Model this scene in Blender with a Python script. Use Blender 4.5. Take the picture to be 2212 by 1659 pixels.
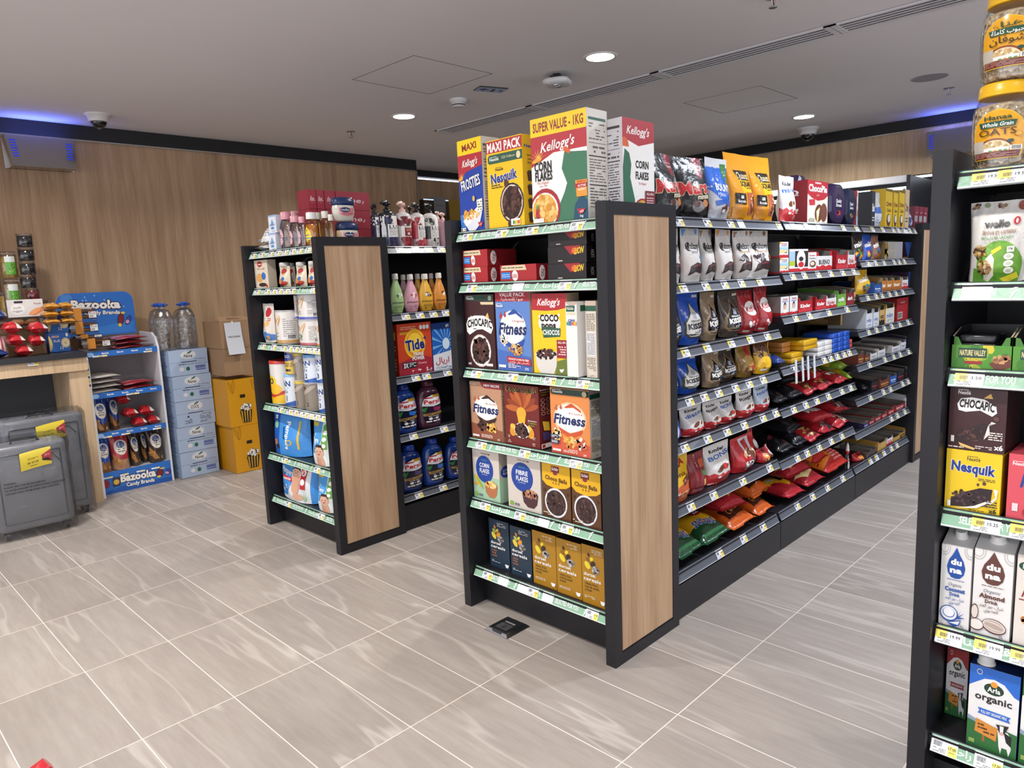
import bpy, math, random
from math import sin, cos, pi, radians, sqrt
from mathutils import Vector, Matrix
from mathutils.geometry import tessellate_polygon
S = bpy.context.scene; COL = S.collection
for _o in list(bpy.data.objects): bpy.data.objects.remove(_o)

# ---------------------------------------------------------------- camera
FPX, YAW, PITCH, ROLL, CH = 1552.07, .7807, -.1501, -.0430, 1.395
CPX, CPY = 1106, 829.5
_fw = Vector((cos(YAW)*cos(PITCH), sin(YAW)*cos(PITCH), sin(PITCH)))
_rt = _fw.cross(Vector((0, 0, 1))).normalized(); _up = _rt.cross(_fw)
CR = _rt*cos(ROLL)+_up*sin(ROLL); CU = -_rt*sin(ROLL)+_up*cos(ROLL); CF = _fw
CC = Vector((0, 0, CH))
cam = bpy.data.cameras.new('camera'); camo = bpy.data.objects.new('camera', cam); COL.objects.link(camo)
cam.sensor_width = 36; cam.lens = FPX/2212*36; cam.clip_start = .05
camo.matrix_world = Matrix(((CR.x, CU.x, -CF.x, CC.x), (CR.y, CU.y, -CF.y, CC.y), (CR.z, CU.z, -CF.z, CC.z), (0, 0, 0, 1)))
S.camera = camo

def at(px, py, ax, val):
    d = CF+CR*((px-CPX)/FPX)-CU*((py-CPY)/FPX)
    return CC+d*((val-CC[ax])/d[ax])

# ---------------------------------------------------------------- world, exposure
S.view_settings.view_transform = 'Standard'; S.view_settings.look = 'None'
S.view_settings.gamma = 1; S.view_settings.use_curve_mapping = False
S.view_settings.exposure = 0.24
W = bpy.data.worlds.new('world'); S.world = W; W.use_nodes = True
W.node_tree.nodes['Background'].inputs[0].default_value = (.8, .85, 1, 1)
W.node_tree.nodes['Background'].inputs[1].default_value = 3.6
try:
    S.cycles.use_denoising = True; S.cycles.max_bounces = 7; S.cycles.diffuse_bounces = 4; S.cycles.glossy_bounces = 3
    S.cycles.transmission_bounces = 5; S.cycles.transparent_max_bounces = 16
    S.cycles.caustics_reflective = False; S.cycles.caustics_refractive = False; S.cycles.sample_clamp_indirect = 4
except Exception: pass

LAMPS = [(3.47, 2.62), (3.47, 4.45), (6.22, 2.60)]          # the three downlights in view
LAMPS_BEHIND = [(.75, 4.45), (.75, 2.62), (.75, .75), (3.47, .75), (-1.8, .75), (-1.8, 2.62), (-1.8, 4.45), (.75, -1.2), (3.47, -1.2), (6.22, .75), (-1.8, -1.2), ]
LAMP_W = 22.0

# ---------------------------------------------------------------- materials
_cc = {}
def hexc(h):
    if h in _cc: return _cc[h]
    k = h if len(h) == 6 else ''.join(q*2 for q in h)
    r = []
    for i in (0, 2, 4):
        x = int(k[i:i+2], 16)/255
        r.append(x/12.92 if x <= .04045 else ((x+.055)/1.055)**2.4)
    _cc[h] = tuple(r)+(1.0,); return _cc[h]

MATS = {}
class NT:
    def __init__(s, name):
        s.m = bpy.data.materials.new(name); s.m.use_nodes = True; s.t = s.m.node_tree
        s.b = s.t.nodes['Principled BSDF']; s.o = s.t.nodes['Material Output']; MATS[name] = s.m
    def n(s, ty, **k):
        x = s.t.nodes.new('ShaderNode'+ty)
        for a, v in k.items():
            if a.startswith('i_'): x.inputs[int(a[2:]) if a[2:].isdigit() else a[2:]].default_value = v
            else: setattr(x, a, v)
        return x
    def l(s, a, ao, b, bi): s.t.links.new(a.outputs[ao], b.inputs[bi])
    def p(s, **k):
        for a, v in k.items(): s.b.inputs[a.replace('_', ' ')].default_value = v
    def bump(s, src, so, strength, dist=.01):
        b = s.n('Bump'); b.inputs['Strength'].default_value = strength; b.inputs['Distance'].default_value = dist
        s.l(src, so, b, 'Height'); s.l(b, 'Normal', s.b, 'Normal'); return b
def noise(m, scale, detail=3, vec=None, stretch=None, coord='Object', rough=.5):
    n = m.n('TexNoise'); n.inputs['Scale'].default_value = scale; n.inputs['Detail'].default_value = detail; n.inputs['Roughness'].default_value = rough
    tc = m.n('TexCoord'); src = (tc, coord)
    if stretch:
        mp = m.n('Mapping'); mp.inputs['Scale'].default_value = stretch; m.l(tc, coord, mp, 'Vector'); src = (mp, 'Vector')
    m.l(src[0], src[1], n, 'Vector'); return n
def ramp(m, src, so, stops):
    r = m.n('ValToRGB'); e = r.color_ramp.elements
    e[0].position, e[0].color = stops[0][0], hexc(stops[0][1]); e[1].position, e[1].color = stops[-1][0], hexc(stops[-1][1])
    for p, c in stops[1:-1]:
        x = e.new(p); x.color = hexc(c)
    m.l(src, so, r, 'Fac'); return r
def printed(name, rough, bs=0, bstr=0, metal=0, spec=.5, coat=0, var=.06):
    m = NT(name); a = m.n('Attribute', attribute_name='Col')
    nz = noise(m, 35, 2); mx = m.n('MixRGB', blend_type='MULTIPLY'); mx.inputs['Fac'].default_value = var
    m.l(a, 'Color', mx, 'Color1'); m.l(nz, 'Color', mx, 'Color2'); m.l(mx, 'Color', m.b, 'Base Color')
    m.p(Roughness=rough, Metallic=metal, Specular_IOR_Level=spec, Coat_Weight=coat)
    if bs: m.bump(noise(m, bs, 3, rough=.6), 'Fac', bstr, .012)
    return m
printed('card', .42)
printed('gloss_card', .25, coat=.15)
printed('film', .24, 16, .42, spec=.55)
printed('film_soft', .38, 18, .3)
printed('plastic', .32)
printed('matte', .7)
printed('foil', .28, 30, .4, metal=.75)
printed('metal', .3, metal=1.0, var=.03)
printed('label_gloss', .22, coat=.3)
m = NT('black_metal'); m.p(Base_Color=hexc('1b1b20'), Roughness=.42, Specular_IOR_Level=.4); m.bump(noise(m, 400, 2), 'Fac', .05, .002)
m = NT('black_panel'); m.p(Base_Color=hexc('0d0d10'), Roughness=.55)
def wood(name, c0, c1, c2, rough=.5):
    m = NT(name)
    w = noise(m, 1.6, 2, stretch=(1, 1, .28)); tc = m.n('TexCoord')
    mp = m.n('Mapping'); mp.inputs['Scale'].default_value = (1, 1, .045); m.l(tc, 'Object', mp, 'Vector')
    va = m.n('VectorMath', operation='MULTIPLY_ADD'); va.inputs[1].default_value = (.16, .16, .16)
    m.l(w, 'Color', va, 0); m.l(mp, 'Vector', va, 2)
    n1 = m.n('TexNoise'); n1.inputs['Scale'].default_value = 14; n1.inputs['Detail'].default_value = 6; n1.inputs['Roughness'].default_value = .62; m.l(va, 'Vector', n1, 'Vector')
    n2 = noise(m, 170, 3, stretch=(1, 1, .02))
    mx = m.n('MixRGB', blend_type='MIX'); mx.inputs['Fac'].default_value = .33; m.l(n1, 'Fac', mx, 'Color1'); m.l(n2, 'Fac', mx, 'Color2')
    r = ramp(m, mx, 'Color', [(.3, c0), (.5, c1), (.72, c2)])
    m.l(r, 'Color', m.b, 'Base Color'); m.p(Roughness=rough, Specular_IOR_Level=.35)
    m.bump(n2, 'Fac', .05, .002); return m
wood('wood', '8c6e52', 'b09172', 'c6aa8c')
wood('wood_light', 'a58a6a', 'c9ad8b', 'dcc5a4')
m = NT('ceiling_paint'); m.p(Base_Color=hexc('e2e0e2'), Roughness=.85); m.bump(noise(m, 60, 2), 'Fac', .03, .002)
m = NT('plain_wall'); m.p(Base_Color=hexc('b9b2aa'), Roughness=.8); m.bump(noise(m, 50, 2), 'Fac', .03, .002)
# floor: 0.3 x 0.6 m stone tiles, pale grout, veins along the tile
m = NT('floor_tiles')
tc = m.n('TexCoord'); mp = m.n('Mapping'); mp.inputs['Location'].default_value = (-.626/.3, -2.325/.598, 0); mp.inputs['Scale'].default_value = (1/.299, 1/.598, 1)
m.l(tc, 'Object', mp, 'Vector')
sx = m.n('SeparateXYZ'); m.l(mp, 'Vector', sx, 0)
def mth(op, a, b=None, ao=0, bo=0):
    q = m.n('Math', operation=op)
    for i, v in ((0, a), (1, b)):
        if v is None: continue
        if isinstance(v, (int, float)): q.inputs[i].default_value = v
        else: m.l(v[0], v[1], q, i)
    return (q, 0)
def edge(ch, size, half):
    fr = mth('FRACT', (sx, ch)); d = mth('SUBTRACT', fr, .5); a = mth('ABSOLUTE', d)
    return mth('GREATER_THAN', a, .5-half/size)
gx = edge('X', .299, .0016); gy = edge('Y', .598, .0016)
grout = mth('MAXIMUM', gx, gy)
cell = m.n('CombineXYZ'); fx = mth('FLOOR', (sx, 'X')); fy = mth('FLOOR', (sx, 'Y')); m.l(fx[0], 0, cell, 0); m.l(fy[0], 0, cell, 1)
wn = m.n('TexWhiteNoise', noise_dimensions='3D'); m.l(cell, 0, wn, 'Vector')
off = m.n('VectorMath', operation='MULTIPLY_ADD'); off.inputs[1].default_value = (9, 9, 9); m.l(wn, 'Color', off, 0)
m2 = m.n('Mapping'); m2.inputs['Scale'].default_value = (1, .11, 1); m2.inputs['Rotation'].default_value = (0, 0, .06); m.l(tc, 'Object', m2, 'Vector'); m.l(m2, 'Vector', off, 2)
nw = m.n('TexNoise'); nw.inputs['Scale'].default_value = 3.2; nw.inputs['Detail'].default_value = 5; m.l(off, 0, nw, 'Vector')
v2 = m.n('VectorMath', operation='MULTIPLY_ADD'); v2.inputs[1].default_value = (.07, .07, .07); m.l(nw, 'Color', v2, 0); m.l(off, 0, v2, 2)
vn = m.n('TexNoise'); vn.inputs['Scale'].default_value = 4.2; vn.inputs['Detail'].default_value = 3; m.l(v2, 0, vn, 'Vector')
vv = mth('ABSOLUTE', mth('SUBTRACT', (vn, 0), .5)); vein = m.n('MapRange'); vein.inputs[1].default_value = 0; vein.inputs[2].default_value = .016; vein.inputs[3].default_value = .6; vein.inputs[4].default_value = 0
m.l(vv[0], 0, vein, 0)
vmask = mth('MULTIPLY', (vein, 0), (nw, 0))
fine = m.n('TexNoise'); fine.inputs['Scale'].default_value = 34; fine.inputs['Detail'].default_value = 8; fine.inputs['Roughness'].default_value = .7; m.l(off, 0, fine, 'Vector')
mixn = m.n('MixRGB'); mixn.inputs[0].default_value = .6; m.l(nw, 'Fac', mixn, 1); m.l(fine, 'Fac', mixn, 2)
base = ramp(m, mixn, 0, [(.33, '938a83'), (.5, '9f968f'), (.67, 'aba39c')])
tv = m.n('MixRGB', blend_type='MULTIPLY'); tv.inputs[0].default_value = .14; m.l(base, 0, tv, 1); m.l(wn, 'Value', tv, 2)
mv = m.n('MixRGB'); m.l(vmask[0], 0, mv, 0); m.l(tv, 0, mv, 1); mv.inputs[2].default_value = hexc('d2cbc4')
mg = m.n('MixRGB'); m.l(grout[0], 0, mg, 0); m.l(mv, 0, mg, 1); mg.inputs[2].default_value = hexc('ddd5cb')
m.l(mg, 0, m.b, 'Base Color'); m.p(Roughness=.42, Specular_IOR_Level=.45); m.bump(fine, 'Fac', .06, .003)

def clear(name, tint, gloss=.12, rough=.06, bs=0, bstr=.3):
    m = NT(name); tr = m.n('BsdfTransparent'); tr.inputs[0].default_value = hexc(tint)
    g = m.n('BsdfGlossy'); g.inputs['Roughness'].default_value = rough
    lw = m.n('LayerWeight'); lw.inputs[0].default_value = .35
    mr = m.n('MapRange'); mr.inputs[3].default_value = gloss*.5; mr.inputs[4].default_value = min(1, gloss*4); m.l(lw, 'Fresnel', mr, 0)
    mx = m.n('MixShader'); m.l(mr, 0, mx, 0); m.l(tr, 0, mx, 1); m.l(g, 0, mx, 2); m.l(mx, 0, m.o, 'Surface')
    if bs:
        b = m.n('Bump'); b.inputs['Strength'].default_value = bstr; b.inputs['Distance'].default_value = .02
        nz = noise(m, bs, 3); m.l(nz, 'Fac', b, 'Height'); m.l(b, 0, g, 'Normal'); m.l(b, 0, lw, 'Normal')
    return m
clear('clear_plastic', 'f4f4f4'); clear('water_bottle', 'f3f6f8', .16, .04, 20, .6); clear('wrap_film', 'ececee', .1, .12, 9, .7); clear('jar_glass', 'f6f4f0', .14)
clear('oil_bottle', 'ecd9a0', .14); clear('baby_oil', 'efe8ea', .16)
def emit(name, col, st):
    m = NT(name); m.p(Base_Color=(0, 0, 0, 1)); m.b.inputs['Emission Color'].default_value = hexc(col); m.b.inputs['Emission Strength'].default_value = st; return m
emit('lamp_lens', 'ffffff', 9); emit('blue_tube', '3858ff', 14); emit('fridge_lamp', 'eef4ff', 4); emit('sign_light', 'c8dcff', 1.1)
m = NT('brushed_steel'); m.p(Base_Color=hexc('b4b2b0'), Metallic=1, Roughness=.26); m.bump(noise(m, 120, 2, stretch=(.03, 1, 1)), 'Fac', .06, .002)
m = NT('dark_glass'); m.p(Base_Color=hexc('08090b'), Roughness=.08)
m = NT('oat_flakes'); vo = m.n('TexVoronoi'); vo.inputs['Scale'].default_value = 120; tc = m.n('TexCoord'); m.l(tc, 'Object', vo, 'Vector')
sv = m.n('SeparateColor'); m.l(vo, 'Color', sv, 0); r = ramp(m, sv, 0, [(0, 'a58c6c'), (.3, 'cbb391'), (.7, 'e4d2b4'), (1, 'f4e9d4')]); m.l(r, 0, m.b, 'Base Color'); m.p(Roughness=.7); m.bump(vo, 'Distance', .9, .01)
def grain(name, sc, cols):
    m = NT(name); vo = m.n('TexVoronoi'); vo.inputs['Scale'].default_value = sc; tc = m.n('TexCoord'); m.l(tc, 'Object', vo, 'Vector')
    sv = m.n('SeparateColor'); m.l(vo, 'Color', sv, 0); r = ramp(m, sv, 0, [(i/(len(cols)-1), c) for i, c in enumerate(cols)]); m.l(r, 0, m.b, 'Base Color'); m.p(Roughness=.6); m.bump(vo, 'Distance', .8, .01)
grain('noodles', 150, ['a8843c', 'cfa955', 'e0c078']); grain('sago', 200, ['d6c890', 'e6dcae', 'efe8c8']); grain('olives', 90, ['08080c', '14141c', '1d1d28']); grain('red_grain', 90, ['4a1018', '7a1c28', '93303a']); grain('dried_nuts', 45, ['4d3424', '7d5a3f', '9a7a58'])

# ---------------------------------------------------------------- mesh builder
_txt = {}
def textpolys(s, b):
    k = (s, b)
    if k not in _txt:
        c = bpy.data.curves.new('t', 'FONT'); c.body = s; c.resolution_u = 2; c.dimensions = '2D'; c.fill_mode = 'FRONT'; c.offset = b; c.space_character = 1+b*.9
        o = bpy.data.objects.new('t', c); me = o.to_mesh()
        P = [[(me.vertices[i].co.x, me.vertices[i].co.y) for i in f.vertices] for f in me.polygons]
        o.to_mesh_clear(); bpy.data.objects.remove(o); bpy.data.curves.remove(c)
        xs = [q[0] for p in P for q in p] or [0, 1]
        _txt[k] = (P, min(xs), max(xs))
    return _txt[k]
_AR = {'ا': ('FE8D', 2), 'ب': ('FE8F', 4), 'ت': ('FE95', 4), 'ة': ('FE93', 2), 'ج': ('FE9D', 4), 'ح': ('FEA1', 4), 'د': ('FEA9', 2), 'ر': ('FEAD', 2), 'ز': ('FEAF', 2), 'س': ('FEB1', 4), 'ش': ('FEB5', 4), 'ص': ('FEB9', 4), 'ض': ('FEBD', 4), 'ع': ('FEC9', 4), 'ف': ('FED1', 4), 'ق': ('FED5', 4), 'ك': ('FED9', 4), 'ل': ('FEDD', 4), 'م': ('FEE1', 4), 'ن': ('FEE5', 4), 'ه': ('FEE9', 4), 'و': ('FEED', 2), 'ي': ('FEF1', 4), 'ء': ('FE80', 1), 'إ': ('FE87', 2), 'ر': ('FEAD', 2)}
def ar(s):
    out = []
    for i, ch in enumerate(s):
        if ch not in _AR: out.append(ch); continue
        base, n = _AR[ch]; b = int(base, 16)
        pv = s[i-1] if i else ' '; nx = s[i+1] if i+1 < len(s) else ' '
        jp = pv in _AR and _AR[pv][1] == 4 and n > 1; jn = n == 4 and nx in _AR and _AR[nx][1] > 1
        out.append(chr(b+(3 if jp and jn else 2 if jn else 1 if jp else 0)))
    return ''.join(out[::-1])

class A:
    """flat artwork printed on a face of w x h metres; coordinates run 0..1"""
    def __init__(s, w, h): s.w, s.h, s.p, s.k = w, h, [], 0; s.rnd = random.Random(int(w*9973+h*7919))
    def add(s, polys, col, keep=False):
        if not keep: s.k += 1
        for p in polys: s.p.append(([(x*s.w, y*s.h) for x, y in p], s.k, col))
        return s
    def R(s, a, b, c, d, col): return s.add([[(a, b), (c, b), (c, d), (a, d)]], col)
    def E(s, x, y, rx, ry, col, a0=0, a1=360, n=18, rot=0):
        pts = [(cos(radians(a0+(a1-a0)*i/n)), sin(radians(a0+(a1-a0)*i/n))) for i in range(n+(a1-a0 < 360))]
        c, q = cos(radians(rot)), sin(radians(rot)); k = s.w/s.h
        return s.add([[(x+(px*rx*c-py*ry*q/k), y+(px*rx*q*k+py*ry*c)) for px, py in pts]], col)
    def P(s, pts, col):
        t = tessellate_polygon([[Vector((x, y, 0)) for x, y in pts]]); o = []
        for a, b, c in t:
            p = [pts[a], pts[b], pts[c]]
            if (p[1][0]-p[0][0])*(p[2][1]-p[0][1])-(p[1][1]-p[0][1])*(p[2][0]-p[0][0]) < 0: p.reverse()
            o.append(p)
        return s.add(o, col)
    def T(s, t, x, y, h, col, w=None, sh=0, b=0, rot=0, out=None, ow=.05, arc=0, al=.5):
        if out: s.T(t, x, y, h, out, w and w*1.03, sh, b+ow*3, rot, arc=arc, al=al)
        P, x0, x1 = textpolys(t, b*.017); k = h*s.h/.72
        sx = k if not w else w*s.w/max(1e-6, (x1-x0)); c, q = cos(radians(rot)), sin(radians(rot)); o = []
        for p in P:
            r = []
            for px, py in p:
                X = (px-x0-(x1-x0)*al)*sx+sh*(py-.36)*k; Y = (py-.36)*k
                if arc: Y += arc*s.h*(1-(2*X/((x1-x0)*sx))**2)
                r.append(((x*s.w+X*c-Y*q)/s.w, (y*s.h+X*q+Y*c)/s.h))
            o.append(r)
        return s.add(o, col)
    def lines(s, a, b, c, d, n, col, f=.45, gap=.25):
        o = []; hh = (d-b)/n
        for i in range(n):
            y = d-(i+.5)*hh; x = a
            while x < c-.01:
                l = min((c-a)*s.rnd.uniform(.12, .4), c-x)
                if s.rnd.random() > gap*.5: o.append([(x, y-hh*f/2), (x+l*.9, y-hh*f/2), (x+l*.9, y+hh*f/2), (x, y+hh*f/2)])
                x += l*1.08
        return s.add(o, col)
    def bars(s, a, b, c, d, col='222', n=9):
        o = []; w = (c-a)/n
        for i in range(n):
            x = a+i*w; o.append([(x, b), (x+w*s.rnd.uniform(.3, .75), b), (x+w*.6, d), (x, d)])
        return s.add(o, col)
    def bits(s, x, y, rx, ry, cols, n, size=.04, asp=.7):
        for i in range(n):
            r = sqrt(s.rnd.random()); t = s.rnd.uniform(0, 2*pi); z = size*s.rnd.uniform(.7, 1.25)
            s.E(x+rx*r*cos(t), y+ry*r*sin(t), z, z*asp*s.w/s.h, cols[i % len(cols)], n=8, rot=s.rnd.uniform(0, 180))
            if i % 6: s.k -= 1
        s.k += 1; return s
    def bowl(s, x, y, rx, ry, rim, cols, n=40, size=.05, inner=None):
        s.E(x, y, rx, ry, rim, n=24); s.E(x, y, rx*.9, ry*.9, inner or cols[0], n=24)
        return s.bits(x, y, rx*.82, ry*.82, cols, n, size)
    def leaf(s, x, y, l, wd, rot, col):
        return s.E(x, y, l, wd, col, n=10, rot=rot)

def _split(p, ax, L):
    a, b = [], []; n = len(p)
    for i in range(n):
        P, Q = p[i], p[(i+1) % n]
        if P[ax] <= L: a.append(P)
        if P[ax] >= L: b.append(P)
        if (P[ax] < L < Q[ax]) or (Q[ax] < L < P[ax]):
            t = (L-P[ax])/(Q[ax]-P[ax]); X = (P[0]+(Q[0]-P[0])*t, P[1]+(Q[1]-P[1])*t); a.append(X); b.append(X)
    return a, b
def cut(p, us, vs):
    out = [p]
    for ax, ls in ((0, us), (1, vs)):
        nx = []
        for q in out:
            lo = min(z[ax] for z in q); hi = max(z[ax] for z in q); rest = q
            for L in ls:
                if L <= lo+1e-7: continue
                if L >= hi-1e-7: break
                a, rest = _split(rest, ax, L)
                if len(a) > 2: nx.append(a)
            if len(rest) > 2: nx.append(rest)
        out = nx
    return out
EPS = .00013
class M:
    def __init__(s): s.v, s.f, s.c, s.mi, s.sm, s.nr, s.mats = [], [], [], [], [], {}, []
    def slot(s, mat):
        if mat not in s.mats: s.mats.append(mat)
        return s.mats.index(mat)
    def face(s, pts, col='fff', mat='card', sm=False, nrm=None):
        i = len(s.v); s.v += [tuple(p) for p in pts]; s.f.append(range(i, i+len(pts))); s.c.append(col); s.mi.append(s.slot(mat)); s.sm.append(sm)
        if nrm: s.nr[len(s.f)-1] = nrm
        return s
    def grid(s, rows, col, mat='card', sm=True, close=False, flip=False):
        i = len(s.v); n = len(rows[0])
        for r in rows: s.v += [tuple(p) for p in r]
        k = s.slot(mat)
        for a in range(len(rows)-1):
            for b in range(n if close else n-1):
                q = [i+a*n+b, i+a*n+(b+1) % n, i+(a+1)*n+(b+1) % n, i+(a+1)*n+b]
                if flip: q.reverse()
                s.f.append(q); s.c.append(col(a, b) if callable(col) else col); s.mi.append(k); s.sm.append(sm)
        return s
    def box(s, x0, y0, z0, x1, y1, z1, col='fff', mat='card', skip=''):
        P = lambda a, b, c: ((x0, x1)[a], (y0, y1)[b], (z0, z1)[c])
        for nm, q in (('f', ((0, 0, 0), (1, 0, 0), (1, 0, 1), (0, 0, 1))), ('b', ((1, 1, 0), (0, 1, 0), (0, 1, 1), (1, 1, 1))), ('l', ((0, 1, 0), (0, 0, 0), (0, 0, 1), (0, 1, 1))), ('r', ((1, 0, 0), (1, 1, 0), (1, 1, 1), (1, 0, 1))), ('t', ((0, 0, 1), (1, 0, 1), (1, 1, 1), (0, 1, 1))), ('d', ((0, 1, 0), (1, 1, 0), (1, 0, 0), (0, 0, 0)))):
            if nm not in skip: s.face([P(*a) for a in q], col[nm] if isinstance(col, dict) else col, mat)
        return s
    def rbox(s, x0, y0, z0, x1, y1, z1, r, col='fff', mat='card', n=3):
        """box with rounded vertical edges and chamfered top and bottom"""
        def ring(i, z):
            o = []
            for cx, cy, a0 in ((x1-r, y0+r, -90), (x1-r, y1-r, 0), (x0+r, y1-r, 90), (x0+r, y0+r, 180)):
                for k in range(n+1):
                    a = radians(a0+90*k/n); o.append((cx+(r-i)*cos(a), cy+(r-i)*sin(a), z))
            return o
        e = min(r*.5, (z1-z0)*.25); rs = [ring(e, z0), ring(e*.3, z0+e*.3), ring(0, z0+e), ring(0, z1-e), ring(e*.3, z1-e*.3), ring(e, z1)]
        s.grid(rs, col, mat, True, True); s.face(rs[0][::-1], col, mat); s.face(rs[-1], col, mat); return s
    def lathe(s, prof, col, mat='plastic', n=24, ys=1, cx=0, cy=0, cap=True):
        rows = [[(cx+r*sin(2*pi*k/n), cy-ys*r*cos(2*pi*k/n), z) for k in range(n)] for z, r in prof]
        s.grid(rows, col, mat, True, True)
        if cap: s.face(rows[0][::-1], col if not callable(col) else col(0, 0), mat); s.face(rows[-1], col if not callable(col) else col(len(prof)-2, 0), mat)
        return s
    def tube(s, pts, r, col='fff', mat='plastic', n=8):
        rows = []
        for i, p in enumerate(pts):
            a = Vector(pts[max(0, i-1)]); b = Vector(pts[min(len(pts)-1, i+1)]); t = (b-a).normalized()
            x = t.cross(Vector((0, 0, 1)) if abs(t.z) < .9 else Vector((1, 0, 0))).normalized(); y = t.cross(x)
            rr = r[i] if isinstance(r, (list, tuple)) else r
            rows.append([Vector(p)+x*rr*cos(2*pi*k/n)-y*rr*sin(2*pi*k/n) for k in range(n)])
        s.grid(rows, col, mat, True, True, True); s.face(rows[0], col, mat); s.face(rows[-1][::-1], col, mat); return s
    def art(s, a, fn, us=(), vs=(), mat='card', curved=False, k0=1):
        d = 1e-4
        for p, k, col in a.p:
            for ax, L, hi_ in ((0, 0, 0), (0, a.w, 1), (1, 0, 0), (1, a.h, 1)):
                if not p: break
                if (max if hi_ else min)(z[ax] for z in p)*(1 if hi_ else -1) > L*(1 if hi_ else -1)+1e-7: p = _split(p, ax, L)[0 if hi_ else 1]
            if len(p) < 3: continue
            for q in (cut(p, us, vs) if curved else (p,)):
                pts = [fn(x, y, (k+k0)*EPS) for x, y in q]; nr = None
                if curved:
                    nr = []
                    for x, y in q:
                        o = Vector(fn(x, y, 0)); nn = (Vector(fn(x+d, y, 0))-o).cross(Vector(fn(x, y+d, 0))-o)
                        nr.append(tuple(nn.normalized()) if nn.length > 0 else (0, 0, 0))
                s.face(pts, col, mat, False, nr)
        return s
    def sheet(s, fn, w, h, nx, ny, col, mat, back=False):
        rows = [[fn(w*i/nx, h*j/ny, 0) for i in range(nx+1)] for j in range(ny+1)]
        return s.grid(rows, col, mat, True, False, back)
    def mesh(s, name):
        me = bpy.data.meshes.new(name); me.from_pydata(s.v, [], [list(f) for f in s.f])
        for k in s.mats: me.materials.append(MATS[k])
        me.polygons.foreach_set('material_index', s.mi); me.polygons.foreach_set('use_smooth', s.sm)
        at_ = me.attributes.new('Col', 'FLOAT_COLOR', 'FACE')
        fl = []
        for c in s.c: fl += hexc(c)
        at_.data.foreach_set('color', fl)
        if s.nr:
            me.validate(); N = [(0, 0, 0)]*len(me.loops)
            for pi_, ns in s.nr.items():
                p = me.polygons[pi_]
                for li, n_ in zip(p.loop_indices, ns): N[li] = n_
            me.normals_split_custom_set(N)
        me.update(); return me
def link(name, data, parent=None, loc=(0, 0, 0), rz=0):
    o = bpy.data.objects.new(name, data); COL.objects.link(o); o.location = loc; o.rotation_euler = (0, 0, rz)
    if parent: o.parent = parent
    return o
def part(name, mm, parent, loc=(0, 0, 0), rz=0, bevel=0):
    o = link(name, mm.mesh(name) if isinstance(mm, M) else mm, parent, loc, rz)
    if bevel: bev(o, bevel)
    return o
def bev(o, w, n=2):
    b = o.modifiers.new('bevel', 'BEVEL'); b.width = w; b.segments = n; b.limit_method = 'ANGLE'; b.angle_limit = radians(50)
def tag(o, label, cat, group=None, kind=None):
    if label: o['label'] = label
    if cat: o['category'] = cat
    if group: o['group'] = group
    if kind: o['kind'] = kind
    return o
def thing(name, label, cat, parts, loc=(0, 0, 0), rz=0, group=None, rot=None):
    """one part: a mesh; several: an Empty that parents them. parts = [(name, M or mesh)]"""
    if len(parts) == 1:
        o = link(name, parts[0][1].mesh(name) if isinstance(parts[0][1], M) else parts[0][1], None, loc, rz)
    else:
        o = link(name, None, None, loc, rz); o.empty_display_size = .05
        made = {}
        for p in parts: made[p[0]] = part(p[0], p[1], made[p[2]] if len(p) > 2 else o)
    if rot: o.rotation_euler = rot
    return tag(o, label, cat, group)
def struct(name, mm, bevel=0):
    o = link(name, mm.mesh(name)); o['kind'] = 'structure'
    if bevel: bev(o, bevel)
    return o
class Fr:
    """a fixture's own frame: x to the right as its front is seen, y into it, z up"""
    def __init__(s, origin, rz):
        s.o = Vector(origin); s.rz = rz; s.X = Vector((cos(rz), sin(rz), 0)); s.Y = Vector((-sin(rz), cos(rz), 0))
    def w(s, x, y, z): return s.o+s.X*x+s.Y*y+Vector((0, 0, z))
    def sx(s, px, z, y=0):
        k = (px-CPX)/FPX; q = s.w(0, y, z)-CC; n = CR-CF*k; return -q.dot(n)/s.X.dot(n)
    def sz(s, py, x, y=0):
        k = (CPY-py)/FPX; q = s.w(x, y, 0)-CC; n = CU-CF*k; return -q.dot(n)/n.z
# ---------------------------------------------------------------- setting
WY, BX, ZC = 6.0, 7.2, 2.6
struct('floor', M().box(-3.5, -3.5, -.1, 8, 7, 0, 'fff', 'floor_tiles'))
def ceil():
    m_ = M().box(-3.5, -3.5, ZC, 8, 7, ZC+.1, 'fff', 'ceiling_paint')
    # thin shadow gaps around the two access hatches
    for x0, y0 in ((2.615, 3.235), (4.9, 2.35)):
        for a in ((0, 0, .6, .004), (0, .596, .6, .6), (0, 0, .004, .6), (.596, 0, .6, .6)):
            m_.box(x0+a[0], y0+a[1], ZC-.0012, x0+a[2], y0+a[3], ZC+.001, '6a6668', 'matte')
    return m_
struct('ceiling', ceil())
struct('wall_left', M().box(-3.5, WY, 0, 4.79, WY+.12, 2.495, 'fff', 'wood'))
struct('wall_left_alcove', M().box(4.79, WY+.5, 0, 8, WY+.6, 2.5, 'fff', 'wood').box(4.67, WY+.12, 0, 4.79, WY+.5, 2.495, 'fff', 'wood'))
struct('wall_back', M().box(BX, -3.5, 2.12, BX+.1, WY+.5, 2.505, 'fff', 'wood_light').box(BX+.3, -3.5, 0, BX+.4, WY+.5, 2.12, 'fff', 'black_panel'))
w2 = struct('window_2', (lambda m_: [m_.box(-3.5+i*1.42, -3.6, .12, -3.44+i*1.42, -3.5, 2.45, '26272b', 'plastic') for i in range(9)] and m_)(M().box(-3.5, -3.6, 0, 8, -3.5, .12, '26272b', 'plastic').box(-3.5, -3.6, 2.45, 8, -3.5, 2.6, '26272b', 'plastic'))); part('pane', M().box(-3.44, -3.56, .12, 7.9, -3.55, 2.45, 'fff', 'jar_glass'), w2)
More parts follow.
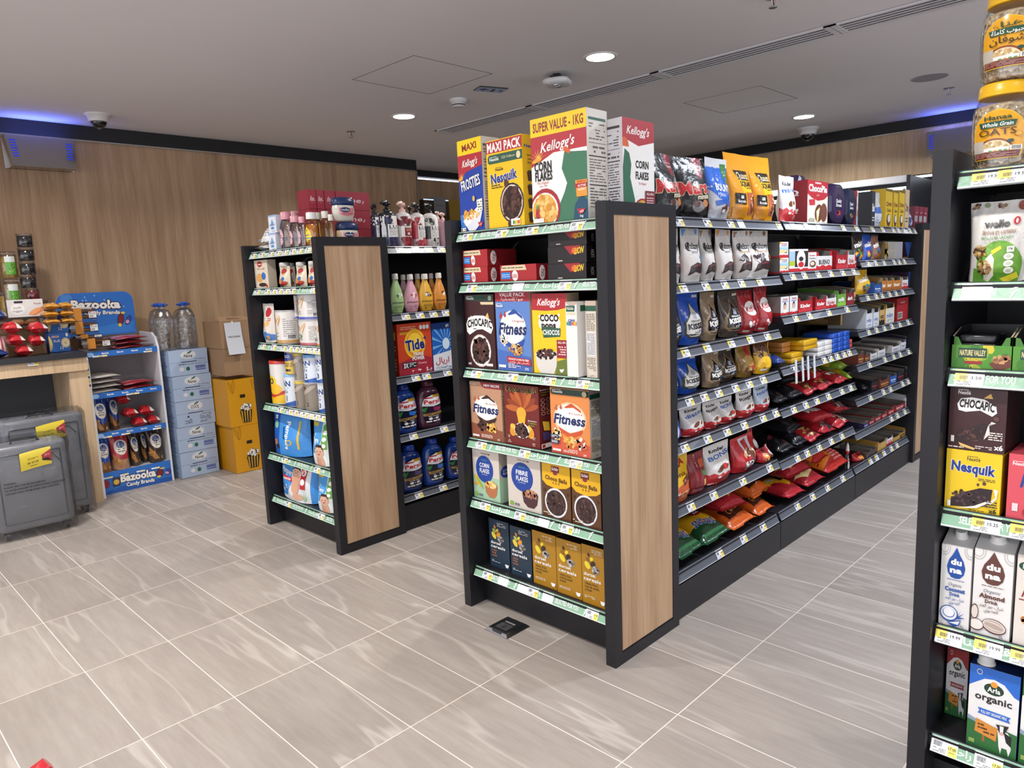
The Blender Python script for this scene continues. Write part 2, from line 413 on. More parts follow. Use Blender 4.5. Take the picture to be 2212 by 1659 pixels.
def shopfront():
    m_ = M().box(-3.6, -3.5, 0, -3.5, 7, .12, '26272b', 'plastic').box(-3.6, -3.5, 2.45, -3.5, 7, 2.6, '26272b', 'plastic')
    for i in range(8): m_.box(-3.6, -3.5+i*1.49, .12, -3.5, -3.44+i*1.49, 2.45, '26272b', 'plastic')
    return m_
w1 = struct('window_1', shopfront()); part('pane', M().box(-3.56, -3.44, .12, -3.55, 6.94, 2.45, 'fff', 'jar_glass'), w1)
pl = bpy.data.lights.new('window_portal', 'AREA'); pl.shape = 'RECTANGLE'; pl.size = 2.3; pl.size_y = 10.4
try: pl.cycles.is_portal = True
except Exception: pass
po = link('window_portal', pl, None, (-3.62, 1.75, 1.28)); po.rotation_euler = (0, -pi/2, 0)
pl2 = pl.copy(); pl2.size = 11.4; pl2.size_y = 2.3; po = link('window_portal', pl2, None, (2.25, -3.62, 1.28)); po.rotation_euler = (pi/2, 0, 0)
struct('trim_1', M().box(-3.5, WY-.012, 2.497, 4.79, WY+.12, ZC-.001, 'fff', 'black_panel').box(4.79, WY+.488, 2.53, 8, WY+.6, ZC-.001, 'fff', 'black_panel'))
struct('trim_2', M().box(-3.5, WY-.016, 2.488, 4.79, WY-.001, 2.497, 'fff', 'brushed_steel').box(4.785, WY-.01, 1.2, 4.8, WY+.002, 2.49, 'fff', 'brushed_steel'))
struct('trim_3', M().box(BX-.012, -3.5, 2.505, BX+.1, WY+.48, ZC-.001, 'fff', 'black_panel'))
struct('trim_4', M().box(BX-.016, -3.5, 2.497, BX-.001, WY+.48, 2.505, 'fff', 'brushed_steel'))

# ---------------------------------------------------------------- ceiling fittings
def downlight(x, y, seen=True, w=LAMP_W, colr=(1, .96, .91)):
    o = thing('downlight', None, None, [('trim_ring', M().lathe([(-.004, .078), (-.006, .084), (-.004, .096), (0, .099)], 'e8e6e4', 'plastic', 40, cap=False)),
        ('lens', M().lathe([(-.0045, .079), (-.0035, .06), (-.003, .001)], 'fff', 'lamp_lens', 40, cap=False))], (x, y, ZC))
    la = bpy.data.lights.new('downlight_lamp', 'AREA'); la.shape = 'DISK'; la.size = .15; la.energy = w; la.color = colr; la.spread = radians(150)
    lo = link('downlight_lamp', la, o, (0, 0, -.012)); return o
for (x, y), w_ in zip(LAMPS, ('bright round recessed ceiling light nearest the camera, right of the emergency light', 'bright round recessed ceiling light above the red tissue boxes on the left', 'bright round recessed ceiling light beside the far dome camera')):
    tag(downlight(x, y), w_, 'ceiling light', 'recessed ceiling lights')
for i, (x, y) in enumerate(LAMPS_BEHIND):
    tag(downlight(x, y, w=LAMP_W*(1.3 if y == .75 and x > 3 else 1), colr=(.8, .88, 1) if y == .75 and x > 3 else (1, .96, .91)), 'round recessed ceiling light outside the picture', 'ceiling light', 'recessed ceiling lights out of view')
def slot():
    for i in range(6):
        y1 = 4.72-i*1.06; y0 = y1-1.055
        bm = M(); xs = 4.0
        bm.box(xs, y0, ZC-.006, xs+.16, y1, ZC+.0005, '26262c', 'matte')
        fm = M()
        for j in range(5): fm.box(xs+j*.0385-(.012 if j == 0 else 0), y0, ZC-.012, xs+.006+j*.0385+(.012 if j == 4 else 0), y1, ZC-.002, 'd6d4d6', 'plastic')
        for a, b in ((y0, y0+.03), (y1-.03, y1)): fm.box(xs-.012, a, ZC-.0125, xs+.172, b, ZC-.003, 'd6d4d6', 'plastic')
        nm = ('at the far left end', 'second from the left end', 'third from the left end', 'above the long chocolate shelves', 'near the top edge of the photo', 'beyond the top edge of the photo')[i]
        thing('air_diffuser', 'long slotted ceiling air diffuser section, '+nm, 'air vent', [('slot_backing', bm), ('slot_frame', fm)], group='linear ceiling air diffusers')
slot()
def lathe_thing(name, label, cat, x, y, parts, z=ZC, group=None, rz=0):
    return thing(name, label, cat, parts, (x, y, z), rz, group)
p_ = at(990, 215, 2, ZC)
thing('smoke_detector', 'white round smoke detector on the ceiling by the small lit sign', 'smoke detector', [
    ('base', M().lathe([(-.024, .052), (-.016, .06), (0, .062)], 'dcdad8', 'plastic', 28)),
    ('sensor_head', M().lathe([(-.052, .018), (-.051, .036), (-.044, .043), (-.041, .043), (-.0405, .037), (-.036, .037), (-.0355, .045), (-.024, .048)], lambda a, b: '2c2a2c' if a in (3, 4, 5) else 'dad8d6', 'plastic', 28))], p_)
p_ = at(1060, 192, 2, ZC)
sg = A(.2, .1); sg.R(0, 0, 1, 1, 'a9c0e6').P([(.08, .5), (.3, .2), (.3, .4), (.42, .4), (.42, .6), (.3, .6), (.3, .8)], '2a4b8c').E(.58, .68, .05, .1, '20304f').P([(.5, .15), (.66, .15), (.62, .6), (.54, .6)], '20304f').E(.85, .5, .06, .14, '2a4b8c')
ms = M().box(-.1, -.055, -.006, .1, .055, 0, '3a3c40', 'plastic', skip='t'); ms.art(sg, lambda x, y, o: (x-.1, .05-y, -.006-o), mat='sign_light')
ms2 = M().box(-.1, -.055, -.006, .1, .055, 0, '3a3c40', 'plastic', skip='t')
ms3 = M(); ms3.art(sg, lambda x, y, o: (x-.1, .05-y, -.0065-o), mat='gloss_card')
thing('exit_sign', 'small lit sign plate set flat into the ceiling', 'sign', [('frame', ms2), ('sign_face', ms3)], p_, radians(-20))
p_ = at(1203, 160, 2, ZC)
def rsq(r, n=32, k=.55):
    o = []
    for i in range(n):
        t = 2*pi*i/n; c, s_ = cos(t), sin(t); o.append((r*abs(c)**k*(1 if c > 0 else -1), r*abs(s_)**k*(1 if s_ > 0 else -1)))
    return o
em = M(); rows = []
for z, f in ((-.068, .55), (-.066, .8), (-.058, .96), (-.048, 1), (-.04, .97), (-.034, .9)): rows.append([(x*f, y*f, z) for x, y in rsq(.085)])
em.grid(rows, 'd8d8da', 'plastic', True, True, True); em.face([tuple(q) for q in rows[0]], 'd8d8da', 'plastic'); em.face([tuple(q) for q in rows[-1]], 'd8d8da', 'plastic')
thing('emergency_light', 'white square emergency light hanging on a black bracket below the ceiling', 'emergency light', [
    ('housing', em), ('lamp', M().box(-.035, -.012, -.072, -.008, .012, -.067, 'f4f8ff', 'metal').box(.01, -.012, -.072, .037, .012, -.067, 'f4f8ff', 'metal')),
    ('bracket', M().box(-.06, -.03, -.036, .075, .03, -.02, '141416', 'plastic').box(-.02, -.02, -.022, .03, .02, 0, '141416', 'plastic'))], p_, radians(25))
def dome_cam(px, py, label, s=1.0):
    p = at(px, py, 2, ZC)
    thing('dome_camera', label, 'security camera', [
        ('base', M().lathe([(-.045*s, .052*s), (-.038*s, .056*s), (-.012*s, .062*s), (-.01*s, .072*s), (0, .074*s)], 'd9d7d6', 'plastic', 32)),
        ('dome', M().lathe([(-.082*s, .004*s), (-.08*s, .018*s), (-.07*s, .034*s), (-.056*s, .042*s), (-.045*s, .043*s)], '15161a', 'label_gloss', 28)),
        ('lens', M().lathe([(-.072*s, .014*s), (-.086*s, .011*s), (-.0865*s, .003*s)], '8c8c90', 'metal', 16))], p)
dome_cam(211, 247, 'white dome security camera above the left wood wall', 1.12); dome_cam(1745, 277, 'white dome security camera near the far wood bulkhead', 1.3)
def sprinkler(px, py, label):
    p = at(px, py, 2, ZC)
    thing('sprinkler_head', label, 'sprinkler', [('escutcheon', M().lathe([(-.006, .02), (-.004, .034), (0, .036)], 'b8b6b4', 'metal', 20)),
        ('frame', M().tube([(-.012, 0, -.006), (-.011, 0, -.03), (0, 0, -.042)], .003, 'b0aeac', 'metal').tube([(.012, 0, -.006), (.011, 0, -.03), (0, 0, -.042)], .003, 'b0aeac', 'metal').lathe([(-.034, .003), (-.006, .003)], '9c3030', 'plastic', 8)),
        ('deflector', M().lathe([(-.046, .018), (-.044, .019), (-.042, .006)], 'b0aeac', 'metal', 16))], p, 0, 'ceiling sprinklers')
sprinkler(758, 284, 'small metal ceiling sprinkler left of the left recessed light'); sprinkler(2050, 190, 'small metal ceiling sprinkler beside the round ceiling speaker'); sprinkler(1670, -6, 'small metal ceiling sprinkler cut by the top edge of the photo')
p_ = at(2008, 167, 2, ZC)
thing('ceiling_speaker', 'flush round grey ceiling speaker grille on the right', 'speaker', [('rim', M().lathe([(-.003, .105), (-.004, .112), (0, .116)], 'b4b0b2', 'plastic', 36, cap=False)), ('grille', M().lathe([(-.0035, .105), (-.0035, .002)], '98949a', 'matte', 36, cap=False))], p_)
# insect traps: steel front with blue slots, open top throwing blue light on the ceiling
def trap(loc, rz, label):
    fr = M(); w, h = .42, .21
    rows = [[(-w/2, -.1, h), (w/2, -.1, h)], [(-w/2+.02, -.15, 0), (w/2-.02, -.15, 0)]]
    F_ = lambda x, y, o: (-w/2+.02*(1-y/h)+x*(w-.04*(1-y/h))/w, -.15+.05*y/h-o, y)
    fr.face([F_(0, 0, 0), F_(w, 0, 0), F_(w, h, 0), F_(0, h, 0)], 'b0aeac', 'brushed_steel'); fr.face([(w/2, -.1, h), F_(w, 0, 0), (w/2-.02, 0, 0), (w/2, 0, h)], 'b0aeac', 'brushed_steel'); fr.face([(-w/2, 0, h), (-w/2+.02, 0, 0), F_(0, 0, 0), (-w/2, -.1, h)], 'b0aeac', 'brushed_steel')
    fr.face([F_(0, 0, 0), (-w/2+.02, 0, 0), (w/2-.02, 0, 0), F_(w, 0, 0)], 'b0aeac', 'brushed_steel')
    sls = []
    for a, b in ((.86, .955), (.045, .14)):
        aa = A(w, h); [aa.R(a, .3+i*.085, b, .335+i*.085, 'fff') for i in range(7)]; aa.p = [(p, 1, c) for p, k, c in aa.p]; sls.append(('slot_bank' if a > .5 else 'slot_bank.001', M().art(aa, F_, mat='blue_slot')))
    tb = M().tube([(-.18, -.05, h-.03), (.18, -.05, h-.03)], .008, 'fff', 'blue_tube')
    o = thing('insect_trap', label, 'insect trap', [('front_plate', fr), *sls, ('tube', tb), ('back_plate', M().box(-w/2, -.012, 0, w/2, 0, h+.01, 'c8c6c4', 'brushed_steel'))], loc, rz)
    la = bpy.data.lights.new('tube_light', 'AREA'); la.shape = 'RECTANGLE'; la.size = .36; la.size_y = .05; la.energy = 1.0; la.color = (.12, .18, 1)
    lo = link('tube_light', la, o, (0, -.06, h)); lo.rotation_euler = (pi, 0, 0)
emit('blue_slot', '1a3cff', .55)
q = at(165, 368, 1, 5.85); trap((q.x-.19, WY-.02, 2.262), 0, 'steel insect trap with blue slots on the left wood wall')
q = at(2032, 330, 0, BX-.1); trap((BX-.02, q.y-.1, 2.24), -pi/2, 'steel insect trap with blue slots behind the oats jars')

# ---------------------------------------------------------------- shelving
def strip_art(w, ph=0):
    a = A(w, .041); a.R(0, 0, 1, 1, '86b095').R(0, 0, 1, .09, 'c9dccf').R(0, .86, 1, .9, '9cc2a9')
    x = ph-.36
    def mark(x):
        if x < .01 or x > w-.03: return
        for i, (l, dy) in enumerate(((.017, .66), (.014, .44), (.009, .24))):
            a.P([(x/w, dy-.08), ((x+.004)/w, dy-.12), ((x+l)/w, dy+.1), ((x+l-.003)/w, dy+.17)], 'f2f6f3')
    while x < w:
        mark(x)
        for t, o, l in (('SELECTED FOR YOU', .035, .115), (ar('اقتراحنا'), .215, .1)):
            x0, x1 = x+o, x+o+l
            if x0 > .003 and x1 < w-.003: a.T(t, (x0+x1)/2/w, .5, .42, 'f2f6f3', l/w, b=1)
            elif x0 < w-.05 and x1 > w and t[0] == 'S': a.T('SELECTED', (x0+.03)/w, .5, .42, 'f2f6f3', .055/w, b=1) if x0+.06 < w else 0
            elif x0 < 0 and x1 > .045: a.T('FOR YOU' if t[0] == 'S' else ar('راحنا'), (x1-.02)/w, .5, .42, 'f2f6f3', .04/w, b=1)
        mark(x+.175); x += .36
    return a
def grey_art(w):
    a = A(w, .041); a.R(0, 0, 1, 1, '5c6069').R(0, .16, 1, .22, '6f737c').R(0, .4, 1, .46, '666a73').R(0, .68, 1, .72, '6f737c').R(0, 0, 1, .07, 'b9bdc4').R(0, .93, 1, 1, '7c808a'); return a
SL = lambda x, v, o: (x, .018+.018*v/.041-o*.9, -.037+v*.9+o*.43)
_tags = {}
def tagmesh(style, price):
    k = (style, price)
    if k in _tags: return _tags[k]
    w, h = .056, .037; a = A(w, h); a.R(0, 0, 1, 1, 'e9ecf4')
    if style != 'blank':
        if style == 'yl': a.R(0, .32, .42, 1, 'f0dc6a').bars(.17, .42, .46, .66, '333').T(price, .73, .55, .19, '333', .36, b=1)
        else: a.R(.64, .02, .98, .66, 'f0dc6a').bars(.1, .42, .42, .74, '333').T(price, .8, .5, .17, '222', .28, b=1).R(.68, .24, .9, .28, '8a7a40')
        a.lines(.12, .8, .9, .95, 1, '666').lines(.1, .06, .58, .34, 3, '777')
    m_ = M(); m_.art(a, lambda x, v, o: SL(x-w/2, v+.001, o+.0012), mat='gloss_card')
    q0, q1 = SL(-w/2, .001, .0003), SL(w/2, .038, .0003)
    m_.face([SL(-w/2, .001, .0002), SL(-w/2, .038, .0002), SL(w/2, .038, .0002), SL(w/2, .001, .0002)], 'd8dbe2', 'gloss_card')
    _tags[k] = m_.mesh('price_tag'); return _tags[k]
PR = ['45.00', '51.00', '38.00', '43.50', '19.95', '12.50', '28.50', '9.75', '33.50', '24.00', '16.25']
def shelf(fr, par, x0, x1, zt, tags=(), style='green', ph=0, depth=.38, y0=.03, prices=None, blank=()):
    b = M().box(x0, y0, zt-.03, x1, depth, zt-.004, '17171a', 'black_metal').box(x0, y0+.006, zt-.004, x1, y0+.01, zt+.002, '30323a', 'plastic')
    for xx in (x0+.006, x1-.01): b.box(xx, y0+.02, zt-.034, xx+.004, depth, zt-.03, '17171a', 'black_metal')
    sh = part('shelf', b, par); w = x1-x0-.012
    st = M(); ga = strip_art(w, ph) if style == 'green' else grey_art(w)
    fn = lambda x, v, o: tuple(Vector(SL(x, v, o))+Vector((x0+.006, 0, zt)))
    st.art(ga, fn, mat='film_soft' if style == 'green' else 'strip_plastic')
    for (a1, a2) in (((0, .018, -.037), (0, .0205, -.039)), ((0, .0205, -.039), (0, .0385, -.001)), ((0, .0385, -.001), (0, .036, 0))):
        st.face([(x0+.006, a1[1], zt+a1[2]), (x0+.006, a2[1], zt+a2[2]), (x1-.006, a2[1], zt+a2[2]), (x1-.006, a1[1], zt+a1[2])], 'a9adb3', 'plastic')
    part('label_strip', st, sh)
    for i, t in enumerate(tags):
        px, sty = t if isinstance(t, tuple) else (t, 'yr')
        x = fr.sx(px, zt-.02, .027); pr = (prices[i % len(prices)] if prices else PR[(i*5+int(zt*40)) % len(PR)])
        if x0+.03 < x < x1-.03: part('price_tag', tagmesh(sty, pr), sh, (x, -.0006*(i % 2), zt))
    return sh
printed('strip_plastic', .2, coat=.3)
EW, ED, EH, ET = .795, .42, 1.62, .0385
def side_panel(par, x0, inlay):
    """framed upright; inlay -1: wood on its left, 1: on its right, 0: plain black"""
    b = M().box(x0, 0, 0, x0+ET, ED, EH, '1b1b20', 'black_metal')
    o = part('side_panel', b, par, bevel=.006)
    if inlay:
        e = .043; x = x0 if inlay < 0 else x0+ET; s_ = inlay
        f = M()
        f.box(min(x, x+s_*.0015), e, e+.006, max(x, x+s_*.0015), ED-e, EH-e, 'fff', 'wood'); part('wood_inlay', f, o)
        g = M(); c = '1b1b20'
        for a in ((0, 0, ED, e), (0, EH-e, ED, EH), (0, e, e, EH-e), (ED-e, e, ED, EH-e)):
            g.box(min(x, x+s_*.004), a[0], a[1], max(x, x+s_*.004), a[2], a[3], c, 'black_metal')
        part('panel_frame', g, o, bevel=.0012)
    return o
def endcap(origin, rz, label, levels, tags, ph, prices=None, style='green', kick=.09, inl=(0, 1)):
    fr = Fr(origin, rz); r = link('end_shelving_unit', None, None, origin, rz); tag(r, label, 'shelving unit', 'end-of-row shelving units')
    side_panel(r, 0, inl[0] and -1); side_panel(r, EW-ET, inl[1])
    part('back_panel', M().box(ET, ED-.02, 0, EW-ET, ED-.004, 1.55, 'fff', 'black_panel'), r)
    part('kick_plate', M().box(ET, kick, .004, EW-ET, kick+.02, .15, 'fff', 'black_metal'), r)
    for i, z in enumerate(levels): shelf(fr, r, ET, EW-ET, z, tags[i] if i < len(tags) else (), style, ph[i % len(ph)], prices=prices[i] if prices else None)
    return fr, r
MZ = [1.572, 1.372, 1.03, .737, .48, .177]
B_ = lambda x: (x, 'blank')
EM, EMo = endcap((1.91, 2.2335, 0), -pi/2, 'tall black end unit of cereal boxes with a wood-faced side, nearest the camera', MZ,
    [[1011, 1084, 1151, 1247], [1020, B_(1120), 1221], [1030, 1108, 1189, 1260], [1041, 1134, 1245], [1049, 1124, B_(1175), 1226], [1054, B_(1088), B_(1130), 1152, B_(1184), 1280]],
    [.1, .235, .16, .13, .27, .06], [['45.50', '45.00', '38.00', '50.00'], ['51.00', '', '51.00'], ['43.50', '43.50', '44.00', '46.00'], ['54.00', '54.00', '38.00'], ['36.00', '28.50', '', '28.50'], ['33.50', '', '', '33.50', '', '33.50']])
LZ = [1.583, 1.383, 1.077, .728, .437, .18]
EL, ELo = endcap((1.872, 3.947, 0), -pi/2, 'black end unit of baby goods with a wood-faced side, in the middle of the shop', LZ,
    [[548.6, 567, 586, 602, 617, 633, 649, 667], [558, 578, 591, 605, 619, 633, 678], [569, 592, 614, 627, 640, 654, 666, 678, 689], [575, 607, 626, 638, 650, 660, 671, 684, 697], [616, 686], [624, 695]],
    [.25, .33, .12, .06, .3, .2])
RZ_ = [1.575, 1.336, 1.146, .82, .532, .25]
EN, ERo = endcap((1.795, .468, 0), -pi/2, 'black end unit of oats, bars and milk cartons, cut by the right edge', RZ_,
    [[(2132, 'yl'), (2190, 'yl')], [(2110, 'yl')], [(2094, 'yl')], [(2130, 'yl'), (2215, 'yl')], [(2050, 'yl'), (2135, 'yl'), (2215, 'yl')], [2040, 2135]],
    [.17, .29, .335, .0, .2, .13], [['19.50', '19.50'], ['11.25'], ['3.50'], ['15.25', '15.25'], ['19.99', '19.99', '19.99'], ['17.00', '17.00']])
FE, FEo = endcap((5.755, 1.4385, 0), pi/2, 'far black end unit with a pale wood side, ending the chocolate row', [1.585, 1.2, .8, .4, .18], [], [.1], style='grey', inl=(1, 0))
def bay(origin, L, label, levels, tags, group, kind='grey', stocked=True):
    fr = Fr(origin, 0); r = link('shelving_bay', None, None, origin, 0); tag(r, label, 'shelving bay', group)
    part('back_panel', M().box(0, .385, .0, L, .4, 1.555, 'fff', 'black_panel'), r)
    part('kick_plate', M().box(.001, .016, .004, L-.001, .036, .145, 'fff', 'black_metal'), r)
    u = M()
    for x in (.0, L-.02): u.box(x, .365, .0, x+.02, .385, 1.555, '17171a', 'black_metal')
    part('upright', u, r)
    for i, z in enumerate(levels): shelf(fr, r, .004, L-.004, z, tags[i] if i < len(tags) else (), 'grey', depth=.365)
    return fr, r
Y_ = lambda x: (x, 'yl')
C1, C1o = bay((2.336, 1.4385, 0), .955, 'first black shelf bay of chocolate bags, next to the cereal end unit', [1.585, 1.338, 1.09, .894, .715, .462, .188],
    [[1467, 1527, 1578, B_(1600), Y_(1682)], [Y_(1475), 1524, 1565, 1601, Y_(1641), 1685], [Y_(1480), Y_(1527), Y_(1579), Y_(1620), 1657, 1688], [1489, 1521, 1552, 1588, 1618, 1648, 1688], [1479, 1528, 1570, 1607, 1648, 1675], [1492, 1541, 1604, 1662, 1681, 1699], [1554, 1606, 1648, 1691]], 'chocolate shelf bays')
C2, C2o = bay((3.295, 1.4385, 0), 1.0, 'middle black shelf bay of chocolate boxes and bars', [1.588, 1.352, 1.15, .904, .70, .442, .188],
    [[B_(1712), 1741, 1768, Y_(1821), Y_(1850)], [1712, 1737, 1767, 1794, 1820, 1844, 1861], [1718, 1748, 1790, 1829, 1854], [1714, 1780, 1794, 1808, 1823, 1834, 1847], [1714, 1740, 1764, 1789, 1818, 1837, 1856], [1722, 1743, 1769, 1795, 1818, 1848], [1722, 1755, 1787, 1820, 1853]], 'chocolate shelf bays')
C3, C3o = bay((4.299, 1.4385, 0), 1.03, 'far black shelf bay of chocolate bar cartons', [1.588, 1.393, 1.198, .995, .797, .593, .393, .19],
    [[Y_(1884), Y_(1906), 1929, 1940, 1953, 1965, 1976], [1875, 1891, 1909, 1931, 1942, 1953, 1978], [1874, 1892, 1905, 1921, 1935, 1950, 1973], [1876, 1893, 1910, 1926, 1943, 1961, 1976], [1878, 1911, 1930, 1944, 1962, 1974], [1880, 1908, 1923, 1949, 1961, 1973], [1925, 1938, 1954, 1970], [Y_(1880), Y_(1893), Y_(1909), 1925, 1937]], 'chocolate shelf bays')
D1, D1o = bay((2.302, 3.152, 0), 1.0, 'black shelf bay of soaps and detergents between the two end units', [1.575, 1.215, .87, .545, .2],
    [[864, 898, 926, 953], [876, 907, 936, 963], [898, 921, 966], [893, 959], [905, 957]], 'toiletries shelf bays')
D2, D2o = bay((3.306, 3.152, 0), 1.0, 'black shelf bay beyond the detergents, mostly hidden', [1.575, 1.215, .87, .545, .2], [], 'toiletries shelf bays')
# ---------------------------------------------------------------- package shapes (front at y=0, base at z=0)
def BOX(w, h, d, front, side='ddd', mat='card', R=None, L=None, T=None, top=None, nm='box'):
    m_ = M().box(-w/2, 0, 0, w/2, d, h, {'f': side, 'b': side, 'l': side, 'r': side, 't': top or side, 'd': side}, mat)
    a = A(w, h); front(a); m_.art(a, lambda x, y, o: (x-w/2, -o, y), mat=mat)
    if R: a = A(d, h); R(a); m_.art(a, lambda x, y, o: (w/2+o, x, y), mat=mat)
    if L: a = A(d, h); L(a); m_.art(a, lambda x, y, o: (-w/2-o, d-x, y), mat=mat)
    if T: a = A(w, d); T(a); m_.art(a, lambda x, y, o: (x-w/2, y, h+o), mat=mat)
    return [(nm, m_)]
def TRAY(w, h, d, front, side='ddd', inside='8a8880', fh=.66, nl=.1, slope=.5, mat='card', L=None):
    """shelf-ready carton: low front with a dip, sides rising to the back"""
    m_ = M(); t = .0035; F = fh*h; z = h
    for x0, x1 in ((-w/2, -w/2+t), (w/2-t, w/2)):
        pr = [(0, 0), (d, 0), (d, z), (d*slope, z), (0, F+(z-F)*.55)]
        m_.face([(x0, y, q) for y, q in pr][::-1], side if x0 < 0 else inside, mat); m_.face([(x1, y, q) for y, q in pr], inside if x0 < 0 else side, mat)
        for i in range(len(pr)):
            (ya, za), (yb, zb) = pr[i], pr[(i+1) % 5]; m_.face([(x0, ya, za), (x1, ya, za), (x1, yb, zb), (x0, yb, zb)], 'b8aa94', mat)
    m_.box(-w/2+t, d-t, 0, w/2-t, d, z, inside, mat).box(-w/2+t, 0, 0, w/2-t, d-t, t, inside, mat)
    fp = [(-w/2, 0), (w/2, 0), (w/2, F+(z-F)*.55), (w/2-nl*w, F+(z-F)*.5), (w/2-nl*1.7*w, F), (-w/2+nl*1.7*w, F), (-w/2+nl*w, F+(z-F)*.5), (-w/2, F+(z-F)*.55)]
    tri = tessellate_polygon([[Vector((x, y, 0)) for x, y in fp]])
    for tr in tri:
        q = [fp[i] for i in tr]
        if (q[1][0]-q[0][0])*(q[2][1]-q[0][1])-(q[1][1]-q[0][1])*(q[2][0]-q[0][0]) < 0: q.reverse()
        m_.face([(x, 0, y) for x, y in q], side, mat); m_.face([(x, t, y) for x, y in q[::-1]], inside, mat)
    a = A(w, F); front(a); m_.art(a, lambda x, y, o: (x-w/2, -o, y), mat=mat)
    if L: a = A(d, F); L(a); m_.art(a, lambda x, y, o: (-w/2-o, d-x, y), mat=mat)
    return [('tray', m_)]
def wob(seed, n=5, lo=3, hi=16):
    r = random.Random(seed); k = [(r.uniform(lo, hi)*r.choice((-1, 1)), r.uniform(lo, hi)*.6, r.uniform(0, 6.3), r.uniform(.5, 1)) for _ in range(n)]
    return lambda u, v: sum(c*sin(a*u+b*v+p) for a, b, p, c in k)/n
def sst(x): x = max(0, min(1, x)); return x*x*(3-2*x)
def POUCH(w, h, T, front, back='999', seed=1, mat='film', lean=0, sealed=.9, sag=.0, twist=0, bot=.5, nx=14, ny=18, pil=False):
    """stand-up pouch: gusset at the foot, flat seal at the head; pil=True gives a pillow bag sealed at both ends"""
    n = wob(seed); n2 = wob(seed+50, 4, 1, 5)
    def prof(v):
        if pil: return max(0, sin(pi*min(1, max(0, (v-.05)/.9))))**.5
        return min(1, bot+(1-bot)*sst(v/.22))*(1-sst((v-.3)/(sealed-.3)))**.8
    def F(x, z, o, sgn=-1):
        s_ = 2*x/w-1; v = z/h; e = max(0, 1-abs(s_)**2.4)**.62; p = prof(v)
        t = T/2*p*e*(1+.22*n(s_*.5, v)) + .003*n(s_, v*1.5)*e*(1-.5*p)
        mid = lean*v*v+sag*n2(s_*.4, v*1.2)*v*.03
        X = w/2*s_*(1-.07*p)+twist*v*v
        Z = z*(1-.02*abs(n2(s_*.7, 0))*v)+(.006*s_*s_ if not pil else 0)*(1-v)
        return (X, T/2+mid+sgn*(max(t, 0)+o), Z)
    m_ = M(); us = [w*i/nx for i in range(1, nx)]; vs = [h*i/ny for i in range(1, ny)]
    a = A(w, h); front(a)
    m_.sheet(lambda x, z, o: F(x, z, o, -1), w, h, nx, ny, back, mat); m_.sheet(lambda x, z, o: F(x, z, o, 1), w, h, nx, ny, back, mat, True)
    m_.art(a, lambda x, z, o: F(x, z, o*1.6+.0003, -1), us, vs, mat, True)
    if not pil:
        lo = [F(w*i/nx, 0, 0, -1) for i in range(nx+1)]+[F(w*i/nx, 0, 0, 1) for i in range(nx, -1, -1)]
        m_.face(lo[::-1], back, mat)
    return [('pouch', m_)]
def LYING(w, l, T, front, back='777', seed=3, mat='film', nx=12, ny=14, zig=True, tilt=.0):
    """pillow bag lying down: w across, l going in from the front, crimped ends"""
    n = wob(seed); n2 = wob(seed+9, 4, 1, 5)
    def F(x, q, o, up=1):
        s_ = 2*x/w-1; v = q/l; p = max(0, sin(pi*min(1, max(0, (v-.06)/.88))))**.45; e = max(0, 1-abs(s_)**3)**.6
        t = T*p*e*(1+.25*n(s_*.5, v))+.004*n(s_*1.3, v*2)*e
        zc = T*.42+.010*n2(s_*.5, v)*(1-p); y = q+(.004*(1 if int(x/w*26) % 2 else -1) if zig and (v < .001 or v > .999) else 0)
        return (w/2*s_*(1-.05*p), y, zc+tilt*q+(.58*max(t, .0005)+o if up > 0 else -.42*max(t, .0005)))
    m_ = M(); us = [w*i/nx for i in range(1, nx)]; vs = [l*i/ny for i in range(1, ny)]; a = A(w, l); front(a)
    m_.sheet(lambda x, z, o: F(x, z, o, 1), w, l, nx, ny, back, mat); m_.sheet(lambda x, z, o: F(x, z, o, -1), w, l, nx, ny, back, mat, True)
    m_.art(a, lambda x, z, o: F(x, z, o*1.6+.0003, 1), us, vs, mat, True)
    return [('bag', m_)]
def rad(prof, z):
    for (z0, r0), (z1, r1) in zip(prof, prof[1:]):
        if z <= z1: return r0+(r1-r0)*(z-z0)/max(1e-9, z1-z0)
    return prof[-1][1]
def ROUND(prof, col, front=None, a0=0, a1=1, span=150, ys=1, mat='plastic', amat=None, n=28, aw=None):
    """turned body; front art wraps over `span` degrees between heights a0..a1 (fractions)"""
    H = prof[-1][0]; R_ = max(r for z, r in prof)*ys; m_ = M().lathe(prof, col, mat, n, ys, 0, R_)
    if front:
        z0, z1 = a0*H, a1*H; rm = max(r for z, r in prof); w = radians(span)*rm; h = z1-z0
        def F(x, z, o):
            t = (x/w-.5)*radians(span); r = rad(prof, z0+z)+o+.0004; return (r*sin(t), R_-ys*r*cos(t), z0+z)
        zs = sorted(z-z0 for z, r in prof if z0 < z < z1); nu = max(4, int(span/360*n*1.4)); us = [w*i/nu for i in range(1, nu)]
        a = A(w, h); front(a); m_.art(a, F, us, zs, amat or mat, True)
    return m_
def CAN(r, h, col, front, rim='c9c9cc', span=190, a0=.03, a1=.97, lid=None):
    pr = [(0, r*.96), (.003, r), (.004, r*.985), (h*.03, r*.985), (h*.97, r*.985), (h-.006, r*.985), (h-.005, r), (h, r), (h-.002, r*.9)]
    b = ROUND(pr, lambda i, j: rim if i in (0, 1, 5, 6, 7) else col, front, a0, a1, span, mat='label_gloss', n=30)
    ps = [('can_body', b)]
    if lid: ps.append(('lid', M().lathe([(h-.012, r*1.01), (h-.001, r*1.015), (h+.004, r*1.0), (h+.005, r*.93)], lid, 'plastic', 30, 1, 0, r)))
    return ps
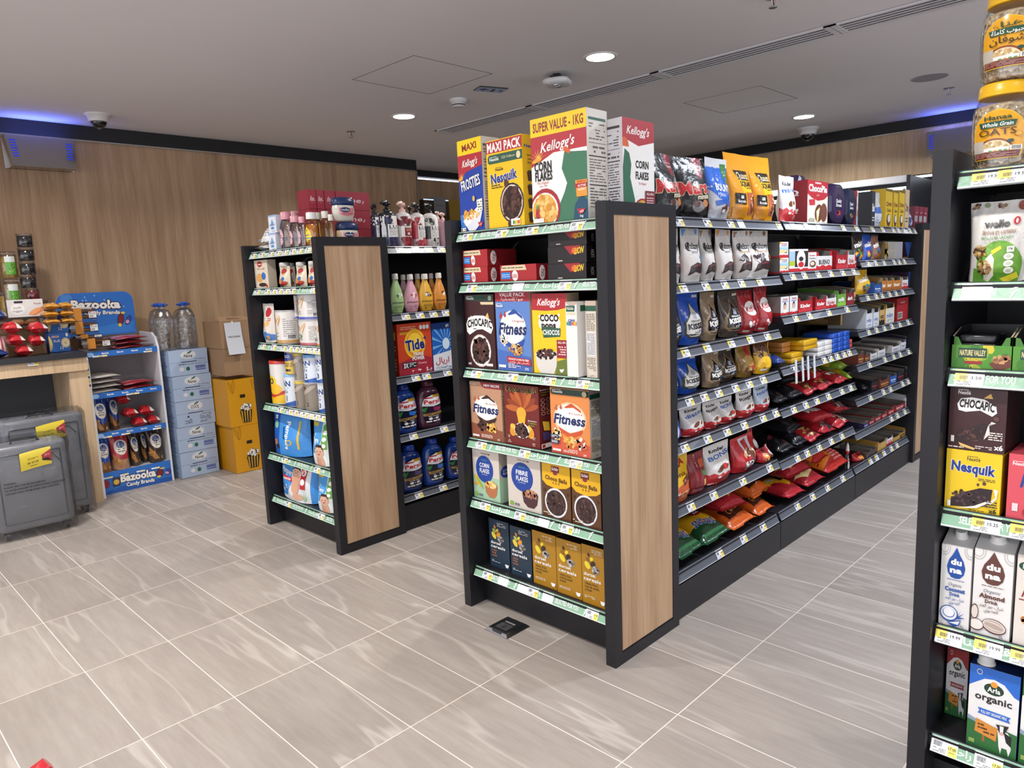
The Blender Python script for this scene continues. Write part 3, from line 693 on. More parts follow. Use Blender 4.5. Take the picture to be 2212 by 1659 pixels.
def curve(*pts, n=5):
    """smooth profile through (z, r) points"""
    o = []
    for i in range(len(pts)-1):
        p0, p1, p2, p3 = pts[max(0, i-1)], pts[i], pts[i+1], pts[min(len(pts)-1, i+2)]
        for k in range(n):
            t = k/n; h0 = lambda j: .5*((2*p1[j])+(-p0[j]+p2[j])*t+(2*p0[j]-5*p1[j]+4*p2[j]-p3[j])*t*t+(-p0[j]+3*p1[j]-3*p2[j]+p3[j])*t**3)
            z = p1[0]+(p2[0]-p1[0])*t; o.append((z, max(.0005, h0(1))))
    return o+[pts[-1]]

# ---------------------------------------------------------------- artwork
WH, RD, YL, BK, NV = 'f4f2ee', 'b3262f', 'f2cf1c', '1c1a1c', '1b3a8c'
FL = ['e2a94c', 'f0c678', 'd18f35']; CH = ['3a2320', '4e302a', '2b1918', '5d3c33']
def nutri(a, bg='dedad2', ink='6a6660', hd='2f6350', gap=.25):
    a.R(0, 0, 1, 1, bg).R(.08, .9, .92, .925, hd).lines(.1, .72, .9, .88, 6, ink, .4, .6).R(.08, .695, .92, .7, ink).lines(.1, .6, .9, .68, 2, ink).R(.08, .575, .92, .585, '333').lines(.1, .34, .9, .56, 9, ink, .35).R(.08, .315, .92, .325, '333').lines(.1, .14, .9, .3, 6, ink).R(.08, .12, .92, .125, ink).T('1kg', .8, .07, .022, '444', b=1)
def gda(a, x, y, w=.22, col='f0ece6'):
    for i in range(5): a.R(x+i*w/5, y, x+i*w/5+w/5.6, y+.035, col)
def sun(a, x, y, s=.12):
    for i in range(7):
        t = radians(20+i*24); a.P([(x-.012, y), (x+.012, y), (x+s*1.3*cos(t), y+s*sin(t)*a.w/a.h*1.2)], 'f0c35a')
    a.E(x-.03, y-.01, s*.8, s*.16, 'e5a63a', rot=12)
def kel(a, x, y, h, w, rot=0): a.T("Kellogg's", x, y, h, WH, w, sh=.3, b=1, rot=rot)
def nes(a, x, y, h, w, col=WH): a.T('Nestlé', x, y, h, col, w, b=1); a.R(x-w/2, y+h*.62, x+w*.32, y+h*.75, col)
def a_frost(a):
    a.R(0, 0, 1, 1, '1c3f9e').R(0, 0, .2, .2, '3f7ed0').R(0, .84, 1, 1, YL).T('MAXI', .5, .92, .07, '8d2328', .6, b=2, rot=3).P([(0, .84), (0, .56), (.35, .66), (1, .7), (1, .84)], 'ad2c36'); sun(a, .14, .6); kel(a, .52, .755, .075, .62, 4)
    a.T('FROSTIES', .5, .535, .115, WH, .8, b=1.2, rot=10, out='14245e', ow=.6)
    a.E(.25, .16, .1, .09, 'e8a33f').P([(.12, .13), (.86, .29), (.93, .2), (.8, .07), (.6, .01), (.36, .02)], 'd9dce4').P([(.14, .13), (.85, .29), (.8, .19), (.3, .07)], 'eef0f4').bits(.5, .19, .33, .055, FL, 46, .04).E(.62, .36, .05, .03, 'e5b25a')
    a.P([(.74, .34), (.97, .35), (.97, .22), (.76, .2)], 'e6ead8').lines(.78, .22, .95, .33, 4, '335'); a.P([(.76, .1), (.97, .1), (.9, .05), (.82, .05)], RD).T('x25', .865, .078, .02, WH).R(.03, .02, .25, .055, 'e8e6e0').lines(.05, .025, .23, .05, 1, '333', .6)
def a_nesq(a):
    a.R(0, 0, 1, 1, 'eec21f').R(0, .86, 1, .99, 'b62f36').T('MAXI PACK', .5, .925, .1, WH, .94, b=2).P([(.04, .81), (.08, .84), (1, .84), (1, .74), (.08, .74), (.04, .76)], '2f5a48'); nes(a, .22, .79, .035, .26); a.T('52% Vollkorn', .62, .795, .028, 'e8e0b8', .36).E(.9, .79, .055, .04, 'e6d8ae')
    nes(a, .36, .67, .03, .22, '2a2626'); a.T('Nesquik', .48, .585, .11, NV, .74, b=2, rot=4, out=WH, ow=.5).lines(.12, .46, .45, .51, 2, '333')
    a.E(.68, .28, .33, .22, '22263c').bowl(.68, .28, .3, .2, 'd8c4b4', CH, 60, .062).E(.55, .5, .06, .045, '54362e').E(.62, .05, .06, .04, '4a2f28').R(.65, .03, .9, .1, WH)
    for i, c in enumerate(('2d7a3e', '8fbf3f', 'f0d23a', 'e8913a', 'd8452e')): a.R(.7+i*.038, .04, .735+i*.038, .08, c)
def a_nesqs(a):
    a.R(0, 0, 1, 1, 'e3b51c'); a.T('Nesquik', .5, .88, .035, NV, .8, b=2)
    for i in range(3): a.T(('Entdecke', 'weitere', 'Sorten')[i], .5, .78-i*.04, .022, '222', .5, b=1)
    for i in range(4): a.P([(.2, .6-i*.15), (.8, .6-i*.15), (.75, .5-i*.15), (.25, .5-i*.15)], '4a3026').R(.25, .6-i*.15, .75, .615-i*.15, '2f5a48')
def flakes(a, y0=1, small=False):
    red = .83 if not small else 1.0
    a.R(0, 0, 1, 1, WH)
    if not small: a.R(0, .83, 1, 1, YL).T('SUPER VALUE - 1KG', .5, .915, .085, '8f262c', .9, b=2)
    a.P([(0, red), (0, .55 if not small else .8), (.2, .6 if not small else .78), (.42, .66) if not small else (.5, .74), (1, .66) if not small else (1, .8), (1, red)], 'b5303a')
    if small:
        kel(a, .5, .89, .08, .7); a.P([(0, .52), (.06, .7), (.2, .66), (.26, .55), (.22, .42), (.36, .2), (.32, 0), (0, 0)], '2f6a50').E(.06, .72, .13, .09, 'd8622f', 0, 180); a.T('CORN', .6, .56, .075, BK, .42, b=2).T('FLAKES', .6, .45, .075, BK, .42, b=2).T('The Original', .6, .37, .025, RD, .24, sh=.3)
        a.bowl(.6, .04, .32, .18, RD, FL, 40, .06).bits(.52, .12, .1, .06, ['c22b3a', '8aa84c'], 10, .05).R(.68, .12, 1, .3, '7e2230').T('ALL-IN-1', .84, .27, .025, WH, .24, b=1).lines(.72, .14, .95, .24, 4, 'e8c8c8')
    else:
        sun(a, .14, .62); kel(a, .5, .735, .09, .6, 4); a.P([(.62, .66), (.72, .64), (1, .62), (1, 0), (.44, 0), (.46, .12), (.6, .28), (.65, .36), (.56, .5)], '3d7557').P([(.74, 0), (.78, .16), (.9, .24), (1, .18), (1, 0)], '1f4b66').P([(.6, .66), (.6, .7), (.72, .66), (.7, .62)], 'd9602c')
        a.T('CORN', .22, .55, .085, BK, .32, b=2).T('FLAKES', .23, .46, .085, BK, .32, b=2).T('The Original', .21, .395, .025, RD, .22, sh=.3).T('Since 1906', .22, .365, .018, RD, .14, sh=.3)
        a.E(.24, .14, .28, .2, 'a32733').bowl(.23, .13, .25, .17, WH, FL, 60, .05).bits(.07, .1, .05, .1, ['b92f3c', '86a04a'], 8, .05).P([(.8, .37), (1, .37), (1, .22), (.82, .22)], 'e9973a').R(.8, .3, 1, .34, RD).T('ACTIVE', .91, .318, .02, WH, .14, b=1).T('ALERT', .91, .285, .02, WH, .13, b=1).T('ENERGY', .91, .355, .018, RD, .15, b=1)
        a.P([(.82, .11), (.97, .11), (.92, .065), (.86, .065)], RD).T('x33', .9, .087, .022, WH, b=1).T('1kg', .9, .045, .022, WH, b=1).R(.02, .02, .22, .06, 'e6e2dc')
def a_kit(a):
    a.R(0, 0, 1, 1, 'a5262c').P([(.02, .68), (.06, .97), (.7, .97), (.74, .68)], 'd9c7a4').lines(.06, .76, .66, .9, 1, '4a3a2a', .35).R(.03, .2, .29, .58, '2f7fcb').lines(.05, .28, .27, .5, 2, 'cfe2f6', .3); kk(a, .42, .38, .085, .3)
def kk(a, x, y, rx, ry): a.E(x, y, rx, ry, WH, rot=8).T('KitKat', x, y, ry*.8, 'b0202a', rx*1.7, sh=.2, b=1.5, rot=6)
def a_kits(a): a.R(0, 0, 1, 1, '8f2026'); a.E(.2, .5, .1, .42, WH).T('KitKat', .2, .5, .34, 'a5262c', .16, b=1, rot=90)
def a_lion(a):
    a.R(0, 0, 1, 1, '1f1a1d').P([(.43, 1), (.86, 1), (.74, .62), (.6, .48)], '9c2730').E(.7, .7, .08, .2, 'd96a2a', n=7).T('LION', .82, .72, .36, 'f0c433', .22, b=2, sh=.35, rot=6, out='3a1614', ow=.5).R(0, .42, 1, .44, '2b2529').lines(.05, .1, .4, .22, 1, 'cfc9c4', .5, 1)
def a_choca(a):
    a.R(0, 0, 1, 1, '3d1d20').P([(.02, .92), (.06, .99), (1, .99), (1, .91)], '23443a'); nes(a, .2, .95, .035, .26); a.E(.88, .95, .06, .032, '9fae98').P([(.55, .9), (1, .9), (1, .865), (.58, .865)], 'd9c8a2').P([(.2, .72), (.35, .69), (.3, .6), (.22, .66)], 'e0b765').P([(.8, .76), (.68, .69), (.72, .62), (.84, .68)], 'e0b765')
    a.P([(.03, .6), (.12, .69), (.35, .72), (.65, .72), (.9, .66), (.96, .56), (.88, .48), (.6, .54), (.4, .53), (.14, .46), (.05, .5)], WH).T('CHOCAPIC', .5, .6, .1, BK, .84, b=2.4, arc=.035).lines(.28, .53, .7, .555, 1, '333')
    a.E(.5, .25, .36, .22, 'd8ccc4').bowl(.5, .25, .33, .2, WH, CH, 55, .075); gda(a, .7, .05); a.T('645', .12, .07, .03, WH, b=1)
def fit(a, bg, lo, word, top=None, dk='2a1c18', bits=(), warm='b5674a'):
    a.R(0, 0, 1, 1, bg).P([(0, 0), (1, 0), (1, .2), (0, .28)], lo); top and top(a)
    a.E(.5, .56, .38, .21, 'f3e9e0').E(.5, .55, .33, .18, WH).P([(.1, .68), (.16, .76), (.2, .68), (.16, .66)], warm).P([(.24, .7), (.28, .77), (.32, .7), (.28, .68)], warm).P([(.36, .72), (.55, .79), (.78, .7), (.8, .66), (.6, .73), (.42, .71)], dk)
    a.T('Fitness', .5, .545, .145, '1d2f63', .8, sh=.2, b=2).T(word, .66, .64, .03, warm, .34, sh=.25)
    a.P([(.2, .42), (.5, .34), (.84, .42), (.78, .34), (.5, .27), (.28, .34)], dk)
    for x, y, rx, ry, c in bits: a.bits(x, y, rx, ry, c, 26, .045)
    gda(a, .05, .05); a.T('375', .88, .05, .03, WH, b=1).lines(.34, .05, .7, .11, 3, 'f4e4da')
def a_fitblue(a):
    fit(a, '5d83c4', '466cb6', 'Original', lambda a: a.R(0, .88, 1, 1, 'a32a38').T('VALUE PACK', .5, .965, .045, WH, .74, b=1).T(ar('عبوة إقتصادية'), .5, .913, .04, WH, .66), '2d4f9e', [(.22, .4, .1, .07, ['d9c8b0', 'eef0f2']), (.58, .28, .2, .07, ['cf9c58', 'e0bb80', 'b98243'])], 'a5404a'); nes(a, .14, .83, .035, .2)
    a.P([(.3, .2), (1, .17), (1, .09), (.32, .12)], 'b02c38').T('CRUNCHY & HIGH IN FIBER', .65, .162, .024, WH, .6, b=1, rot=-2).T(ar('مقرمش عالي بالالياف'), .65, .125, .024, WH, .6)
def a_fitchoc(a):
    fit(a, 'b98d70', '8d5138', 'Milk Chocolate', lambda a: a.P([(.34, 1), (1, 1), (1, .9), (.48, .9), (.4, .93)], '8f2832').T('NEW RECIPE', .7, .95, .04, WH, .5, b=2), '3a2420', [(.38, .26, .18, .1, CH), (.66, .24, .14, .08, FL)]); nes(a, .14, .96, .03, .24, 'd8cbbd')
def a_fitfruit(a):
    fit(a, 'dd8a4c', 'cf5a40', 'Fruits', lambda a: a.P([(.02, .95), (.06, .99), (1, .99), (1, .9), (.06, .9), (.02, .92)], '26443a') and a.E(.5, .55, .42, .25, 'f0c9a0'), 'c9542f', [(.5, .2, .18, .09, FL), (.78, .2, .12, .08, ['c4553c', 'efe2d8', 'd8783f']), (.16, .3, .1, .08, ['e8c46a', 'f2ead8'])]); nes(a, .22, .95, .04, .26); a.E(.9, .945, .06, .04, 'b9b08c')
    for y in (.3, .22): a.P([(0, y), (.2, y), (.24, y-.03), (.2, y-.06), (0, y-.06)], '1b2c50').lines(.03, y-.05, .19, y-.01, 2, WH, .5)
def a_coco(a):
    a.R(0, 0, 1, 1, 'ecc523').P([(0, 1), (1, 1), (1, .83), (.75, .8), (.4, .79), (0, .8)], 'b02c34'); kel(a, .5, .9, .085, .64); a.E(.5, .64, .32, .11, WH).E(.22, .72, .03, .02, WH).E(.78, .74, .03, .02, WH).T('COCO', .5, .705, .08, '2a1a1a', .54, b=3).T('pops', .48, .62, .075, '2a1a1a', .42, b=3).P([(.28, .6), (.82, .58), (.8, .48), (.32, .46)], '2d5a44').T('CHOCOS', .55, .53, .06, WH, .48, b=2)
    a.P([(.62, 0), (1, 0), (1, .22), (.7, .18)], '6b7a33').R(.7, .22, 1, .44, '96242e').T('ALL-IN-1', .86, .41, .025, WH, .26, b=1).lines(.74, .25, .96, .37, 4, 'f0d8d8').P([(.06, .26), (.7, .3), (.68, .12), (.6, .02), (.2, .02), (.1, .1)], 'd6d2cc').E(.38, .26, .32, .045, 'e8e4de').bits(.38, .26, .27, .06, CH, 44, .045).P([(.76, .08), (.9, .09), (.86, .05), (.8, .045)], WH)
def a_cini(a): a.R(0, 0, 1, 1, 'e4e2de').P([(0, 1), (1, 1), (1, .97), (.6, .94), (.2, .96)], 'b8a79a').P([(.05, .95), (.85, .95), (.8, .87), (.05, .87)], '2a5a45'); nes(a, .42, .91, .028, .6); a.R(.1, .83, .9, .86, 'd8ccb0'); a.T('CINI', .5, .755, .03, NV, .6, b=2); [a.T(c, .16+i*.22, .715, .05, k, .2, b=3) for i, (c, k) in enumerate(zip('MINIS', ('6aa84f', '2f7fcb', 'd8452e', 'f0b03a', '7a4a9c')))]
def a_cinif(a): a.R(0, 0, 1, 1, 'e6e3df').P([(.1, .95), (1, .95), (1, .87), (.1, .87)], '2a5a45'); nes(a, .55, .91, .035, .6); a.E(.85, .72, .3, .1, '6a3f2c').P([(.3, .55), (1, .6), (1, .35), (.5, .4)], 'b98a5c').bits(.75, .45, .25, .1, ['a8744a', 'c99a68'], 20, .06)
def a_cinin(a): a.R(0, 0, 1, 1, 'd9cfc0').P([(.0, .94), (1, .94), (1, .87), (0, .87)], '2a5a45').R(0, .94, 1, 1, 'c7b3a4').lines(.1, .62, .9, .84, 10, '665').R(.1, .3, .9, .6, 'e6e4e2').lines(.14, .31, .86, .59, 14, '667').lines(.1, .1, .9, .28, 8, '776').T(ar('نحن'), .5, .05, .025, '333')
def a_shell(a):
    a.R(0, 0, 1, 1, '6e2420')
    for i in range(9): t = radians(15+i*20); a.E(.52+.26*cos(t), .6+.2*sin(t), .22, .05, ('a8512a', '8f3f22', 'b9632f')[i % 3], rot=degrees_(t))
    a.E(.5, .55, .14, .1, 'e0a63a').P([(.38, .5), (.62, .5), (.58, .34), (.42, .34)], 'e3b030').T('Cocoa Shells', .5, .93, .085, BK, .86, b=2.5, out='d8b24a', ow=.3)
    for x in (.26, .74): a.E(x, .26, .14, .08, 'd6952f', rot=60 if x < .5 else -60).E(x-.03, .32, .07, .045, 'e8bb45')
    a.E(.5, .27, .22, .13, 'e6dccb').bowl(.5, .27, .2, .115, WH, CH, 40, .06).T('Enriched in', .82, .45, .02, WH, .24, b=1).T('7 Vitamins', .82, .415, .02, '8fc24a', .24, b=1).T('& Iron', .8, .38, .02, '8fc24a', .16, b=1)
    for x, y, t1, t2 in ((.13, .17, 'Low', 'Salt'), (.14, .09, 'No', 'Colors'), (.85, .19, 'Gluten', 'Free'), (.85, .09, 'GMO', 'Free')): a.T(t1, x, y, .02, 'e8d8c0', b=1).T(t2, x, y-.025, .02, 'e8d8c0', b=1)
def a_shells(a): a.R(0, 0, 1, 1, '5b1d1c').T('Enriched in', .45, .94, .02, WH, .7, b=1).T('7 Vitamins', .45, .9, .02, '8fc24a', .7).T('& Iron', .4, .86, .02, '8fc24a', .4); [a.E(.3+(i % 2)*.4, .78-(i//2)*.07, .15, .028, 'c9a49a').E(.3+(i % 2)*.4, .78-(i//2)*.07, .12, .022, '5b1d1c') for i in range(8)]; a.P([(.2, .45), (.7, .42), (.75, .28), (.3, .3)], 'e3b83a').P([(.2, .28), (.7, .26), (.68, .14), (.22, .14)], '4a3a6e').R(.06, .02, .94, .09, WH).R(.12, .03, .35, .08, RD)
def degrees_(t): return t*180/pi
def a_gf(w1, lower=None, bowl=('b07048', ['e8c070', 'f2d89a', 'd8a850'])):
    def f(a):
        a.R(0, 0, 1, 1, 'cfc6bc'); lower and a.R(0, 0, 1, .48, lower); a.T('WHOLESOME', .5, .93, .035, '2a2a30', .36, b=.6).E(.45, .62, .33, .27, '1d4295', n=30).T('ORGANIC', .45, .8, .03, '5aa07a', .2).T(w1, .45, .7, .085, WH, .36, b=1).T('FLAKES', .45, .59, .085, WH, .36, b=1).T('GLUTEN FREE', .44, .515, .02, 'dfe6f2', .22)
        a.bits(.4, .7, .5, .3, ['c4bbb0'], 1, .01)
        if lower: a.E(.2, .36, .2, .05, 'e8b53a', rot=-55).E(.25, .33, .2, .03, '8fae4c', rot=-50).E(.1, .3, .06, .03, 'd9932f')
        a.P([(.44, .32), (.92, .32), (.88, .16), (.78, .08), (.6, .08), (.48, .16)], bowl[0]).E(.68, .33, .24, .075, bowl[0]).bits(.68, .335, .2, .055, bowl[1], 34, .05).R(.06, .06, .17, .13, '7cab3c').E(.24, .09, .03, .025, '667').E(.32, .09, .03, .025, '667')
    return f
def a_gfs(a): a.R(0, 0, 1, 1, 'b7aea4').R(0, 0, 1, .48, '9fc2a4').E(.6, .6, .5, .12, '1d4295').T('CORN', .6, .63, .045, WH, .6).T('FLAKES', .6, .57, .045, WH, .6)
def a_choco(a): a.R(0, 0, 1, 1, '5b3a20').P([(0, 1), (1, 1), (1, .66), (.85, .6), (.5, .56), (.15, .6), (0, .68)], 'e0ae1d').R(.33, .86, .62, .97, '7a1f2b').T('Schär', .475, .92, .055, WH, .24, b=1.5).E(.475, .84, .08, .035, '8f2f3a').T('Choco Balls', .5, .735, .075, '4f2a14', .78, b=2, rot=-3); [a.E(.4+i*.1, .66, .022, .02, '8a5a1c') for i in range(3)]; a.E(.48, .3, .4, .27, 'dfe2e8', n=28).E(.48, .3, .35, .235, '3a2620', n=28).bits(.48, .3, .33, .22, ['3d2828', '4b3131', '2b1c1e', '5a3f3c'], 70, .045, .95).lines(.03, .05, .4, .11, 2, 'e8dcc8').E(.9, .5, .04, .025, '4a3020').E(.08, .5, .04, .025, '4a3020')
def a_dorset(bg, t2, lf, rows):
    def f(a):
        a.R(0, 0, 1, 1, bg).lines(.42, .86, .86, .95, 3, 'e8e4d8', .3)
        a.P([(.335, .58), (.35, .58), (.35, .8), (.335, .8)], lf[4])
        for x, y, l, w_, r, c in ((.24, .66, .15, .05, -50, lf[0]), (.26, .76, .1, .035, -40, lf[1]), (.3, .84, .07, .025, -65, lf[2]), (.42, .78, .08, .03, 40, lf[0]), (.48, .7, .12, .05, 45, lf[3])): a.leaf(x, y, l, w_, r, c)
        a.E(.58, .61, .16, .07, '8f8a86').bits(.58, .61, .12, .055, ['c9c4be', '5a5654', 'aaa49e'], 18, .05).T('dorset', .34, .515, .062, WH, .5, b=1).T('cereals', .44, .435, .062, WH, .72, b=1)
        for i, t in enumerate(rows): a.T(t, .12, .355-i*.055, .04, t2, None, al=0, b=.5)
        a.lines(.1, .1, .55, .15, 2, WH, .3).P([(.76, .12), (.96, .12), (.92, .06), (.86, .05), (.8, .06)], WH)
    return f
def a_pouchbase(a, bg): a.R(0, 0, 1, 1, bg)
def a_mars(a): a.R(0, 0, 1, 1, '131316').P([(.62, 1), (.9, 1), (.86, .7), (.76, .64), (.66, .7)], '8f2430').R(.66, .8, .86, .82, 'caa').T('GREAT TO', .76, .86, .03, 'e8d0d0', .2).T('SHARE', .76, .8, .035, 'e8d0d0', .18, b=1).T('Mars', .48, .5, .2, 'c22f36', .86, sh=.25, b=2, out='d8c9a6', ow=.7, rot=5).T('minis', .66, .36, .08, 'e3d8b8', .4, b=2, sh=.3, rot=4).E(.5, .2, .2, .09, '8d8a8c').E(.42, .24, .12, .05, '5a3a34').E(.72, .25, .08, .06, 'b87a48').P([(.82, .2), (.98, .24), (.94, .14), (.84, .12)], '8f2430')
def a_bounty(a): a.R(0, 0, 1, 1, 'b9bcc2').P([(0, .86), (1, .86), (1, .36), (.7, .3), (.3, .34), (0, .5)], '2b66c8').R(0, .86, 1, 1, 'cfd0d4').P([(.66, .92), (.93, .92), (.93, .62), (.8, .6), (.68, .62)], '3f7f45').T('GREAT TO', .8, .79, .03, 'e8f0e0', .2).T('SHARE', .8, .74, .03, 'e8f0e0', .18).E(.8, .67, .08, .035, '3a6fc8').T('9x', .38, .66, .06, WH, b=1).T('BOUNTY', .56, .52, .12, WH, .72, b=2, rot=-3).T('Minis', .38, .41, .07, 'e8ecf4', .26, sh=.2).P([(.16, .3), (.5, .34), (.9, .28), (.88, .2), (.5, .26), (.2, .22)], '2257b4').P([(.36, .2), (.55, .26), (.6, .16), (.42, .1)], '5a2c28').R(.4, .12, .5, .17, WH).E(.9, .34, .1, .07, 'e6e2dc').bars(.88, .08, .98, .2, '335')
def a_quanta(a): a.R(0, 0, 1, 1, 'd9921b').P([(.3, .7), (.78, .7), (.78, .4), (.4, .42)], 'e8b51f').P([(.24, .75), (.8, .75), (.84, .6), (.36, .6)], '2c2118').T('Quanta', .55, .675, .1, 'd9c8a0', .46, b=1).T('SQUARES', .6, .55, .075, '2c2118', .46, b=2.5).lines(.52, .47, .78, .5, 1, '543').P([(.5, .42), (.96, .42), (1, .1), (.56, .1)], 'b5603a').bits(.76, .26, .17, .14, ['4a2f1c', 'c8745a', 'e0a890', '7a4a2c'], 36, .06, .5).R(.1, .24, .44, .4, '1c1818').T('60', .27, .345, .05, WH, b=2).T('kcals', .27, .285, .04, WH, .24, b=1).P([(.05, .05), (.5, .05), (.5, .2), (.05, .2)], 'c47f16')
def galaxy(ac, word, mini=False):
    def f(a):
        a.R(0, 0, 1, 1, 'd7d2ce').R(0, .86, 1, 1, 'c6c1be').P([(.05, .98), (.3, .98), (.1, .84)], ac).E(.82, .94, .07, .05, ac).T('Galaxy', .5, .68, .12, '1b1718', .74, sh=.25, b=1.2).P([(.12, .63), (.3, .75), (.34, .72), (.22, .62), (.32, .58), (.2, .58)], '1b1718').T(word, .5, .56, .045, 'b98a4a' if mini else '5a5250', .6 if mini else .36)
        if mini: a.E(.38, .42, .26, .1, 'e6e2de').bits(.38, .42, .22, .09, ['3a2626', '8a8a90', 'f2f0ee', '5a4444'], 30, .07, .5)
        a.P([(.12, .12), (.2, .3), (.45, .37), (.8, .34), (1, .26), (1, .18), (.7, .16), (.4, .2)], '2f1d1e').P([(.2, .28), (.45, .35), (.75, .32), (.5, .3)], '6a3434').P([(.74, .5), (.96, .42), (.98, .22), (.82, .18)], ac).E(.85, .28, .08, .05, '4a2c28')
    return f
def kiss(bg, lab, ink, trim):
    def f(a): a.R(0, 0, 1, 1, bg).P([(.5, .84), (.66, .62), (.92, .42), (.94, .2), (.8, .13), (.2, .13), (.06, .2), (.08, .42), (.34, .62)], trim).P([(.5, .78), (.62, .6), (.86, .42), (.88, .22), (.76, .16), (.24, .16), (.12, .22), (.14, .42), (.38, .6)], lab).P([(.46, .62), (.6, .6), (.55, .48), (.42, .5)], '9aa2b4').T("HERSHEY'S", .5, .45, .04, ink, .42, b=1).T('KISSES', .5, .36, .1, ink, .66, b=3, rot=3).T(ar('كيسز'), .46, .26, .06, ink).lines(.54, .24, .82, .28, 1, '4a7fc8').R(.7, .88, .94, .93, 'cfc8b8')
    return f
def a_kkbag(a): a.R(0, 0, 1, 1, '9f2129').P([(0, 1), (1, 1), (.9, .86), (.1, .86)], '7d1820'); kk(a, .52, .58, .38, .16); a.P([(.1, .3), (.9, .34), (.9, .14), (.2, .1)], '8a1c24').bits(.55, .22, .26, .07, ['efe6e2', 'b0202a', '8a1c24'], 16, .08).R(.08, .04, .4, .08, 'b9b4a8')
def a_reese(a): a.R(0, 0, 1, 1, 'e0ae18').P([(0, 1), (1, 1), (.8, .55), (.5, .7), (.2, .5), (0, .6)], '5a2f18').T('Noxe', .5, .88, .14, '3a2010', .7, sh=.2, b=1.5).P([(.55, .6), (.95, .5), (.9, .3)], '2a3a6c').R(.15, .1, .45, .16, WH).T('60', .3, .2, .05, '3a2010', b=1)
def kinder(word, ink='2a5fb0', xtra=None, bg='d9d6d4'):
    def f(a):
        a.R(0, 0, 1, 1, bg).P([(0, 0), (1, 0), (1, .22), (.9, .27), (.8, .23), (.66, .29), (.54, .24), (.42, .3), (.3, .25), (.16, .31), (.06, .26), (0, .3)], 'bf2a2e').T('Kinder', .5, .84, .085, '1a1a1e', .6, b=2).T(word, .5, .7, .1, ink, .8, b=1.5, rot=4).E(.4, .4, .16, .06, '6a3d2a', rot=15).E(.62, .42, .13, .07, 'f2ead8', rot=20).E(.63, .42, .08, .045, '7a4a30', rot=20).E(.3, .2, .05, .03, 'e8e4e2').lines(.5, .08, .92, .16, 3, 'f0c8c8')
        xtra and xtra(a)
    return f
def a_bon(a): a.R(.5, .36, .62, .5, 'bf2a2e')
def redbag(bg='a8242c', word='', ac='e8e0d8', c2='5a1a20'):
    def f(a):
        a.R(0, 0, 1, 1, bg).P([(.5, 1), (.8, 1), (.7, .5), (.9, .1), (.6, 0), (.4, .5)], c2).E(.5, .5, .3, .16, ac)
        word and a.T(word, .5, .5, .16, bg, .5, b=2, rot=8)
        a.bits(.5, .22, .3, .1, ['4a2a22', ac, '7a4a30'], 14, .07)
    return f
def a_ferrmix(a): a.R(0, 0, 1, 1, 'b3242b').P([(.3, .94), (.75, .94), (.68, .5), (.4, .5)], 'c9c4c8').P([(.4, .86), (.64, .9), (.6, .6), (.44, .56)], 'a5222a').bits(.55, .5, .22, .12, ['e8d8c0', '6a3a28', 'c89a68'], 14, .07).P([(.25, .3), (.85, .34), (.8, .08), (.3, .08)], '8d888a').bits(.55, .2, .24, .09, ['e6e2dc', '5a5258', '9a2630', '3a3a44'], 24, .06)
def a_tola(a): a.R(0, 0, 1, 1, 'e3b41d').P([(0, 0), (1, 0), (1, .36), (.6, .42), (.2, .34), (0, .38)], 'cc5a26').T('TOLA', .42, .78, .14, 'a3242c', .8, b=2.5, rot=10).T('minis', .5, .6, .09, '6a2a1c', .5, b=1).P([(.55, .48), (.85, .56), (.88, .44), (.6, .34)], '5a2f28').R(.6, .42, .72, .48, 'b5685a').T('Real', .22, .24, .06, WH, .3, b=1).lines(.4, .08, .9, .24, 4, 'f0d0a0')
def a_redbox(a): a.R(0, 0, 1, 1, '7d1c24').T('sini', .4, .8, .12, 'c9a8a0', .4, rot=90).R(.62, .62, .92, .8, 'c45a2c').R(.62, .42, .95, .54, '3f7a44').R(.6, .18, .95, .34, 'd8a86a').lines(.1, .05, .9, .14, 2, 'c9a0a0')
def a_snick(a): a.R(0, 0, 1, 1, '1d4a2c').P([(0, .7), (1, .5), (1, .2), (0, .34)], 'e0a81e').P([(0, 1), (1, .8), (1, .62), (0, .84)], '1d2f7c').T('SNICKERS', .45, .3, .12, '2b4a9c', .6, b=2, rot=-12, out=WH, ow=.4).E(.6, .55, .2, .09, 'a8242c').T('x25', .6, .55, .07, WH, .2, b=2).E(.3, .66, .12, .06, '7a3a2c').P([(.1, .12), (.9, .12), (.9, .08), (.1, .08)], '2f6a40')
def a_orange(a): a.R(0, 0, 1, 1, 'c65a1e').P([(.15, .44), (.9, .5), (.85, .2), (.15, .16)], '3a1d14').T('Chocolate', .52, .33, .1, 'd8a048', .5, b=1.5, rot=10).P([(.1, .95), (.7, .9), (.6, .72), (.2, .7)], 'd97a2c').E(.4, .84, .16, .05, '5a2a1a')
def a_mix(a): a.R(0, 0, 1, 1, 'ab2630').P([(0, .7), (.5, .62), (.8, .3), (.6, .2), (.3, .45), (0, .5)], 'e0b01c').P([(.3, .95), (.8, .95), (.7, .7), (.4, .7)], '2a5fa8').P([(.5, .6), (.8, .62), (.75, .4), (.5, .4)], '1c1a20').E(.3, .55, .14, .04, 'd8c8a8', rot=-20)
def a_crem(a): a.R(0, 0, 1, 1, 'a3262e').P([(.2, 1), (1, .95), (1, .55), (.55, .5)], 'e0cf94').T("Werther's", .55, .86, .12, '3a1a14', .7, sh=.25, b=1.5).E(.75, .7, .16, .08, 'd0a24a').P([(0, .3), (.9, .42), (.95, .25), (.3, .12)], 'e0cf94').T('Toffee', .55, .3, .1, 'a3262e', .5, b=2, rot=6)
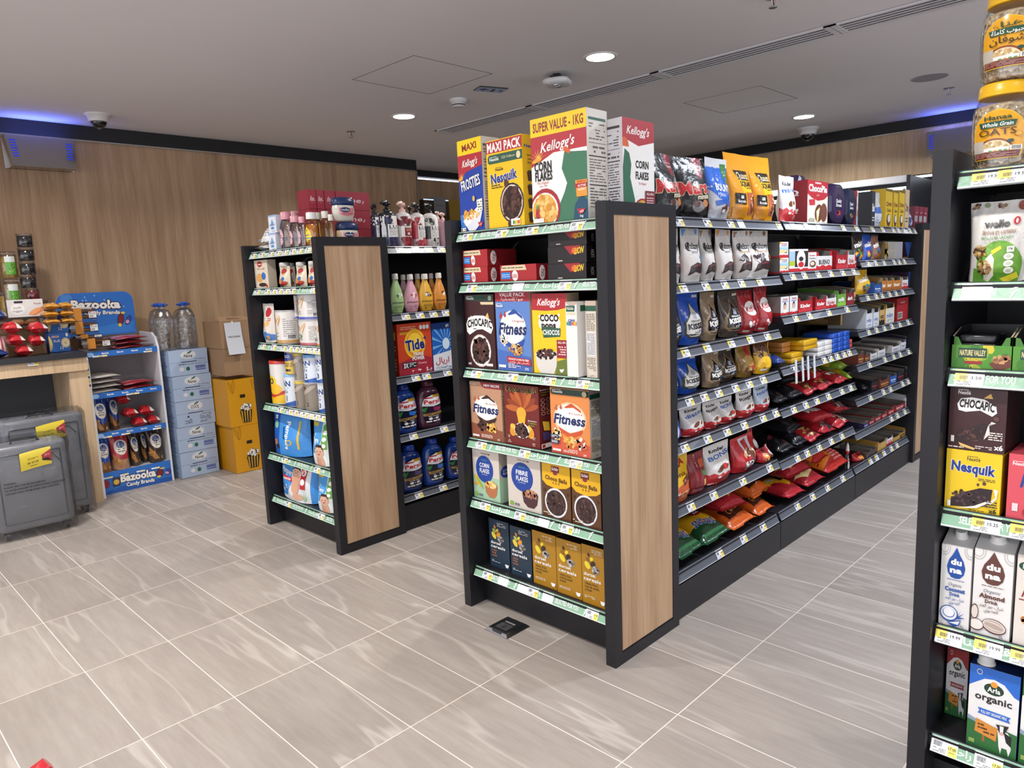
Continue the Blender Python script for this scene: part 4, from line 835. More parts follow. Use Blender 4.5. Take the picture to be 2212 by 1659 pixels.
def a_kitred(a): a.R(0, 0, 1, 1, 'b02a24').P([(.4, .9), (.95, .98), (.9, .66), (.5, .6)], '1c2f6c').T('KitKat', .68, .8, .12, WH, .4, b=2, rot=10).P([(0, .6), (.4, .5), (.5, .2), (0, .1)], 'd87a24').lines(.5, .1, .9, .4, 5, 'd89088')
def a_black(a): a.R(0, 0, 1, 1, '17161a').bits(.5, .5, .4, .4, ['2c2a30', '4a2a30', '22252f'], 10, .12).T('minis', .5, .5, .12, '8f2a34', .5, b=2, rot=12)
def a_green(a): a.R(0, 0, 1, 1, '7f9c2c').P([(0, .6), (1, .7), (1, .4), (0, .3)], 'd8b428').T('Nuts', .5, .5, .16, '2a4a1c', .5, b=2)
def a_yelred(a): a.R(0, 0, 1, 1, 'a8242c').P([(0, 1), (1, 1), (1, .62), (0, .7)], 'dfb227').E(.5, .8, .2, .08, '3a2418').T('Malt', .5, .4, .2, WH, .6, b=2)
def a_choco_pie(a): a.R(0, 0, 1, 1, 'dcd3c0').P([(0, 1), (1, 1), (1, .68), (.8, .58), (.5, .54), (.2, .6), (0, .68)], 'a82530').T('ORION', .5, .95, .04, WH, .3, b=1).T('ChocoPie', .5, .83, .16, WH, .9, b=2, out='7a1820', ow=.3).T(ar('شوكوباي'), .5, .68, .04, 'e8c0a0').P([(.06, .55), (.36, .58), (.36, .44), (.1, .42)], 'b5303a').E(.55, .26, .2, .2, '5d3428', rot=20).E(.8, .28, .17, .22, '6e3f30').P([(.42, .3), (.6, .4), (.52, .08), (.46, .06)], 'e0c478').P([(.44, .28), (.58, .36), (.51, .12)], 'f4ead0').lines(.05, .05, .36, .14, 3, '776')
def a_choco_pies(a): a.R(0, 0, 1, 1, '8f1f29').T('ChocoPie', .5, .48, .3, WH, .62*a.h/a.w, b=1.5, rot=-90)
def tin(c0, c1, word, ac):
    def f(a): a.E(.5, .5, .42, .42, c1, a0=22.5, a1=382.5, n=8).E(.5, .52, .28, .3, c0, a0=22.5, a1=382.5, n=8).T(word[0], .5, .6, .1, WH, .4, sh=.2, b=1).T(word[1], .5, .48, .09, WH, .4, sh=.2, b=1).bits(.5, .25, .16, .06, ac, 8, .06)
    return f
def a_wello(a):
    a.R(0, 0, 1, 1, 'd5d2cd'); [a.bits(x, .95, .07, .03, ['6a4a34', '8a6a48', '4a3020', 'a88a60'], 14, .035) for x in (.1, .55)]; a.E(.92, .93, .1, .06, '8a4030').E(.3, .96, .05, .03, '7a8a60').E(.58, .22, .4, .3, '6fa63a', n=28).P([(.1, 0), (.9, 0), (.95, .1), (.12, .18)], '5f9a32').P([(.45, .4), (.62, .46), (.64, .42), (.48, .35)], 'e0d03a').P([(.36, .3), (.46, .37), (.52, .3), (.5, .1), (.4, .02), (.32, .05)], 'efe8d4').P([(.6, .06), (.9, .12), (.92, .05), (.7, 0)], 'd8cf3a')
    a.T('wello', .5, .73, .09, BK, .46, b=2.6).E(.84, .745, .055, .05, 'b5303a').E(.84, .745, .02, .03, 'd5d2cd').T('SUPER CLUSTERS', .55, .62, .045, '9a7a66', .6, b=1, sh=.15).T('HONEY PISTACHIO', .53, .555, .032, '5f9a5a', .58, b=1).T(ar('مكسرات الفستق والعسل'), .53, .515, .025, '5f9a5a', .48)
    for x, y in ((.24, .38), (.34, .2)): a.bits(x, y, .12, .085, ['6a4a2c', '9a7448', 'c9ae78', '4a3420', 'b9904c'], 40, .04)
    a.R(.74, .37, .86, .44, 'e6e2dc').T('10g', .8, .415, .025, '444', b=1); [a.E(.78, .32-i*.085, .085, .04, 'eae8e2').E(.78, .32-i*.085, .045, .02, 'b9c4a8') for i in range(3)]
def a_nv(a): a.R(0, 0, 1, 1, '4f8f2e').bits(.5, .5, .5, .5, ['8fae3a', '3f7a2a', 'd0c03a', '66a038'], 12, .12).R(.12, .5, .6, .88, '26483c').T('NATURE VALLEY', .36, .7, .22, 'e8d89a', .44, b=1.5).T('CRUNCHY', .38, .44, .12, 'e8c83a', .3, b=2).P([(.22, .36), (.52, .38), (.52, .26), (.24, .26)], '9c2430').P([(.64, .3), (.98, .62), (1, .2), (.78, 0)], '6a3a2a').P([(.68, .4), (.96, .66), (1, .5), (.76, .3)], 'a8744a').bits(.84, .48, .12, .14, ['c99a68', '8a5a3a'], 12, .04).T('36', .32, .12, .12, '243', b=1)
def a_chbar(a):
    a.R(0, 0, 1, 1, '3d1d20'); nes(a, .26, .93, .06, .22); a.P([(.14, .74), (.2, .83), (.4, .86), (.62, .84), (.82, .74), (.84, .64), (.76, .58), (.55, .66), (.3, .62), (.17, .64)], WH).T('CHOCAPIC', .49, .735, .13, BK, .62, b=2.6, arc=.02, rot=-5).P([(.6, .86), (.72, .94), (.76, .86)], 'd8ae60')
    a.P([(.12, .08), (.1, .2), (.3, .34), (.62, .46), (.72, .44), (.7, .28), (.5, .16)], '2c1a1c').bits(.42, .26, .27, .11, CH, 46, .035).P([(.66, .22), (.74, .3), (.72, .46), (.84, .48), (.76, .5), (.7, .42), (.64, .2)], 'e8e0d8').E(.84, .55, .05, .04, '5a3a38')
    a.lines(.72, .2, .96, .34, 4, 'e6dcd4', .5).T('x6', .9, .1, .08, WH, b=2).lines(.02, .02, .3, .06, 1, 'e0d4cc').lines(.5, .04, .8, .1, 2, 'e0d4cc').P([(.2, .12), (.5, .05), (.48, .02), (.24, .06)], 'd8b470').R(.06, .12, .12, .22, 'd8d0c8')
def a_nqbar(a):
    a.R(0, 0, 1, 1, 'e8c41f'); nes(a, .5, .87, .06, .24, '2a2626'); a.T('Nesquik', .5, .73, .16, NV, .8, b=2.4, rot=-3, out=WH, ow=.5).lines(.6, .53, .9, .58, 2, '333').E(.6, .47, .025, .025, '5a3c34').E(.71, .5, .035, .03, '5a3c34')
    a.P([(.12, .06), (.1, .16), (.3, .3), (.64, .42), (.86, .42), (.84, .24), (.6, .1)], '2b1b20').bits(.47, .23, .34, .13, ['3a2a30', '4e3a3c', '2a1c22'], 70, .032, .95).P([(.8, .2), (.92, .3), (.88, .44), (.96, .42), (.94, .28), (.84, .18)], 'eee8dc').P([(.2, .04), (.6, .09), (.84, .22), (.8, .24), (.55, .12)], 'efe9dd').lines(.76, .12, .96, .24, 3, '333', .5).T('x6', .88, .08, .07, '222', b=2).lines(.46, .01, .74, .06, 2, '333').R(.06, .06, .12, .16, 'e6e0d0')
def a_fitbar(a): a.R(0, 0, 1, 1, 'd0505c'); nes(a, .2, .86, .05, .26); a.E(.7, .6, .4, .26, 'efd0d4').T('Fitness', .66, .62, .2, '1d3f8c', .84, sh=.2, b=2).P([(.3, .8), (.4, .88), (.44, .8)], 'e8909a').P([(.5, .3), (.9, .4), (1, .2), (.7, .05)], 'b98a50').bits(.75, .22, .2, .1, ['d8b070', 'c08a48', 'a8323c'], 26, .04).E(.36, .14, .08, .06, 'a8242c').R(.1, .14, .2, .26, 'e8d0d4')
def duna(ink, w1, pic):
    def f(a):
        a.R(0, 0, 1, 1, 'e2e1e0'); [a.E(x, .97, .2-i*.03, .1-i*.015, ('bdbbbb', 'e2e1e0')[i % 2]) for x in (.1, .95) for i in range(4)]
        a.P([(.5, .99), (.62, .9), (.74, .83), (.8, .75), (.76, .67), (.64, .62), (.5, .61), (.36, .62), (.24, .67), (.2, .75), (.26, .83), (.38, .9)], ink).T('du', .5, .815, .07, WH, .36, b=3).T('na', .5, .715, .07, WH, .4, b=3).lines(.22, .585, .8, .6, 1, ink).T('Organic', .5, .535, .04, '667', .44, sh=.25).T(w1, .5, .475, .05, ink, .66, b=2.6).T('Drink', .5, .415, .04, ink, .34, b=2).T(ar('شراب جوز الهند'), .5, .365, .038, ink, .62).T(ar('العضوي'), .5, .315, .038, ink, .36)
        pic(a, ink); a.T('1L', .8, .045, .03, '444', b=1)
    return f
def p_coco(a, c): a.E(.34, .17, .3, .1, c).E(.34, .175, .27, .085, 'dfe2ea').E(.34, .18, .2, .06, c).E(.34, .185, .18, .055, 'eceef2'); [a.P([(.6, .12), (.62, .15), (.6+.3*cos(t), .12+.16*sin(t))], c) for t in (.2, .6, 1, 1.4)]; a.P([(.3, .06), (.75, .12), (.7, .05), (.5, .02)], c).P([(.34, .06), (.72, .105), (.66, .055)], 'dfe2ea')
def p_alm(a, c): a.E(.6, .14, .32, .085, c, rot=-12).E(.6, .145, .3, .072, 'd8cfc8', rot=-12); [a.E(.6, .145, .26, .06-i*.015, ('b3a298', 'd8cfc8')[i % 2], rot=-12) for i in range(3)]; a.E(.14, .12, .2, .07, c).E(.14, .125, .18, .06, 'e2ddd8').E(.08, .27, .1, .09, c).E(.08, .27, .085, .075, 'd8cfc8')
def arla(c1, t):
    def f(a):
        a.R(0, 0, 1, 1, 'e6e6e6').P([(0, 1), (1, 1), (1, .72), (.9, .74), (.7, .85), (.5, .88), (.3, .86), (.1, .78), (0, .74)], c1).E(.2, .93, .06, .035, 'c9c9cc').E(.2, .93, .045, .025, c1).P([(0, .62), (.3, .6), (.6, .57), (1, .62), (1, .7), (.84, .7), (.72, .83), (.5, .86), (.3, .84), (.16, .75), (0, .72)], 'e6e6e6')
        a.E(.5, .76, .2, .07, '1e3f30').E(.5, .82, .07, .035, 'e39a3c').T('Arla', .5, .755, .06, WH, .26, b=1.5).T('organic', .5, .645, .085, '2a2628', .74, b=1.6).P([(.2, .5), (.86, .49), (.82, .455), (.86, .42), (.2, .43), (.24, .465)], c1 if c1 != '2c6b3a' else '3a3a3c').T(t, .53, .462, .035, WH, .52, b=1)
        a.P([(0, 0), (1, 0), (1, .3), (.7, .32), (.3, .28), (0, .34)], '2f6a38').P([(0, .38), (.2, .34), (.32, .29), (0, .33)], '8a9ab0').R(.32, .1, .37, .2, '9a6428').P([(.18, .36), (.62, .31), (.6, .15), (.16, .2)], 'd08a3c').lines(.22, .2, .57, .32, 3, '5a3414', .5, 1)
        a.P([(.62, .3), (.82, .3), (.9, .24), (.9, .1), (.86, .02), (.82, .1), (.72, .1), (.7, .02), (.66, .1)], 'e8e6e4').P([(.74, .3), (.9, .26), (.9, .14), (.8, .18)], '222226').P([(.58, .36), (.84, .38), (.8, .33), (.74, .26), (.66, .26), (.62, .33)], '222226').P([(.66, .36), (.74, .36), (.73, .27), (.67, .27)], 'eceae8').E(.7, .27, .05, .02, 'd8a8a0').R(.05, .05, .17, .1, '8aa858')
    return f
# ---------------------------------------------------------------- more artwork: toiletries, baby goods, left wall
def a_plain(c, *ops):
    def f(a):
        a.R(0, 0, 1, 1, c)
        for o in ops: getattr(a, o[0])(*o[1:])
    return f
def a_johns(c, ac): return lambda a: a.T("Johnson's", .5, .45, .09, '2a2430', .84, sh=.25, b=1.2).T('VITA-RICH', .5, .365, .025, ac, .4).lines(.2, .18, .8, .3, 3, '5a4a50', .3).bits(.55, .78, .2, .08, [ac, 'f0ece6'], 6, .09).E(.3, .1, .06, .02, ac).E(.7, .1, .06, .02, ac)
def a_lux(c, fl):
    def f(a): a.R(0, 0, 1, 1, WH).bits(.2, .8, .3, .2, fl, 30, .09).bits(.6, .12, .4, .14, fl, 36, .1).R(.3, .3, .9, .72, 'f2f0ee').T('NEW', .42, .74, .03, '1a1a1a', .2, b=1).T('LUX', .6, .64, .11, '1d1a20', .5, b=.8).T('BOTANICALS', .6, .555, .03, '444', .5).lines(.36, .32, .84, .52, 6, '777', .3).R(0, .25, .3, .7, c)
    return f
def a_lux2(a): a.R(0, 0, 1, 1, 'eceae8').bits(.3, .86, .35, .12, ['8f2432', '6a1826'], 20, .1).T('LUX', .55, .72, .1, '555', .5, b=.5).R(.34, .34, .84, .62, '8f2a38').lines(.4, .5, .78, .6, 3, 'd8b890', .4).E(.5, .42, .06, .04, 'e8d8d8').bits(.6, .14, .36, .14, ['8f2432', 'a83a48', '6a1826'], 40, .11)
def persil(c, b2, nm):
    def f(a): a.E(.5, .5, .48, .5, c).P([(.08, .62), (.18, .86), (.5, .96), (.82, .86), (.92, .62), (.5, .58)], 'e4e4e8').R(.5, .86, .88, .95, 'c8992c').R(.16, .84, .5, .88, 'b5303a').T('Persil', .5, .74, .13, 'c0272f', .66, b=2).T(nm, .44, .645, .03, '444', .44).P([(.04, .5), (.3, .58), (.2, .4)], '2f7a3a').P([(.5, .56), (.9, .5), (.7, .4), (.5, .44)], b2).P([(.12, .36), (.92, .38), (.9, .3), (.14, .28)], 'b08a4a').T('DEEP CLEAN', .5, .33, .05, '1a1c26', .6, b=1).lines(.3, .24, .7, .27, 1, WH).T('+', .5, .18, .06, WH, b=1).E(.38, .18, .07, .04, WH).E(.62, .18, .07, .04, 'd8dce8').lines(.22, .06, .8, .12, 1, WH, .7)
    return f
def a_tide(a): a.R(0, 0, 1, 1, 'cf4524').lines(.1, .88, .55, .95, 2, 'f0c8a8', .4).R(.08, .8, .42, .84, 'e8b52a').T('NEW & IMPROVED', .25, .82, .02, '3a2a10', .3); [a.E(.7+i*.1, .91, .045, .045, WH) for i in range(3)]; a.E(.5, .6, .31, .29, 'f0c22a', n=28).E(.5, .6, .26, .24, 'e8852a', n=28).E(.5, .62, .22, .2, 'f2c83a').T('Tide', .5, .59, .2, '1a2a6c', .56, b=2.5, rot=4, out=WH, ow=.4).T('+', .8, .7, .1, '1a2a6c', b=2).P([(0, 0), (1, 0), (1, .3), (.6, .38), (.2, .3), (0, .26)], 'a5283a').T('TRIPLE', .58, .4, .06, WH, .32, b=2, out='1c1c2a', ow=.5).T('POWER', .58, .32, .07, WH, .36, b=2, out='1c1c2a', ow=.5).R(.1, .14, .52, .26, '2a2630').T('3X', .2, .2, .09, WH, .14, b=2).lines(.3, .16, .5, .25, 3, WH).T('Downy', .7, .22, .04, 'f0d8dc', .24, sh=.2).bits(.6, .06, .36, .05, ['e8c8cc', 'c04a5a'], 16, .03)
def a_ariel(a): a.R(0, 0, 1, 1, '1f5fb8'); [a.P([(.6, .55), (.6+.7*cos(t), .55+.6*sin(t)), (.6+.7*cos(t+.12), .55+.6*sin(t+.12))], '6fa8e0') for t in [i*.4 for i in range(16)]]; a.E(.6, .56, .16, .12, 'cfe4f6').P([(0, .34), (1, .42), (1, 0), (0, 0)], 'dfe3ea').R(0, .88, 1, 1, '1a3a7a').T('#1', .68, .94, .06, WH, b=2).T(ar('اريال'), .4, .22, .12, 'b5303a', .6, b=1).T(ar('بريم اتوماتيك'), .5, .08, .05, '1a3a7a', .8)
def a_cere(wh, band, t=None):
    def f(a): a.R(0, 0, 1, 1, 'dcd8d2').R(0, 0, 1, .1, band); a.E(.28, .72, .16, .15, 'b32a32').T('Cerelac', .28, .72, .07, WH, .26, b=2).leaf(.52, .76, .12, .03, 40, 'd8b070').leaf(.56, .68, .1, .03, 60, 'c99a58').E(.4, .42, .06, .06, 'e6b878').lines(.2, .2, .52, .34, 3, '555').lines(.66, .2, .94, .8, 9, '7a7672', .3).bars(.76, .14, .92, .26); wh and a.E(.44, .38, .08, .08, '4a7a4c').E(.44, .38, .05, .05, '9ab89a')
    return f
def a_pch(a): a.R(0, 0, 1, 1, 'd6cfc4').E(.55, .78, .26, .12, 'b5303a').lines(.3, .55, .85, .64, 2, 'b5303a').E(.3, .45, .16, .08, 'd8a05a').E(.62, .5, .14, .07, 'e0b070').P([(0, .1), (1, .06), (1, .2), (.5, .3), (0, .26)], '4a78b8').E(.6, .14, .2, .06, 'd0a468').lines(.1, .3, .5, .38, 1, '334')
def a_pur(a): a.R(0, 0, 1, 1, 'd8ccb4').E(.5, .76, .26, .12, 'b02c34').lines(.25, .58, .8, .64, 1, 'b5742c').E(.6, .4, .18, .1, '2f6fb8').E(.3, .3, .2, .12, 'd8823a').E(.7, .2, .24, .1, 'b03a30').E(.4, .12, .2, .07, '6a2a3a')
def a_cerbox(a): a.R(0, 0, 1, 1, 'd8ccb8').E(.42, .86, .2, .1, 'b02c34').T('Cerelac', .42, .86, .05, WH, .3, b=1).lines(.2, .66, .8, .74, 2, '8a5a3a').E(.35, .38, .24, .16, 'd8a05a').E(.66, .44, .16, .13, '2f6fb8').E(.55, .14, .3, .07, '3a2a22').E(.85, .1, .08, .05, 'b02c34')
def a_nan(n):
    def f(a): a.R(0, 0, 1, 1, 'd4dbe4').P([(0, 0), (1, 0), (1, .26), (.5, .1), (0, .06)], '2458a8').T('NAN', .42, .76, .18, '1d3f80', .5, b=2).lines(.25, .58, .6, .63, 1, '2a4a8a').T(ar('نان'), .42, .5, .12, '1d3f80', .3).T(n, .52, .26, .17, '1d3f80', b=2)
    return f
def a_s26(n):
    def f(a): a.R(0, 0, 1, 1, '8b8073').E(.26, .66, .3, .2, '4a3a30', rot=30).E(.28, .66, .22, .13, '6d5f52', rot=30).T('S-26', .24, .62, .07, 'cfc4b4', .24, b=1).leaf(.6, .78, .3, .08, 30, 'b0a596').T(n, .56, .22, .15, '1d2a4a', b=1)
    return f
def a_nido(a): a.R(0, 0, 1, 1, 'd9d6d0').P([(0, 0), (1, 0), (1, .34), (.5, .2), (0, .4)], 'e6b81e').P([(0, .4), (.5, .24), (1, .38), (1, .3), (.5, .14), (0, .3)], 'c0392b').E(.3, .56, .34, .16, 'eac52a').T('NIDO', .3, .56, .15, '26314f', .52, b=2).E(.56, .36, .18, .14, 'e8b92a').E(.24, .4, .08, .06, 'c0392b')
def a_sm(a): a.R(0, 0, 1, 1, 'd6b23a').E(.5, .76, .42, .2, '1d3f90').lines(.3, .7, .7, .84, 2, WH, .5).lines(.2, .3, .8, .5, 3, '333').R(.3, .1, .7, .2, '3a2a2a')
def baby(a, x, y, s): a.E(x, y-.16*s, .09*s, .12*s, 'd8a488').E(x, y, .085*s, .075*s, 'dcae94').P([(x-.085*s, y+.01), (x-.06*s, y+.08*s), (x+.06*s, y+.085*s), (x+.09*s, y+.01), (x+.04*s, y+.05*s), (x-.05*s, y+.05*s)], '3a2a24').E(x-.03*s, y, .009*s, .008*s, '3a2a26').E(x+.03*s, y, .009*s, .008*s, '3a2a26').E(x, y-.035*s, .025*s, .01*s, 'b5605a')
def a_pamp(a): a.R(0, 0, 1, 1, '3f8fd8').R(0, 0, .3, 1, '2257ac').T('Pampers', .56, .5, .14, WH, .66*a.h/a.w, b=1.6, rot=-90).lines(.43, .3, .48, .8, 1, '1c4a94', .6).E(.62, .34, .08, .07, 'd8b03a').E(.62, .34, .05, .045, '3f8fd8').R(.8, .18, .84, .86, 'd8b52c').E(.2, .72, .07, .09, '8ab89a').P([(.12, .2), (.26, .24), (.24, .38), (.14, .36)], 'b5785a').E(.25, .2, .06, .06, '3a2822').R(.14, .86, .22, .95, WH).T('4', .18, .905, .06, '2257ac', b=1)
def a_pamp2(a): a.R(0, 0, 1, 1, 'dfe6e2').P([(0, 1), (.6, 1), (.66, .6), (.5, .3), (0, .2)], '4f9cdc').T('Pampers', .28, .6, .1, WH, .5, b=1.5, rot=-4).lines(.1, .5, .46, .54, 1, WH).R(.1, .88, .4, .97, 'd8c02c').E(.78, .9, .12, .07, '4f9a4a').R(.68, .4, .88, .86, '6aa84f'); [a.E(.78, .78-i*.15, .07, .05, WH) for i in range(3)]; baby(a, .6, .34, 1.9)
def a_pants(a): a.R(0, 0, 1, 1, 'dcdfe2').P([(0, 1), (.52, 1), (.48, .5), (.34, .1), (0, 0)], '3f8ad2').E(.36, .9, .06, .07, 'a8c43a').T('Pampers', .3, .72, .12, WH, .36, b=1.5, rot=-4).P([(.16, .62), (.5, .58), (.5, .48), (.18, .52)], 'c0272f').T('pants', .32, .55, .07, WH, .22, b=1).E(.08, .24, .05, .1, 'c0272f').T('3', .08, .24, .1, WH, b=2).T('60', .2, .22, .12, WH, b=1); baby(a, .57, .78, 1.25); a.E(.57, .4, .1, .2, 'd8a488').E(.64, .14, .12, .08, 'd8a488').R(.7, .36, .82, .96, 'c0272f').E(.76, .78, .05, .08, WH).T('100', .76, .78, .05, 'c0272f', b=1).E(.76, .55, .05, .08, WH); [a.P([(.78, .06), (.8, .06), (.8+.14*cos(t), .06+.3*sin(t))], '9ac48a') for t in (.4, .8, 1.3, 1.8, 2.3)]; a.R(.92, 0, 1, .9, '3f8ad2')
def a_bjelly(a): a.P([(.14, .8), (.86, .8), (.86, .35), (.5, .22), (.14, .35)], 'd98a94').E(.42, .66, .22, .18, '1b2f5e').T('Vaseline', .42, .66, .1, WH, .36, b=1).lines(.3, .34, .8, .46, 2, 'b5404a')
def a_vasl(a): a.R(0, 0, 1, 1, 'e8eaec').P([(0, .1), (1, .1), (1, .45), (.5, .56), (0, .45)], '4f8fc8').lines(.2, .6, .8, .76, 3, '2a5a94', .5).T('48', .5, .25, .12, WH, b=1)
def a_oil(a): a.E(.35, .5, .28, .42, 'e3b8c0').lines(.2, .42, .5, .62, 2, '6a3a44').R(.55, .3, .9, .5, '5a5560')
def a_shamp(a): a.P([(.5, 1), (.75, .7), (.86, .35), (.5, .1), (.14, .35), (.25, .7)], 'e8d23a').E(.5, .78, .05, .05, '6a5a1a').T("Johnson's", .5, .52, .09, '2a4a8a', .56, sh=.2, b=1).R(.26, .3, .74, .36, '4f8fc8').lines(.3, .16, .7, .24, 1, '5a5a2a')
def a_jbox(a): a.R(0, 0, 1, 1, 'dfe3ea').R(0, .9, 1, 1, '9ab4de').P([(.5, .8), (.7, .5), (.5, .42), (.3, .5)], '6f9cd8').T("Johnson's", .5, .46, .12, '2458a8', .7, sh=.2, b=1).R(.3, .2, .7, .34, '4f8fc8').lines(.2, .06, .8, .14, 1, '8a98b8')
def a_tiss(a): a.R(0, 0, 1, 1, '9c2a3c').T('fine', .5, .55, .26, 'e0c4c8', .5, sh=.3, b=1).lines(.4, .3, .6, .36, 1, 'd0a8b0').E(.8, .45, .05, .03, 'e0c4c8', rot=60).R(0, 0, 1, .03, '7d1f30')
def a_bazh(a):
    a.R(0, 0, 1, 1, '2f6fc4').P([(0, 0), (1, 0), (1, .3), (.6, .2), (0, .4)], '3a80d2'); [a.E(a.rnd.uniform(.05, .95), a.rnd.uniform(.6, .97), .012, .02, '86b4e8') for i in range(9)]; a.E(.12, .9, .08, .12, '4a88d4')
    a.T('Bazooka', .5, .74, .2, WH, .66, b=3, rot=-2, out='3a1c2a', ow=1.3).T('Candy Brands', .57, .53, .09, WH, .48, b=2, rot=-2, out='3a1c2a', ow=.9)
    cand(a, .84, .33)
def cand(a, x, y, s=1): a.E(x-.03, y, .045*s, .16*s, '3a1c2a', rot=-12).E(x-.03, y, .036*s, .14*s, '7a2430', rot=-12).E(x-.05, y-.14*s, .025*s, .045*s, 'e0c84a').E(x+.01, y+.16*s, .03*s, .03*s, 'e0c84a').E(x+.075*s, y-.03, .035*s, .13*s, '3a1c2a', rot=-28).E(x+.075*s, y-.03, .027*s, .115*s, '3a4aa0', rot=-28).E(x+.06*s, y-.07, .025*s, .05*s, 'd8a0b8', rot=-28)
def a_bazb(a): a.R(0, 0, 1, 1, '2f6fc4').P([(0, 0), (1, 0), (1, .2), (.4, .3), (0, .1)], '2558a8').T('Bazooka', .52, .6, .34, WH, .5, b=3, rot=-2, out='3a1c2a', ow=1.2).T('Candy Brands', .54, .26, .17, WH, .4, b=2, rot=-2, out='3a1c2a', ow=.8); cand(a, .86, .5, 1.2); a.E(.06, .5, .06, .2, '8a2430', rot=30).R(.16, .3, .26, .72, '3a3a44').E(.21, .5, .04, .12, 'd8b04a')
def a_bread(c, c2, wheat='b9824a'):
    def f(a): a.R(0, 0, 1, 1, c).R(0, 0, 1, .3, c2).E(.55, .66, .38, .22, 'd8d2c8').E(.55, .74, .24, .1, '1d3f80').T(ar('لذيذ'), .55, .74, .08, WH, .3).lines(.35, .52, .78, .64, 2, '5a4a48').P([(.05, .5), (.2, .4), (.6, .12), (.3, .1), (.05, .25)], wheat).bits(.2, .3, .18, .12, ['c99a58', '9a6a38', wheat], 18, .06).E(.8, .14, .08, .05, 'c99a58')
    return f
def a_nova(w):
    def f(a): a.R(0, 0, 1, 1, 'a9bcd8').R(0, .5, 1, .515, '7f94b4').R(.3, .5, .7, .53, '1c1e26').E(.5, .78, .2, .16, 'd9dce0').T('Nova' if w else 'COOL', .5, .75, .13, '2a2c2a', .22, sh=.2, b=1).leaf(.54, .88, .07, .03, 25, '2f5a44'); (a.T('40 x 0.33 Liters', .8, .6, .05, '3a4460', .3).E(.3, .24, .06, .08, 'd9dce0').E(.46, .24, .05, .08, '2f6a4c').bars(.66, .22, .92, .34, '35459c', 16).R(.66, .16, .92, .19, '35459c').T('P-27/05/26 L.30', .72, .42, .05, '5a6480', .5).lines(.24, .4, .48, .46, 1, '333') if w else a.lines(.6, .08, .9, .45, 8, '4a5a7a', .4).lines(.2, .1, .4, .3, 4, '4a5a7a').E(.3, .38, .03, .04, '444'))
    return f
def a_novas(a): a.R(0, 0, 1, 1, '9fb2d0').lines(.1, .1, .9, .9, 7, '8297ba', .5, .8).T('4.5', .7, .4, .14, '5a78b8', .3)
def a_pop(a):
    a.R(0, 0, 1, 1, 'd29416'); [a.E(x, .84+d, .045, .14, '9a6a10', rot=r).E(x, .84+d, .03, .12, 'c48a18', rot=r) for x, r, d in ((.1, 20, 0), (.18, -5, .02), (.8, 15, 0), (.9, -15, .02))]
    a.R(.36, .6, .52, .67, '2a2018').P([(.32, .32), (.7, .32), (.64, .06), (.38, .06)], '2a2018'); [a.P([(.36+i*.085, .315), (.395+i*.085, .315), (.405+i*.07, .07), (.385+i*.07, .07)], 'd8a83a') for i in range(4)]; a.bits(.51, .39, .17, .06, ['2a2018'], 16, .06).bits(.51, .395, .16, .055, ['e8e4dc'], 22, .045)
def a_cardb(a): a.R(0, 0, 1, 1, '9a7b5c').R(.47, 0, .53, 1, 'a48663').lines(.1, .05, .9, .1, 1, '8a6c4e')
def a_beyti(a): a.R(0, 0, 1, 1, 'c3bcb8').R(0, .3, .4, .52, '2a2430').lines(.05, .02, .36, .28, 5, '444').R(.06, .56, .36, .94, 'd8d4d0').T('be', .76, .78, .16, '33403c', .34, b=1).T(ar('بيتي'), .76, .62, .1, '33403c')
def a_yo(a): a.R(0, 0, 1, 1, '2a66b8').E(0, .45, .16, .4, 'e0c478').E(.8, .45, .22, .26, 'e6cf98').E(.8, .45, .15, .17, 'f2e8cc').E(.8, .45, .08, .09, 'e0c890').P([(.16, .84), (.5, .84), (.5, .74), (.16, .74)], 'e8d0d0').T('puffs', .33, .79, .07, 'b5303a', .26, b=1).lines(.22, .5, .56, .64, 2, WH, .5).T('12', .6, .2, .14, WH, b=1, sh=.2).E(.9, .86, .06, .1, WH)
def a_nug(a): a.R(0, 0, 1, 1, 'd9d6d4').E(.28, .45, .2, .3, 'eceae8').T('soft', .28, .55, .14, '444', .22, sh=.25).T('nugget', .28, .36, .14, '444', .28, sh=.25).P([(.55, .1), (.95, .5), (1, .3), (.75, .05)], 'd8824a').E(.75, .3, .2, .12, 'e8a068', rot=30).R(.2, .8, .44, .92, '2a2020').T('Ready', .85, .75, .1, '8a3038', .2)
def a_redsn(a): a.R(0, 0, 1, 1, 'b0222a').R(.72, 0, 1, 1, 'd0ccc8').E(.35, .5, .2, .3, 'c8383f').bits(.84, .5, .1, .3, ['3a2a2a', 'd0ccc8'], 6, .06)
def a_wafer(a): a.R(0, 0, 1, 1, 'c48a3c').bits(.4, .5, .4, .35, ['e0bf88', 'a8702c', 'd09a4a'], 20, .12).R(.6, .3, .95, .7, 'd8d4d0')
def a_blue_sn(a): a.R(0, 0, 1, 1, '1f3570').P([(0, .3), (1, .5), (1, .9), (0, .8)], 'c8c4c0').bits(.5, .6, .3, .15, ['c99a58', 'a8703c'], 10, .1)
def a_pinkf(a): a.R(0, 0, 1, 1, 'c08088').P([(0, 0), (1, 0), (1, .2), (0, .3)], 'a82a34').lines(.1, .5, .9, .8, 3, 'dcb8bc', .5)
def a_whfl(a): a.R(0, 0, 1, 1, 'c8c2bc').P([(0, 1), (1, 1), (1, .85), (0, .8)], 'b0483a').E(.7, .6, .14, .12, 'c8824a').E(.76, .5, .08, .08, '3a2620')
